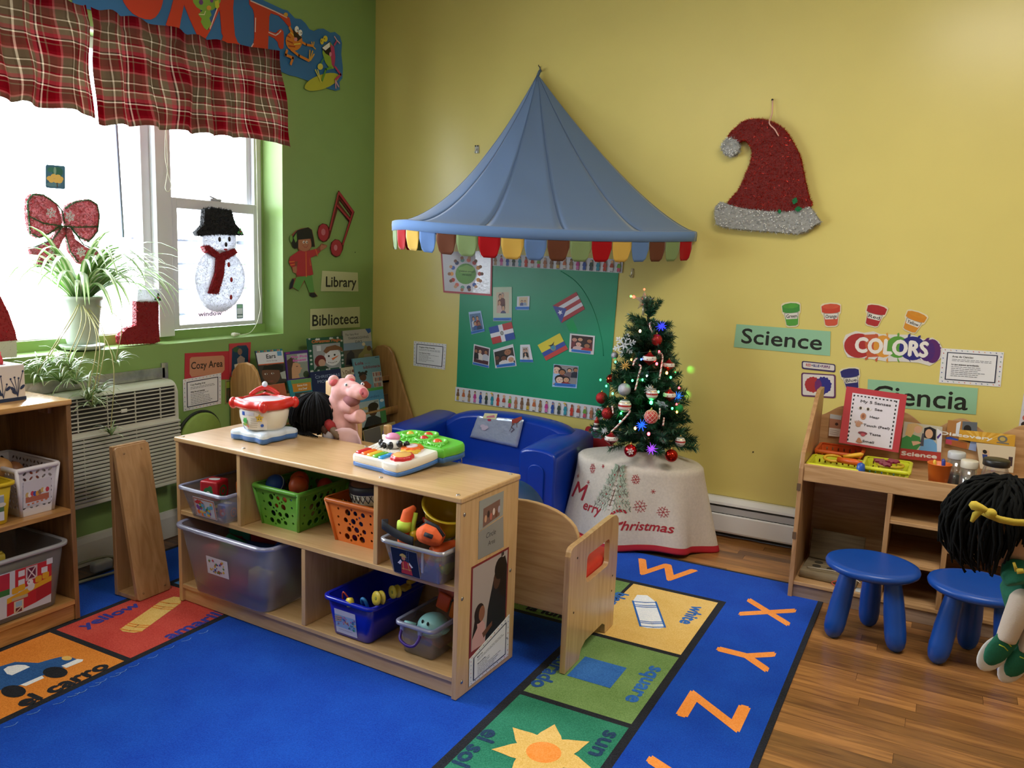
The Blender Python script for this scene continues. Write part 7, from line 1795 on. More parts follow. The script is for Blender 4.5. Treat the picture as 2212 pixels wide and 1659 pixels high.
# tissue box
TX=Matrix.Translation((-2.88,1.665,.8232))@Matrix.Rotation(.03,4,'Z')
t=empty('tissue_box',(-2.9,1.66,.8232),'white cube tissue box with dark blue plant print on the storage shelf','box')
b=MB(TX);b.rbox((0,0,.0625),(.115,.115,.125),.003,1,smooth=False);b.build('carton',M('d4ccca',.5),t)
b=MB(TX);b.box(-.0582,-.0582,0,.0582,.0582,.012);b.build('base_band',M('1c2f52',.5),t)
TB='1d3058'
for k in range(4):
 R=TX@Matrix.Rotation(k*PI/2,4,'Z');a=Art(R@V3((-.0575,-.0582,0)),R.to_3x3()@V3((1,0,0)),(0,0,1))
 for(x,tips)in((.035,[(-.02,.05),(-.005,.075),(.014,.045)]),(.085,[(-.022,.062),(-.008,.066),(.006,.062),(.022,.085)])):
  for dx,dy in tips:
   a.line([(x,.014),(x+dx*.5,.014+dy*.6),(x+dx,.014+dy)],.0022,TB);a.ell(x+dx,.016+dy,.0035,.0035,TB,10)
  for dx,dy,rot in((-.016,.03,2.3),(.018,.034,.7),(-.01,.018,2.6)):a.ell(x+dx,.012+dy,.011,.0055,TB,10,rot)
 a.done('print',t)
a=Art(TX@V3((-.0575,-.0575,.1256)),TX.to_3x3()@V3((1,0,0)),TX.to_3x3()@V3((0,1,0)));a.ell(.0575,.0575,.035,.02,'6a3a44');a.ell(.09,.09,.01,.006,'6a8ac8',8,.6);a.ell(.1,.08,.008,.005,'6a8ac8',8,1.2);a.done('print',t)
b=MB(TX);b.grid([[V3((-.02+.01*i,.008*math.sin(i*1.7+j),.122+.016*j-.002*abs(i-2)))for i in range(5)]for j in range(4)]);b.build('tissue',M('c23a44',.8),t,solid=.001)
# ------------------------------------------------------------------ hanging canopy
t=empty('canopy',(-2.1,4.1,1.4),'pointed blue fabric canopy with rainbow scalloped flaps on the yellow wall','canopy')
X0,AA,DD,SK,YW=-1.901,.736,.875,-.222,4.155
APX=V3((-2.083,4.14,2.352))
CV=sheer('7690ba',1.0,.9,.18,0.0)
def rimp(ph,lift=0.0,grow=0.0):
 z=1.488-(.028*math.sin(min(1,max(0,ph/1.9))*PI)if ph<1.9 else 0)+lift
 return V3((X0+(AA+grow)*math.cos(ph)+SK*math.sin(ph),YW-(DD+grow)*math.sin(ph),z))
seams=[0,.42,.86,1.3,1.78,2.3,PI]
for s0,s1 in zip(seams,seams[1:]):
 b=MB();rows=[]
 for j in range(25):
  s_=j/24;row=[]
  for i in range(11):
   ph=s0+(s1-s0)*i/10;R_=rimp(ph,.046);p=min(1.75,1.32+.22*ph)if ph<2.4 else 1.7-(ph-2.4)*.5
   r_=s_**1.0;P=APX.lerp(R_,r_);P.z=R_.z+(APX.z-R_.z)*(1-s_)**p
   w=math.sin(PI*i/10)*math.sin(PI*s_);P+=V3((0,.005,-.003))*w+V3((0,0,.004*math.sin(s_*22+ph*5)*w))
   row.append(P)
  rows.append(row)
 b.grid(rows);b.build('canopy_panel',CV,t,solid=.0015)
for ph in seams[1:-1]:
 b=MB();pts=[]
 for j in range(25):
  s_=j/24;R_=rimp(ph,.046);p=min(1.75,1.32+.22*ph);P=APX.lerp(R_,s_);P.z=R_.z+(APX.z-R_.z)*(1-s_)**p;pts.append(P+V3((0,-.0015,.001)))
 b.tube(pts,.0008,5);b.build('seam',M('4f6c98',.9),t)
b=MB();n=80;b.grid([[rimp(PI*i/n,l,g)for i in range(n+1)]for l,g in((.05,-.006),(.046,.004),(.03,.006),(.0,.004))]);b.build('rim_band',sheer('7698cc',1.0,.9,.2,0),t,solid=.002)
b=MB();b.tube([rimp(PI*i/n,.036,-.006)for i in range(n+1)],.006,8);b.build('hoop',M('d8d8d8',.5),t)
FC={'r':'b0151d','g':'8aa270','n':'6e4230','b':'6a8cc4','y':'dfb95c'}
phs=[PI*i/400 for i in range(401)];acc=[0]
for i in range(400):acc.append(acc[-1]+math.dist(rimp(phs[i])[:2],rimp(phs[i+1])[:2]))
wf_=.106;Ltot=acc[-1];nf=int((Ltot-.031)/wf_)
def ph_at(s_):
 for i in range(400):
  if acc[i+1]>=s_:return phs[i]+(phs[i+1]-phs[i])*(s_-acc[i])/(acc[i+1]-acc[i])
 return PI
for k in range(nf):
 c=FC['rgnby'[k%5]];b=MB();rows=[];s0,s1=max(0,.031+k*wf_+.002),.031+(k+1)*wf_-.002
 for j in range(8):
  v=j/7;row=[]
  for i in range(9):
   u=i/8;w=1.0
   dz=.098*v
   e=abs(u-.5)*2
   drop=.098*(1-max(0,(e-.45)/.55)**2.6*.62)
   ph=ph_at(s0+(s1-s0)*u);P=rimp(ph,.004,.002-.012*v*math.sin(u*PI));P.z-=drop*v;row.append(P)
  rows.append(row)
 b.grid(rows);b.build('scallop_flap',sheer(c,1.0,.9,.22,0),t,solid=.0015)
h=at(1168,150,1,YB)
b=MB();b.tube(smooth_loop([tuple(APX+V3((0,0,-.01))),tuple(APX+V3((.01,.005,.02))),tuple(h+V3((.002,-.006,-.012))),tuple(h+V3((-.004,-.004,.01)))],4,False),[.008]*4+[.006]*4+[.003]*5,8);b.build('hanging_loop',M('4f6078',.8),t)
b=MB();b.tube([h+V3((-.004,0,.012)),h+V3((-.004,-.018,.014)),h+V3((-.004,-.02,.02))],.0025,6);b.build('hook',M('3a3a3a',.4,.6),t)

# ------------------------------------------------------------------ tinsel hat on the yellow wall
B5=(1520,200,.2049)
a=wall_art('y',.004);a.zoom(*B5);Zs=lambda l:[a.Z(*p)for p in l]
t=empty('tinsel_santa_hat',at(1650,500,1,YB-.02),'red tinsel Christmas hat with silver sequin trim hanging on the yellow wall','hat')
crown=smooth_loop([(270,480),(330,400),(430,315),(540,290),(650,298),(760,335),(860,400),(940,520),(1010,650),(1050,800),(1080,960),(1120,1120),(1140,1200),(900,1260),(640,1250),(420,1220),(270,1170),(380,1040),(460,860),(515,720),(520,600),(470,525),(420,510),(380,530)],2)
tinsel('crown',Zs(crown),a,M('c42a1c',.28,.7,var=.35,scale=300),150000,.014,t,31,.03,w=.0012,base=M('6e120e',.5,.3))
SLV=M('c8ccce',.3,.35,var=.2,scale=300)
trim=[(140,1210),(200,1160),(280,1185),(420,1225),(640,1255),(900,1265),(1130,1210),(1180,1280),(1240,1370),(1180,1400),(1100,1460),(1000,1490),(700,1465),(430,1445),(240,1420),(150,1390),(135,1290)]
tr=tinsel('trim',Zs(trim),a,SLV,90000,.014,t,32,.035,w=.0013,base=M('9a9a96',.6))
pom=tinsel('pompom',Zs(circ(300,585,92,16)),a,SLV,110000,.018,t,33,.035,w=.0013,base=M('a8a8a4',.6))
rr=random.Random(5)
for lp,par,n in((trim,tr,130),(circ(300,585,100,14),pom,22)):
 b=MB();xs=[p[0]for p in lp];ys=[p[1]for p in lp];k=0
 while k<n:
  p=(rr.uniform(min(xs),max(xs)),rr.uniform(min(ys),max(ys)))
  if not inside(p,lp):continue
  q_=a.Z(*p);c=a.O+a.U*q_[0]+a.V*q_[1]+a.N*(a.off+.04+rr.random()*.012);k+=1
  d=V3((rr.uniform(-.5,.5),-1,rr.uniform(-.5,.5))).normalized();b.lathe([(.0036,0),(.0036,.0004)],8,c,d)
 b.build('sequins',M('dcdcd8',.15,.2,coat=.5),par,kind='stuff',fix=False)
b=MB();cord_=[at(1669,217,1,YB-.008),at(1668,245,1,YB-.02),at(1662,262,1,YB-.04),at(1664,270,1,YB-.05),at(1674,280,1,YB-.05),at(1682,294,1,YB-.045)]
b.tube(smooth_loop([tuple(p)for p in cord_],4,False),.003,8);b.build('ribbon',M('d8a898',.5),t)
b=MB();b.lathe([(.004,0),(.005,.008),(.003,.011)],10,at(1669,216,1,YB),(0,-1,0));b.build('nail',M('181818',.5),t)
for x,y,sc,an in((980,1150,.026,1.3),(1015,1235,.026,.05),(820,1260,.018,2.0)):
 q_=a.Z(x,y);l=[]
 for i in range(9):
  s_=i/8;l.append((s_-.5,.36*math.sin(PI*s_)*(1.25 if i%2 else .8)))
 l=l+[(u,-v)for u,v in l[-2:0:-1]];c,s__=math.cos(an),math.sin(an)
 b=MB();b.prism([[((u*c-v*s__)*sc*1.3,(u*s__+v*c)*sc*1.3)for u,v in l]],a.O+a.U*q_[0]+a.V*q_[1]+a.N*(a.off+.05),a.U,a.V,.0015,a.N);b.build('holly_leaf',M('0e6a3c',.3,.5,bump=.5,scale=200),t)

# ------------------------------------------------------------------ table skirt and Christmas tree
TC=V3((-1.29,3.86,0))
LIN=M('c9c0b4',.85,var=.06,scale=90,bump=.12)
def skirt(th,v):
 """th around, v 0 at the tree, .35 at the table edge, 1 at the hem"""
 f=.5*(1+math.sin(th*7+.6));f2=math.sin(th*3+1.1)
 rx,ry=.318,.21
 if v<.35:
  s_=v/.35;return TC+V3((rx*(.22+.78*s_)*math.cos(th),ry*(.22+.78*s_)*math.sin(th),.452-.05*s_**1.3))
 s_=(v-.35)/.65;sp=1+s_*(.1+.2*f**1.5+.03*f2)
 cut=.0 if math.sin(th)<.5 else-.06
 return TC+V3((rx*sp*math.cos(th),min(.292,(ry*sp)*math.sin(th)),.402-.012*min(1,s_*8)-s_*(.378+.012*f2)))
t=empty('tree_table',TC,'small round table hidden under the Christmas tree skirt','table')
b=MB();b.lathe([(.28,.37),(.28,.395),(.27,.398)],32,TC,sy=.72);b.build('tabletop',M('8a6a48',.5),t)
for k in range(4):
 an=PI/4+k*PI/2;b=MB();b.tube([TC+V3((.2*math.cos(an),.14*math.sin(an),FZ)),TC+V3((.2*math.cos(an),.14*math.sin(an),.37))],.015,8);b.build('leg',M('8a6a48',.5),t)
t=empty('tree_skirt',TC+V3((0,0,.02)),'beige linen Merry Christmas tree skirt with red hem draped over the table','cloth')
b=MB();n=144;b.grid([[skirt(2*PI*i/n,v)for i in range(n)]for v in[j/36 for j in range(37)]],close=True);cl=b.build('cloth',LIN,t,solid=.002)
b=MB();b.grid([[skirt(2*PI*i/n,v)+V3((math.cos(2*PI*i/n),math.sin(2*PI*i/n),0))*o_ for i in range(n)]for v,o_ in((.955,.003),(.985,.004),(1.0,.003),(1.012,.0),(1.0,-.003))],close=True);b.build('red_hem',M('b01c2c',.8),t)
class Wrap(Art):
 """embroidery that follows the skirt: u metres around (0 at th0), v metres up from the hem"""
 def P(s,u,v):
  a_=s.A;x=a_[0]*u+a_[1]*v+a_[4];y=a_[2]*u+a_[3]*v+a_[5]
  vv=1-y/.6;th=s.th0+x/.33;p=skirt(th,vv);e=.002
  n_=(skirt(th+e,vv)-p).cross(skirt(th,vv-e)-p).normalized()
  if n_.dot(p-TC-V3((0,0,.1)))<0:n_=-n_
  return p+n_*(.0022+s.k*.00003)
w=Wrap((0,0,0),(1,0,0),(0,0,1));w.th0=-PI/2
RE=M('a01e2a',.7)
w.text('M',-.27,.19,.085,RE,'c',slant=.25,bold=.0016);w.text('erry',-.165,.15,.05,RE,'c',slant=.3,bold=.0013,sx=1.0);w.done('merry_lettering',cl)
def nw():
 c=Wrap((0,0,0),(1,0,0),(0,0,1));c.th0=-PI/2;return c
w=nw();w.text('C',-.02,.125,.075,RE,'c',slant=.25,bold=.0016);w.text('hristmas',.125,.1,.045,RE,'c',slant=.3,bold=.0013,sx=1.05);w.done('christmas_lettering',cl);w=nw()
BRN=M('6a4a38',.8);LF1,LF2=M('9fb09a',.8),M('6a7462',.8)
rr=random.Random(3)
w.line([(-.05,.21),(-.035,.29),(-.025,.42)],.004,BRN)
for k in range(9):
 y=.19+.024*k;Lb=.095*(1-k/10.5)
 for sg in(-1,1):
  x0_=-.05+.003*k;e_=(x0_+sg*Lb,y+Lb*.15+rr.uniform(-.008,.008));w.line([(x0_,y),e_],.0022,BRN)
  for j in range(1,7):
   q_=j/6.5;px,py=x0_+(e_[0]-x0_)*q_,y+(e_[1]-y)*q_
   for ud in(-1,1):w.line([(px,py),(px+sg*.008,py+ud*.012)],.0034,LF1 if(j+k)%3 else LF2)
  if k%2:w.ell(x0_+sg*Lb*.5,y,.0035,.0035,RE,6)
w.done('fir_embroidery',cl)
def flake(x,y,r):
 w=nw()
 for k in range(3):
  an=k*PI/3+.2;w.line([(x-r*math.cos(an),y-r*math.sin(an)),(x+r*math.cos(an),y+r*math.sin(an))],.0026,RE)
 if r>.015:
  for k in range(6):
   an=k*PI/3+.2
   for d_ in(-.5,.5):w.line([(x+r*.5*math.cos(an),y+r*.5*math.sin(an)),(x+r*.85*math.cos(an+d_),y+r*.85*math.sin(an+d_))],.0022,RE)
 w.done('snowflake_embroidery',cl)
for x,y,r in((.06,.35,.022),(.09,.22,.034),(.2,.2,.03),(.15,.3,.012),(-.19,.36,.022),(-.21,.29,.012),(-.3,.3,.012),(-.12,.38,.008)):flake(x,y,r)
# the tree
TX0,TY0,ZB,ZT=-1.272,3.862,.47,1.15
def trad(z):s_=(ZT-z)/(ZT-ZB);return .035+.232*s_**.9
t=empty('christmas_tree',(TX0,TY0,.452),'small green artificial Christmas tree with ornaments and coloured lights','tree')
b=MB();b.tube([(TX0,TY0,.4),(TX0,TY0,.9),(TX0-.02,TY0,1.12)],[.016,.012,.004],10);b.build('trunk',M('2c2a20',.8),t)
for k in range(3):
 an=k*2.1+.4;b=MB();b.tube([(TX0,TY0,.49),(TX0+.06*math.cos(an),TY0+.06*math.sin(an),.46)],.006,6);b.build('stand_foot',M('22401f',.6),t)
NG=[M('1c4c30',.45,var=.35,scale=80),M('24573c',.45,var=.35,scale=80),M('173f28',.5,var=.3,scale=80)]
rr=random.Random(21);BM=[]
for var in range(6):
 q=MB();q.mat(M('3a3222',.8));q.tube([(0,0,0),(.06,0,.004),(.12,0,0)],[.0022,.0018,.0012],5);q.mat(NG[var%3])
 for _ in range(190):
  s_=rr.uniform(.015,.125);an=rr.uniform(0,2*PI);l=rr.uniform(.026,.042);c=V3((s_,0,.003))
  d=V3((rr.uniform(.35,.9),math.cos(an)*.8,math.sin(an)*.8)).normalized();sd=d.orthogonal().normalized()*.0013;m_=c+d*l*.55
  q.add([c-sd,c+sd,m_+sd*1.1,c+d*l,m_-sd*1.1],[(0,1,2,3,4)],False)
 if var==5:
  q.mat(sheer('dfe6ee',.6,.1,.4,.3))
  for _ in range(16):
   an=rr.uniform(0,2*PI);d=V3((1,.3*math.cos(an),.3*math.sin(an))).normalized();sd=d.orthogonal().normalized()*.0007;c=V3((.1,0,0));q.add([c-sd,c+sd,c+d*.05],[(0,1,2)],False)
 o=q.build('branch',parent=t,fix=False);BM.append(o)
first={}
z=.5;lvl=0
while z<1.13:
 R_=trad(z);nb=max(4,int(6+34*R_));off=rr.uniform(0,6)
 for k in range(nb):
  for frac in((1.0,)if R_<.1 else(1.0,.6)):
   an=off+2*PI*(k+rr.uniform(-.2,.2)+frac*.5)/nb;L=.125*(1.0 if R_>.1 else .62+R_*3)
   r0=max(0,(R_*frac)*rr.uniform(.88,1.08)-L);sc=L/.125
   px=TX0+r0*math.cos(an)-.02*(z-.5);py=TY0+r0*math.sin(an)
   if py+L*math.sin(an)>YB-.03:continue
   var=rr.randrange(6)
   if var not in first:o=BM[var];first[var]=1
   else:o=bpy.data.objects.new('branch',BM[var].data);COL.objects.link(o);adopt(o,t)
   o.location=(px,py,z+rr.uniform(-.012,.012));o.rotation_euler=(rr.uniform(0,6),-rr.uniform(-.1,.55)-(1.0 if z>1.08 else 0),an);o.scale=(sc,sc,sc)
 z+=.047 if z<.95 else .035;lvl+=1
E4,E5=(1280,600,.15676),(1260,800,.13259)
def tpos(zm,x,y,out=.01):
 px,py=zm[0]+x*zm[2],zm[1]+y*zm[2];yy=TY0-.1
 for _ in range(12):
  P=at(px,py,1,yy);R_=trad(max(ZB,min(ZT,P.z)));dx=P.x-TX0+.02*(P.z-.5);yy=yy*.4+.6*(TY0-math.sqrt(max(.0004,R_*R_-dx*dx))*.95-out)
 return at(px,py,1,yy)
def prad(zm,r,P):return r*zm[2]*(P-CAM).dot(_f)/F_PX
RSH=M('b01218',.12,.75);RGL=M('a81a1c',.45,.5,bump=.4,scale=900,var=.15);SGL=M('b9b9c2',.4,.6,bump=.5,scale=900,var=.15);CPR=M('8a2a14',.1,.8);GGL=M('1a8a4a',.4,.5,bump=.4,scale=900);GLD=M('c8a860',.3,.9)
WHP=M('d8d2cc',.35,coat=.2)
def cap(P,r,par):
 b=MB();b.lathe([(r*.16,0),(r*.16,r*.22),(r*.1,r*.26)],12,P+V3((0,0,r*.96)));b.tube([P+V3((r*.09*math.cos(i),0,r*1.28+r*.09*math.sin(i)))for i in range(7)],r*.03,5);b.build('hanger_cap',GLD,par)
def bauble(zm,x,y,rp_,mat,label,kind='ball',tilt=0.0):
 P=tpos(zm,x,y);r=prad(zm,rp_,P);t_=empty('bauble',P-V3((0,0,r)),label,'ornament','Christmas tree ornaments')
 if kind=='ball':
  b=MB();b.ball(P,r,26,16);o=b.build('ball',mat,t_)
 elif kind=='stripe':
  for z0,z1,m in((-1,-.62,WHP),(-.62,-.5,M('6a8a6a',.4)),(-.5,-.08,WHP),(-.08,.2,M('a82426',.35)),(.2,.5,WHP),(.5,.58,GLD),(.58,.8,WHP),(.8,1,M('5a6a62',.4))):
   b=MB();b.ball(P,r,26,5,z0=z0,z1=z1);b.build('stripe',m,t_)
 elif kind=='tear':
  pf=[(.02,-1.35),(.2,-1.15),(.5,-.85),(.78,-.6),(.95,-.42),(1.0,-.3),(1.03,-.05),(.97,.28),(.85,.42),(.55,.62),(.36,.78),(.26,1.0),(.2,1.1)]
  for lo,hi,m in((0,6,M('9a1c20',.15,.5)),(5,9,WHP),(8,13,M('9a1c20',.15,.5))):
   b=MB();b.lathe([(r*p,r*h*.8)for p,h in pf[lo:hi]],24,P,caps=False);b.build('band',m,t_)
  for k in range(8):
   an=k*PI/4;b=MB();b.ball(P+V3((1.0*r*math.cos(an),1.0*r*math.sin(an),.02*r+(.1*r if k%2 else-.1*r))),r*.09,8,6);b.build('dot',M('7a8a92' if k%2 else 'a83a3a',.4),t_)
 if kind=='net':
  b=MB();b.ball(P,r,26,16);b.build('ball',M('b8403c',.4),t_);b=MB()
  for s_ in(-1,1):
   for k in range(9):
    b.tube([P+V3((r*1.01*math.cos(th)*math.cos(k*2*PI/9+s_*th),r*1.01*math.cos(th)*math.sin(k*2*PI/9+s_*th),r*1.01*math.sin(th)))for th in[-1.4+.2*i for i in range(15)]],r*.035,5)
  b.build('cord_net',M('d8b8a4',.5),t_)
 cap(P,r*(1.0 if kind!='tear' else .88),t_);return t_,P,r
bauble(E4,880,855,80,M('a81c1e',.4,.3),'matt red bauble near the top right of the tree')
bauble(E4,305,1070,50,SGL,'silver glitter bauble half hidden behind the white snowflake')
bauble(E4,785,1110,95,None,'red and white onion-shaped bauble on the upper middle of the tree','tear')
bauble(E4,1050,1200,82,None,'red and white onion-shaped bauble at the right edge of the tree, mid height','tear')
bauble(E5,462,150,92,CPR,'shiny copper-red bauble on the left side of the tree')
bauble(E5,670,312,106,SGL,'large silver glitter bauble left of centre on the tree')
bauble(E5,300,450,97,RGL,'red glitter bauble at the left edge, beside the green board')
bauble(E5,675,575,108,None,'red and white striped bauble below the silver one','stripe')
bauble(E5,1120,385,98,None,'striped bauble behind the white starburst','stripe')
bauble(E5,1405,400,104,None,'red and white spinning-top bauble beside the blue light at the right','tear')
bauble(E5,1555,620,76,GGL,'green bauble at the right edge of the tree')
bauble(E5,1105,755,112,None,'coral bauble wrapped in a cord net, right of centre','net')
bauble(E5,395,700,97,RGL,'red glitter bauble over the green one at lower left')
bauble(E5,262,710,60,GGL,'green bauble behind the red one at lower left')
bauble(E5,458,1105,110,None,'red and white dotted bauble at the lower left of the tree','tear')
tb,P,r=bauble(E5,770,1310,106,RSH,'shiny red bauble with a white snowflake at the foot of the tree')
snowflake('painted_snowflake',P+V3((.3*r,-.93*r,.1*r)),V3((1,.3,0)).normalized(),V3((0,.1,1)).normalized(),V3((.25,-1,.1)).normalized(),r*.55,M('d8d0d0',.4),tb)
bauble(E5,1580,1160,84,None,'striped bauble hanging low at the right edge','stripe')
bauble(E5,1435,1390,106,M('a8200e',.08,.85),'shiny red bauble hanging lowest at the right of the tree')
def burst(zm,x,y,rp_,mat,label,lit=None,seed=1):
 P=tpos(zm,x,y,.03);r=prad(zm,rp_,P);t_=empty('starburst',P-V3((0,0,r)),label,'ornament','starburst ornaments on the tree');rr=random.Random(seed)
 n=22
 for k in range(n):
  zz=1-2*(k+.5)/n;an=k*2.39996;rad=math.sqrt(1-zz*zz);d=V3((rad*math.cos(an),rad*math.sin(an),zz));L=r*rr.uniform(.8,1.1)
  b=MB();b.tube([P,P+d*L*.4,P+d*L],[r*.09,r*.07,r*.012],6);b.build('spike',mat,t_)
 b=MB();b.ball(P,r*.16,12,8);b.build('core',mat if lit is None else lit,t_);return t_
def glow(c,e):return M(c,.3,emit=e)
burst(E4,450,1215,85,M('d8b060',.3),'amber yellow starburst on the upper left of the tree',seed=2)
burst(E4,950,668,84,glow('2a30e0',1.1),'glowing violet-blue starburst light at the top right of the tree',glow('4a6aff',6),3)
burst(E5,1080,312,108,M('c8c8c8',.3),'white plastic starburst right of the candy cane',seed=4)
burst(E5,1532,430,96,glow('1a60d8',1.2),'glowing light-blue starburst at the right edge of the tree',glow('40b0ff',7),5)
burst(E5,950,895,105,glow('1448d8',1.2),'glowing blue starburst in the lower middle of the tree',glow('38a8ff',7),6)
burst(E5,350,985,76,M('cfd2da',.3),'white starburst at the lower left edge of the tree',seed=7)
burst(E5,1112,1288,112,glow('7a38c0',.9),'glowing purple starburst at the foot of the tree',glow('d860ff',6),8)
def tflake(zm,x,y,rp_,label,U,Vv,mat):
 P=tpos(zm,x,y,.035);r=prad(zm,rp_,P);U=V3(U).normalized();Vv=V3(Vv).normalized();N=U.cross(Vv)
 o=snowflake('snowflake_ornament',P,U,Vv,N,r,mat,None,.002);tag(o,label,'ornament','Christmas tree ornaments')
tflake(E4,440,930,165,'large white filigree snowflake on the upper left of the tree',(1,.1,.1),(0,.1,1),M('d2d8e0',.35))
tflake(E5,1280,555,110,'tilted pale snowflake right of the green light',(1,.2,-.35),(.3,-.7,.6),M('a9b4c4',.35))
def cane(zm,pts,label,ln=1.0):
 P=[tpos(zm,x,y,.02)for x,y in pts];t_=empty('candy_cane',P[-1],label,'ornament','candy canes on the tree')
 P=[V3(p)for p in smooth_loop([tuple(p)for p in P],6,False)];n=len(P);r=.0042
 for k in range(2):
  b=MB();m=M('d8ccc6',.3,coat=.3)if k==0 else M('a83030',.3,coat=.3)
  if k==0:b.tube(P,r,8);b.build('stick',m,t_)
  else:
   L=sum((P[i+1]-P[i]).length for i in range(n-1));tw=max(3,L/.016);q_=[]
   steps=int(tw*8)
   for i in range(steps+1):
    s_=i/steps*(n-1);j=min(int(s_),n-2);c=P[j].lerp(P[j+1],s_-j);tt=(P[j+1]-P[j]).normalized();u_=tt.orthogonal().normalized();v_=tt.cross(u_);an=i/8*2*PI
    q_.append(c+(u_*math.cos(an)+v_*math.sin(an))*r*.75)
   b.tube(q_,r*.5,6);b.build('red_twist',m,t_)
cane(E4,[(860,640),(825,612),(790,630),(795,690),(830,770)],'candy cane hooked above the matt red bauble')
cane(E4,[(620,1110),(590,1130),(570,1170),(558,1215)],'short candy cane between the amber starburst and the white onion bauble')
cane(E4,[(640,1200),(668,1230),(640,1330),(615,1440),(588,1550)],'long candy cane hanging straight in the middle of the tree')
cane(E4,[(900,1040),(950,1050),(965,1110),(945,1250),(920,1400)],'candy cane at the right below the red bauble')
cane(E5,[(700,640),(755,650),(740,700),(600,860),(450,1008)],'slanting candy cane at the lower left of the tree')
cane(E5,[(470,585),(480,640),(488,705)],'short candy cane beside the red glitter bauble, lower left')
cane(E5,[(1250,615),(1245,700),(1232,795)],'candy cane right of the coral net bauble')
cane(E5,[(1315,770),(1308,830),(1298,905)],'small candy cane low at the right of the tree')
P=tpos(E5,215,910,.02);t_=empty('clown_ornament',P-V3((0,0,.03)),'small striped clown ornament at the lower left edge of the tree','ornament')
b=MB();b.ball(P+V3((0,0,.012)),.013,14,10);b.build('head',M('d8c8c4',.4),t_);b=MB();b.lathe([(.014,0),(.008,.016),(.001,.03)],12,P+V3((0,0,.018)));b.build('cap',M('a8281c',.3),t_)
for k in range(3):b=MB();b.lathe([(.016,0),(.018,.006),(.014,.012)],14,P+V3((0,0,-.028+k*.012)));b.build('stripe',M('1c1a22' if k%2==0 else 'd0ccd0',.4),t_)
# the string of lights, its box and the star on top
t=empty('light_string',(TX0,TY0,.46),'string of coloured lights wound through the Christmas tree with black box','lights')
WR=M('1a2a20',.5);pts=[]
for i in range(220):
 s_=i/219;z=.5+s_*.6;an=s_*40;R_=trad(z)*.82;pts.append((TX0+R_*math.cos(an),min(YB-.03,TY0+R_*math.sin(an)),z))
b=MB();b.tube(pts,.0016,5);b.build('wire',WR,t)
def bulb(zm,x,y,c,e,r=.0048):
 P=tpos(zm,x,y,.012);b=MB();b.ball(P,(r,r,r*1.25),10,8);b.build('bulb',glow(c,e),t)
 b=MB();b.tube([P+V3((0,.012,0)),P+V3((0,.004,0))],.004,6);b.build('bulb_socket',WR,t)
G_,R__,O_='30ff70','ff3038','ff8a3a'
for x,y in((800,165),(965,155),(375,255),(478,378),(1225,350),(1425,115),(615,700),(600,832),(1450,620)):bulb(E5,x,y,G_,9)
bulb(E5,1105,525,G_,12,.008);bulb(E5,1065,1035,R__,12,.007);bulb(E5,1560,285,R__,9);bulb(E5,1520,553,R__,9);bulb(E5,845,945,O_,10,.006);bulb(E5,1525,680,O_,9);bulb(E5,1360,42,O_,10,.006);bulb(E5,1035,90,'c0dcff',9,.004)
bulb(E4,655,735,'ffb080',10,.006);bulb(E4,915,1022,R__,10,.006);bulb(E4,885,1185,R__,10,.006);bulb(E4,535,1127,O_,8);bulb(E4,315,1160,G_,8);bulb(E5,280,155,G_,6);bulb(E4,670,1125,'3050ff',8,.004)
P0=at(1305,976,1,4.02);b=MB();b.ball(P0,.005,10,8);b.build('bulb',glow('c8ffb0',10),t)
P1=at(1282,991,1,3.98);P2=at(1246,1010,1,3.9);P3=at(1220,1020,1,3.95)
b=MB();b.tube([V3(p)for p in smooth_loop([tuple(at(1330,970,1,4.0)),tuple(P1),tuple(at(1262,1002,1,3.95)),tuple(P2+V3((0,.05,-.02))),tuple(P3)],4,False)],.0028,6);b.build('lead',M('141414',.5),t)
b=MB();b.tube([P1+V3((-.012,0,-.004)),P1+V3((.016,0,.006))],.009,8);b.build('plug',M('121214',.5),t)
Pb=at(1426,967,1,4.0);b=MB();b.rbox(Pb,(.03,.03,.075),.004,2,R=Matrix.Rotation(.12,3,'Y'));b.build('controller_box',M('16181c',.5),t)
b=MB();b.tube([Pb+V3((.01,0,-.02)),Pb+V3((.03,0,-.05)),Pb+V3((.035,.02,-.09))],.0022,6);b.build('lead',M('141414',.5),t)
# two green lamps of the string shine on the wall beside the tree
for px,py in((1492,799),(1484,853)):
 Wp=at(px,py,1,YB);S_=V3((Wp.x-.045,YB-.12,Wp.z-.004))
 b=MB();b.ball(S_,.0042,10,8);b.build('bulb',glow(G_,4),t)
 sp=bpy.data.lights.new('green_bulb_light','SPOT');sp.energy=.16;sp.color=(.15,1,.1);sp.spot_size=.42;sp.spot_blend=1;sp.shadow_soft_size=.004
 o=bpy.data.objects.new('green_bulb_light',sp);o.location=S_+(Wp-S_).normalized()*.006;o.rotation_euler=(Wp-S_).to_track_quat('-Z','Y').to_euler();COL.objects.link(o)
t=empty('star_topper',(TX0-.02,TY0,1.13),'clear plastic star tree topper with red and green tips','star')
PS=at(1391,650,1,TY0-.01);a=Art(PS,(1,0,0),(0,0,1))
b=MB();so_=star(0,0,.052,.021,5);c0_=PS+V3((0,-.012,0));c1_=PS+V3((0,.012,0));ring=[PS+V3((p[0],0,p[1]))for p in so_]
b.add([c0_,c1_]+ring,[(0,2+i,2+(i+1)%10)for i in range(10)]+[(1,2+(i+1)%10,2+i)for i in range(10)],False);b.build('star',sheer('e8dcc8',.3,.08,.3,.4),t)
b=MB();b.tube([PS+V3((0,0,-.02)),PS+V3((0,0,-.07))],.006,8);b.build('socket',sheer('d8d0c4',.5,.1,.3,.3),t)
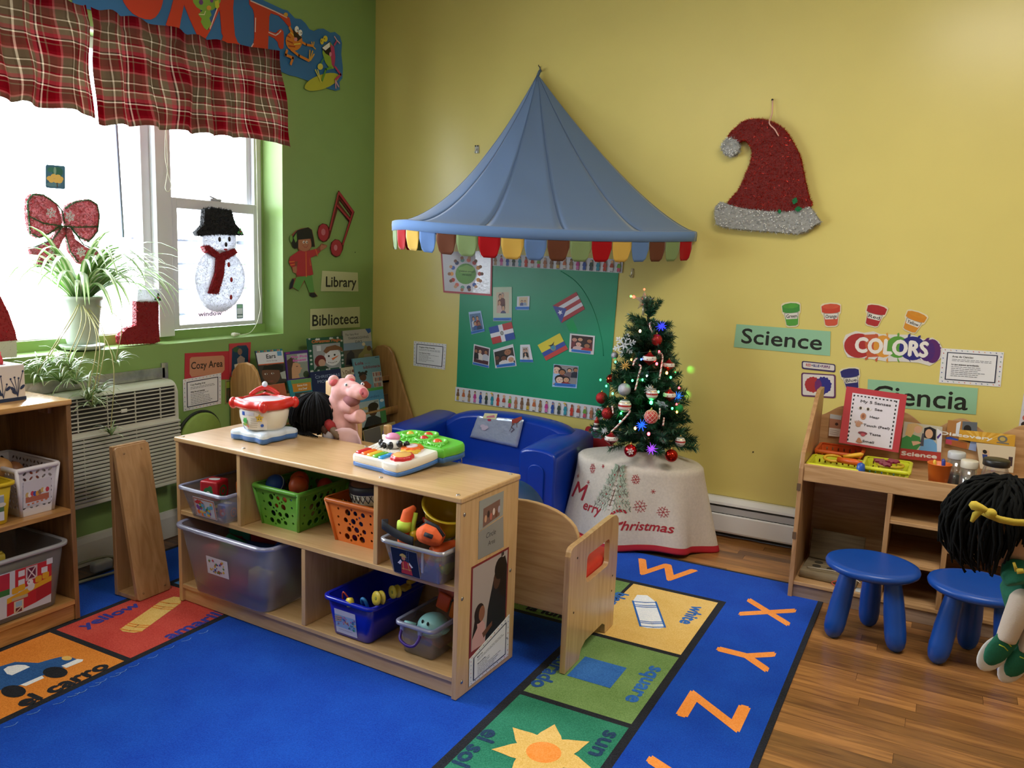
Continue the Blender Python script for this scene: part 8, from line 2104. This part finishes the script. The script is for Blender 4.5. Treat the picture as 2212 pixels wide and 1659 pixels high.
for dx,dz,c,r in((0,.056,'ff4a30',.005),(-.052,.017,'ff4030',.0075),(-.066,.019,'50ff50',.0055)):
 b=MB();b.ball(PS+V3((dx,-.004,dz)),r,10,8);b.build('tip_light',glow(c,4),t)
# ------------------------------------------------------------------ science shelf contents
ZS=.5202
I4=Matrix()
YP=M('c9cc28',.4,coat=.15)
holed_bin('yellow_basket','yellow-green plastic basket with slots at the front left of the science shelf',I4,(-.452,3.535,-.255,3.72),(-.44,3.55,-.275,3.7),ZS,.578,YP,.01,6,pattern='grid')
holed_bin('yellow_basket','taller yellow-green basket with puzzle pieces, right of the low one',I4,(-.245,3.56,-.075,3.76),(-.228,3.575,-.095,3.745),ZS,.592,YP,.01,7,pattern='grid')
holed_bin('orange_basket','orange plastic basket behind the yellow one on the science shelf',I4,(-.448,3.73,-.27,3.9),(-.435,3.745,-.29,3.895),ZS,.598,M('c5561c',.4,coat=.15),.01,8,pattern='grid')
def thing_tube(name,label,cat,pts,r,c,n=10,group=None,rough=.4):
 b=MB();b.tube([V3(p)for p in pts],r,n);return b.build(name,M(c,rough,coat=.15),label=label,cat=cat,group=group)
t=empty('magnifier',(-.33,3.65,.56),'yellow magnifier with orange handle lying on the low yellow basket','magnifier')
b=MB();b.tube([V3((-.37+.035*math.cos(i*.4),3.66+.03*math.sin(i*.4),.583+.006*math.sin(i*.4)))for i in range(17)],.006,8);b.build('ring',M('d8a82a',.4),t)
b=MB();b.tube([V3((-.35,3.64,.585)),V3((-.28,3.63,.586)),V3((-.255,3.62,.585))],[.012,.014,.01],10);b.build('handle',M('d05a1c',.4),t)
thing_tube('toy_banana','yellow curved toy sticking up from the low yellow basket','toy',[(-.33,3.66,.598),(-.295,3.655,.607),(-.262,3.65,.618),(-.252,3.65,.62)],[.006,.009,.009,.003],'dda428')
thing_tube('blue_bottle','blue plastic bottle standing between the two yellow baskets','bottle',[(-.25,3.545,ZS+.002),(-.25,3.545,.58),(-.25,3.545,.6),(-.25,3.545,.606)],[.017,.017,.014,.006],'1c4fa8',14)
for k,(x,y,z,rz,l)in enumerate(((-.19,3.66,.597,.3,'dark red puzzle piece on the taller yellow basket, at the left'),(-.14,3.67,.6,-.2,'dark red puzzle piece on the taller yellow basket, at the right'),(-.165,3.63,.592,.9,'dark red puzzle piece on the taller yellow basket, in front'))):
 X=Matrix.Translation((x,y,z))@Matrix.Rotation(rz,4,'Z')@Matrix.Rotation(.15,4,'X');q=MB(X)
 o_=[(-.02,-.016),(-.005,-.016)]+[(.0+.006*math.cos(a_),-.02+.006*math.sin(a_))for a_ in(3.6,4.7,5.8)]+[(.006,-.016),(.02,-.016),(.02,-.004),(.028,0),(.02,.005),(.02,.016),(-.02,.016),(-.02,.004),(-.014,0),(-.02,-.005)]
 q.prism([o_],(0,0,0),(1,0,0),(0,1,0),.007,(0,0,1));q.build('puzzle_piece',M('7c1c38',.4),label=l,cat='puzzle')
b=MB();b.tube([V3((-.15+.05*math.cos(i*.4),3.68+.05*math.sin(i*.4),.585))for i in range(17)],.006,8);b.build('magnifier',M('c9a82a',.4),label='dark-lensed magnifier under the red puzzle pieces',cat='magnifier')
for k,(x,y,c)in enumerate(((-.21,3.6,'1f5f4a'),(-.17,3.6,'24486a'),(-.125,3.6,'1f5f4a'))):
 b=MB();b.rbox((x,y,.546),(.03,.03,.045),.004);b.build('counting_cube',M(c,.4),label='%s cube seen through the slots of the taller basket'%('green','blue','dark green')[k],cat='block')
for k,(x,y,c)in enumerate(((-.41,3.58,'b8603a'),(-.36,3.58,'2a4a8a'),(-.31,3.58,'3a5a9a'))):
 b=MB();b.rbox((x,y,.54),(.035,.03,.036),.004);b.build('counting_cube',M(c,.4),label='%s cube seen through the slots of the low basket'%('orange','dark blue','blue')[k],cat='block')
# senses chart standing in the tray
a=Art((0,3.8,.53),(1,0,0),(0,.25,1));a.zoom(*B6);cs=[a.Z(*p)for p in[(912,728),(1356,790),(1292,1215),(855,1140)]]
q=MB();q.prism([cs],a.O,a.U,a.V,.003,a.N);o=q.build('senses_chart',M('b0343e',.3,coat=.3),label='red framed chart reading My 5 Senses standing on the science shelf',cat='chart');a.off=.0034;f=bil(cs)
a.pz([(955,775),(1300,825),(1245,1190),(915,1135)],'d2ccd6')
c2=[a.Z(*p)for p in[(955,775),(1300,825),(1245,1205),(900,1150)]];g=bil(c2)
for k in range(24):
 if k%2==0:
  qrect(a,g,.03+k*.039,.03,.03+(k+1)*.039,.055,'1e1e24')
  qrect(a,g,.03,.03+k*.039,.06,.03+(k+1)*.039,'1e1e24');qrect(a,g,.93,.03+k*.039,.96,.03+(k+1)*.039,'1e1e24')
def gt(s_,u0,u1,v,hf,bold=.0004):ftext(a,g,s_,u0,u1,v,hf,'3a363e',bold=bold)
gt('My 5 Senses',.2,.84,.16,.05);gt('See',.52,.68,.275,.042);gt('Hear',.44,.64,.43,.042);gt('Touch (Feel)',.33,.88,.6,.042);gt('Taste',.48,.72,.755,.042);gt('Smell',.36,.6,.91,.042)
for u in(.22,.38):fell(a,g,u,.27,.065,.032,'d8d4d0');fell(a,g,u,.27,.03,.03,'5a4a3a',10);fell(a,g,u,.27,.014,.016,'16161a',8)
fell(a,g,.3,.42,.06,.065,'b07858');fell(a,g,.3,.42,.03,.04,'8a543c',10)
fell(a,g,.22,.59,.055,.045,'b48468')
for k in range(5):fpoly(a,g,[(.15+k*.035,.57),(.135+k*.035,.51+abs(k-2)*.01),(.155+k*.035,.51+abs(k-2)*.01),(.18+k*.035,.57)],'b48468')
fell(a,g,.34,.74,.1,.028,'7a2a38');fell(a,g,.35,.77,.05,.03,'b04a5a');fpoly(a,g,[(.22,.92),(.26,.84),(.3,.84),(.36,.92),(.3,.945)],'b07858')
a.done('print',o)
# cards taped to the wavy back
def scard(label,corners,y,draw,mount,zm=B6,name='photo_card',cat='photo',lean=.05):
 a=Art((0,y,.53),(1,0,0),(0,lean,1));a.zoom(*zm);cs=[a.Z(*p)for p in corners];o=card(name,label,cat,a,cs,mount,.0015);draw(a,bil(cs));a.done('print',o)
def kids_(a,f):
 qrect(a,f,0,0,1,1,'b8b4a4');qrect(a,f,0,.72,1,1,'ad3a34');ftext(a,f,'Science',.04,.9,.9,.1,'d8cfc8',bold=.0016)
 fpoly(a,f,[(.0,.72),(.0,.45),(.2,.3),(.45,.36),(.5,.55),(.4,.72)],'3f8a4a');fpoly(a,f,[(.06,.35),(.1,.05),(.3,.0),(.5,.08),(.48,.2),(.3,.22),(.22,.4)],'cfae78');fell(a,f,.38,.17,.1,.1,'d8ac90');fpoly(a,f,[(.45,.72),(.55,.42),(.75,.36),(.88,.5),(.9,.72)],'6a9fd0');fpoly(a,f,[(.53,.36),(.54,.1),(.68,.04),(.84,.1),(.85,.4)],'1a1a20');fell(a,f,.67,.24,.1,.13,'d0a484')
 fpoly(a,f,[(.46,.6),(.5,.25),(.55,.25),(.56,.6)],'4a4a5a');fpoly(a,f,[(.25,.5),(.42,.48),(.5,.52),(.3,.62)],'d8ac90');fpoly(a,f,[(.86,.06),(1,.14),(1,.7),(.9,.7)],'d8d8e0');fpoly(a,f,[(.87,.3),(.96,.18),(.98,.22),(.9,.36)],'4a2a7a')
scard('photo card lettered Science of two children with a microscope',[(1335,985),(1615,1025),(1600,1285),(1298,1255)],3.9,kids_,'ad3a34')
def boy(a,f):qrect(a,f,0,0,1,1,'a8743e');fpoly(a,f,[(.3,.1),(.45,.0),(.4,.6),(.3,.6)],'d0d4dc');fpoly(a,f,[(.5,.0),(1,.0),(1,.5),(.8,.4),(.5,.35)],'5a6068');fpoly(a,f,[(.45,.7),(.5,.4),(.7,.35),(.85,.4),(.8,.75)],'1a1a1e');fell(a,f,.68,.27,.13,.15,'1c1818');fell(a,f,.68,.4,.08,.07,'9a6a50');fpoly(a,f,[(.0,.72),(.15,.66),(.4,.7),(.4,.76),(0,.78)],'2a4aa8');fpoly(a,f,[(.75,1),(.82,.6),(1,.55),(1,1)],'8a9ac0');qrect(a,f,0,.78,.7,1,'a0582a');qrect(a,f,0,.8,.2,.97,'b8405a')
scard('photo card of a dark-haired boy at a table, right of the Science card',[(1655,975),(1870,992),(1862,1205),(1635,1150)],3.915,boy,'8a6a4a')
def disc(a,f):
 qrect(a,f,0,0,1,1,'c8962e')
 for k in range(6):fpoly(a,f,[(.4,1),(.1+k*.16,0),(.18+k*.16,0)],'d8ac4a')
 ftext(a,f,'Discovery',-.35+.0,.6,.68,.3,'dcd8d0',bold=.0012);fell(a,f,.78,.45,.09,.3,'6a6a64');fell(a,f,.78,.45,.05,.18,'b8a058');qrect(a,f,.68,.75,.9,.85,'6a6a64')
scard('yellow card lettered Discovery with a microscope drawing',[(1740,1045),(2150,1085),(2142,1172),(1735,1118)],3.905,disc,'c8962e',name='word_card',cat='sign')
scard('cream card with a photo of a standing child, behind the jars',[(1862,1140),(2152,1172),(2132,1362),(1890,1330)],3.895,lambda a,f:(qrect(a,f,.12,.25,.32,.85,'c8a888'),fell(a,f,.2,.32,.06,.08,'1c1818'),qrect(a,f,.12,.42,.26,.62,'2a3a7a'),qrect(a,f,.13,.62,.24,.84,'1c1c22'),qrect(a,f,.84,.4,.95,.75,'3a2a30')),'ccbda2')
scard('small photo card with a picture of a nose at the left of the wavy back',[(792,930),(885,945),(860,1098),(780,1090)],3.92,lambda a,f:(qrect(a,f,0,0,1,.62,'a8745a'),qrect(a,f,0,0,.9,.2,'b8c0c4'),fell(a,f,.6,.42,.14,.07,'3a2018'),[a.line([f(.1,.72+k*.09),f(.85,.74+k*.09)],.0012,'5a5a5a')for k in range(3)]),'d0ccc4')
# orange cup, jars, tray things
t=empty('orange_cup',(.031,3.66,ZS),'orange plastic cup with markers on the science shelf','cup')
b=MB();b.lathe([(.029,0),(.031,.003),(.0445,.1),(.046,.1),(.0455,.103),(.042,.1),(.029,.006),(.0,.005)],32,(.031,3.66,ZS),caps=False);b.build('cup',M('dc6c1e',.4,coat=.15),t)
thing_tube('marker','dark blue marker standing in the orange cup','marker',[(.05,3.665,.53),(.043,3.67,.632),(.041,3.67,.64)],[.007,.0075,.004],'24348a')
thing_tube('marker','yellow marker standing in the orange cup','marker',[(.02,3.66,.53),(.012,3.67,.625),(.011,3.67,.632)],[.006,.0065,.004],'d8b23a')
GL2=sheer('dfe6e6',.1,.04,.1,.35)
def jar_(name,label,x,y,prof,fill,lid,n=32,lidprof=None):
 t=empty(name,(x,y,ZS),label,'jar','jars on the science shelf');b=MB();b.lathe([(r_,h)for r_,h in prof]+[(max(0,prof[-1][0]-.003),prof[-1][1]),(max(0,prof[-2][0]-.003),prof[-2][1])],n,(x,y,ZS),caps=False);b.lathe([(prof[0][0],.0),(prof[0][0],.002)],n,(x,y,ZS));b.build('glass',GL2,t)
 if fill:b=MB();b.lathe(fill[0],n,(x,y,ZS+.004));b.build('liquid',fill[1],t)
 b=MB();b.lathe(lidprof,n,(x,y,ZS));b.build('lid',lid,t);return t
jar_('sensory_jar','glass jar of dark blue water behind the white-capped jar',.088,3.73,[(.03,.002),(.031,.01),(.031,.12)],([(.028,0),(.0285,.05)],M('0f2f44',.2)),M('b8bcc0',.4),lidprof=[(.032,.116),(.033,.12),(.033,.14),(.03,.145),(.0,.145)])
jar_('sensory_jar','clear jar with white cap beside the orange cup',.134,3.66,[(.027,.002),(.029,.008),(.029,.1)],([(.0265,0),(.0265,.06)],sheer('8fa0a8',.35,.1,.3,.2)),M('d0cabb',.45),lidprof=[(.0305,.1),(.0315,.102),(.0315,.127),(.029,.13),(.0,.13)])
tj=jar_('craft_jar','large clear jar with black lid and bits of green and orange craft sticks',.222,3.62,[(.042,.002),(.049,.012),(.05,.06),(.047,.1),(.04,.128),(.042,.132)],None,M('181614',.4),lidprof=[(.045,.13),(.047,.132),(.047,.152),(.044,.156),(.0,.157)])
rr=random.Random(15)
for k in range(16):
 an=rr.uniform(0,6.28);R_=rr.uniform(0,.024);P=V3((.222+R_*math.cos(an),3.62+R_*math.sin(an),ZS+rr.uniform(.012,.055)));d=V3((rr.uniform(-1,1),rr.uniform(-1,1),rr.uniform(-.7,.7))).normalized()*.016
 b=MB();b.tube([P-d,P+d],.0028,6);b.build('craft_piece',M(['7fcc4a','8ad05a','d8622a','4aa85a','c8d84a','c0c4d0'][k%6],.4),tj)
t=empty('shape_tray',(.12,3.56,ZS),'cream board with a green string lying on the science shelf','tray')
b=MB();b.rbox((.11,3.552,ZS+.028),(.2,.06,.01),.003,1,R=Matrix.Rotation(-.03,3,'Z'));b.build('board',M('cdbf98',.5),t)
b=MB();b.rbox((.11,3.552,ZS+.0115),(.16,.045,.023),.003,1);b.build('support',M('b8a67c',.5),t)
for x in(.065,.155):b=MB();b.rbox((x,3.56,ZS+.0365),(.022,.008,.007),.002);b.build('clip',M('2a1c18',.5),t)
b=MB();b.tube(smooth_loop([(-.01,3.535,ZS+.003),(.02,3.536,ZS+.036),(.06,3.545,ZS+.036),(.09,3.54,ZS+.037),(.12,3.56,ZS+.037),(.15,3.555,ZS+.037),(.14,3.54,ZS+.036)],5,False),.003,6);b.build('string',M('1c5a3c',.7),t)
# boxes on the lower shelves
t=empty('wooden_puzzle',(-.36,3.72,.067),'weathered wooden activity box with holes and wires on the lower science shelf','toy')
X=Matrix.Translation((-.33,3.7,.067))@Matrix.Rotation(-.05,4,'Z');b=MB(X);b.rbox((0,0,.018),(.23,.26,.034),.004,1);b.build('box',wood('8f8064','70634c',0,.7),t)
b=MB(X);b.rbox((0,.06,.1),(.22,.012,.13),.003,1,R=Matrix.Rotation(-.25,3,'X'));b.build('back_board',wood('877a60','6a5e48',0,.7),t)
for x,y in((-.06,-.05),(.0,-.055),(.06,-.06),(-.06,.0),(.0,.0)):b=MB(X);b.lathe([(.018,.0),(.018,.0365),(.016,.0368),(.0,.0366)],18,(x,y,0));b.build('hole',M('3a3428',.8),t)
b=MB(X);b.tube(smooth_loop([(-.09,-.1,.04),(-.05,-.12,.05),(.03,-.11,.05),(.1,-.12,.04),(.13,-.13,.03)],5,False),.0022,6);b.build('white_wire',M('b8b0a0',.5),t)
b=MB(X);b.tube(smooth_loop([(.05,-.08,.045),(.07,-.1,.06),(.06,-.13,.03),(.02,-.14,.01),(.05,-.16,.003)],5,False),.0022,6);b.build('red_wire',M('b8402a',.5),t)
b=MB();b.rbox((-.185,3.56,.0675),(.075,.05,.002),.0005,1);b.build('paper_label',M('aeb0ae',.5),label='silvery paper label lying on the bottom board of the science shelf',cat='paper')

# ------------------------------------------------------------------ doll at the right edge, sitting on a block table
t=empty('block_table',(.56,2.32,FZ),'wooden block table just beyond the right edge carrying the yarn doll','table')
b=MB();b.rbox((.58,2.32,.545),(.5,.5,.03),.006,2);b.build('tabletop',BIRX,t)
for x in(.37,.79):
 for y in(2.11,2.53):b=MB();b.box(x-.02,y-.02,FZ,x+.02,y+.02,.53,.003);b.build('leg',BIRZ,t)
DY=2.3
dp=lambda px,py,y=DY:at(px,py,1,y)
t=empty('yarn_doll',(.34,DY,.56),'large cloth doll with black yarn hair and yellow headband at the right edge','doll')
SK2=M('b08a70',.85,bump=.1,scale=200);GRN=M('0f6248',.85,bump=.2,scale=300,var=.08);HB=M('070807',.9,var=.5,scale=300,spec=.15)
hc=dp(2182,1132);
b=MB();b.ball(hc,(.105,.085,.098),24,16);remesh(b.build('head',SK2,t))
rr=random.Random(17)
for k in range(290):
 an=rr.uniform(0,2*PI);dx,dy=math.cos(an),math.sin(an);R_=rr.uniform(.108,.138);L=rr.uniform(.95,1.3)if dx<.1 else rr.uniform(.8,1.0)
 if dy<-.6 and dx>-.1:L*=.78
 pts=[]
 for i in range(8):
  s_=i/7;th=s_*2.0*L;pts.append(hc+V3((dx*R_*math.sin(th)*1.02-.012+.006*math.sin(i*1.7+k*3),dy*R_*.9*math.sin(th),R_*.86*math.cos(th)-.004+(-.03*max(0,s_-.7)*3)+.007*math.sin(i*2+k))))
 b=MB();b.tube(pts,[.0042]*7+[.002],5);b.build('yarn_strand',HB,t,fix=False)
YL=M('b8a032',.85,bump=.15,scale=200)
hb=[dp(2108,1098,DY-.1),dp(2135,1112,DY-.118),dp(2160,1122,DY-.124),dp(2190,1128,DY-.122),dp(2230,1130,DY-.1),dp(2270,1125,DY-.05)]
b=MB();rows=[[p+V3((0,0,.008))for p in hb],[p+V3((0,-.003,0))for p in hb],[p-V3((0,0,.008))for p in hb]];b.grid(rows);b.build('headband',YL,t,solid=.002)
bc=dp(2140,1108,DY-.13)
b=MB();b.ball(bc,(.013,.012,.011),12,8);b.build('bow_knot',YL,t)
b=MB();b.tube([bc,bc+V3((-.02,0,.008)),bc+V3((-.036,0,.012)),bc+V3((-.044,0,.016))],[.006,.009,.012,.006],8);b.build('bow_loop',YL,t)
b=MB();b.tube([bc+V3((-.018,0,.004)),bc+V3((-.03,.0,-.01)),bc+V3((-.036,0,-.028))],[.006,.008,.004],8);b.build('bow_tail',YL,t)
b=MB();b.ball(dp(2170,1185,DY-.02),(.05,.04,.045),16,10);b.build('face',SK2,t)
b=MB();b.tube([(.262,DY,.665),(.25,DY,.62),(.27,DY+.02,.575),(.32,DY+.03,.565)],[.055,.07,.085,.07],18);remesh(b.build('dress',GRN,t),.007)
b=MB();b.tube([dp(2190,1215,DY-.05),dp(2194,1240,DY-.07),dp(2202,1262,DY-.08)],[.026,.034,.03],12);remesh(b.build('sleeve',GRN,t),.005)
for k,(px,py)in enumerate(((2196,1234),)):
 P=dp(px,py,DY-.11);b=MB();b.tube([P,P+V3((.014,0,.004))],[.007,.006],8);b.build('sleeve_bow',YL,t);b=MB();b.tube([P,P+V3((-.008,0,.02))],[.004,.003],8);b.build('sleeve_bow',YL,t)
SOC=M('c6b6a6',.85,bump=.15,scale=300);SOL=M('cfccc8',.7)
def leg_(off,y):
 K=dp(2206+off,1300+off*.5,y);A_=dp(2172+off,1385+off*.55,y-.01)
 b=MB();b.tube([K+V3((.04,.05,.02)),K,K.lerp(A_,.5),A_],[.032,.029,.026,.023],14);remesh(b.build('leg',SOC,t),.005)
 tw=dp(2135+off,1432+off*.62,y-.03)
 d=(tw-A_).normalized();s_=d.cross(V3((0,-1,0))).normalized()
 up=V3((.55,-.2,.8)).normalized()
 c=A_.lerp(tw,.35)
 b=MB();R_=Matrix((d,d.cross(up).normalized(),up)).transposed()
 R3_=R_.to_3x3();b.ball(c,(.046,.028,.026),20,12,R=R3_);b.ball(A_,(.028,.028,.026),14,10,R=R3_);remesh(b.build('shoe',GRN,t),.0045)
 b=MB();b.ball(c-up*.016+d*.003,(.05,.031,.014),20,10,R=R3_);b.build('sole',SOL,t)
 for i in range(3):
  p=c+up*(.0245-i*.001)+d*(-.012+i*.012);w_2=d.cross(up).normalized()*.012;b=MB();b.tube([p-w_2,p+up*.003,p+w_2],.0014,6);b.build('lace',M('b8c83a',.6),t)
leg_(0,DY-.06);leg_(44,DY-.04)
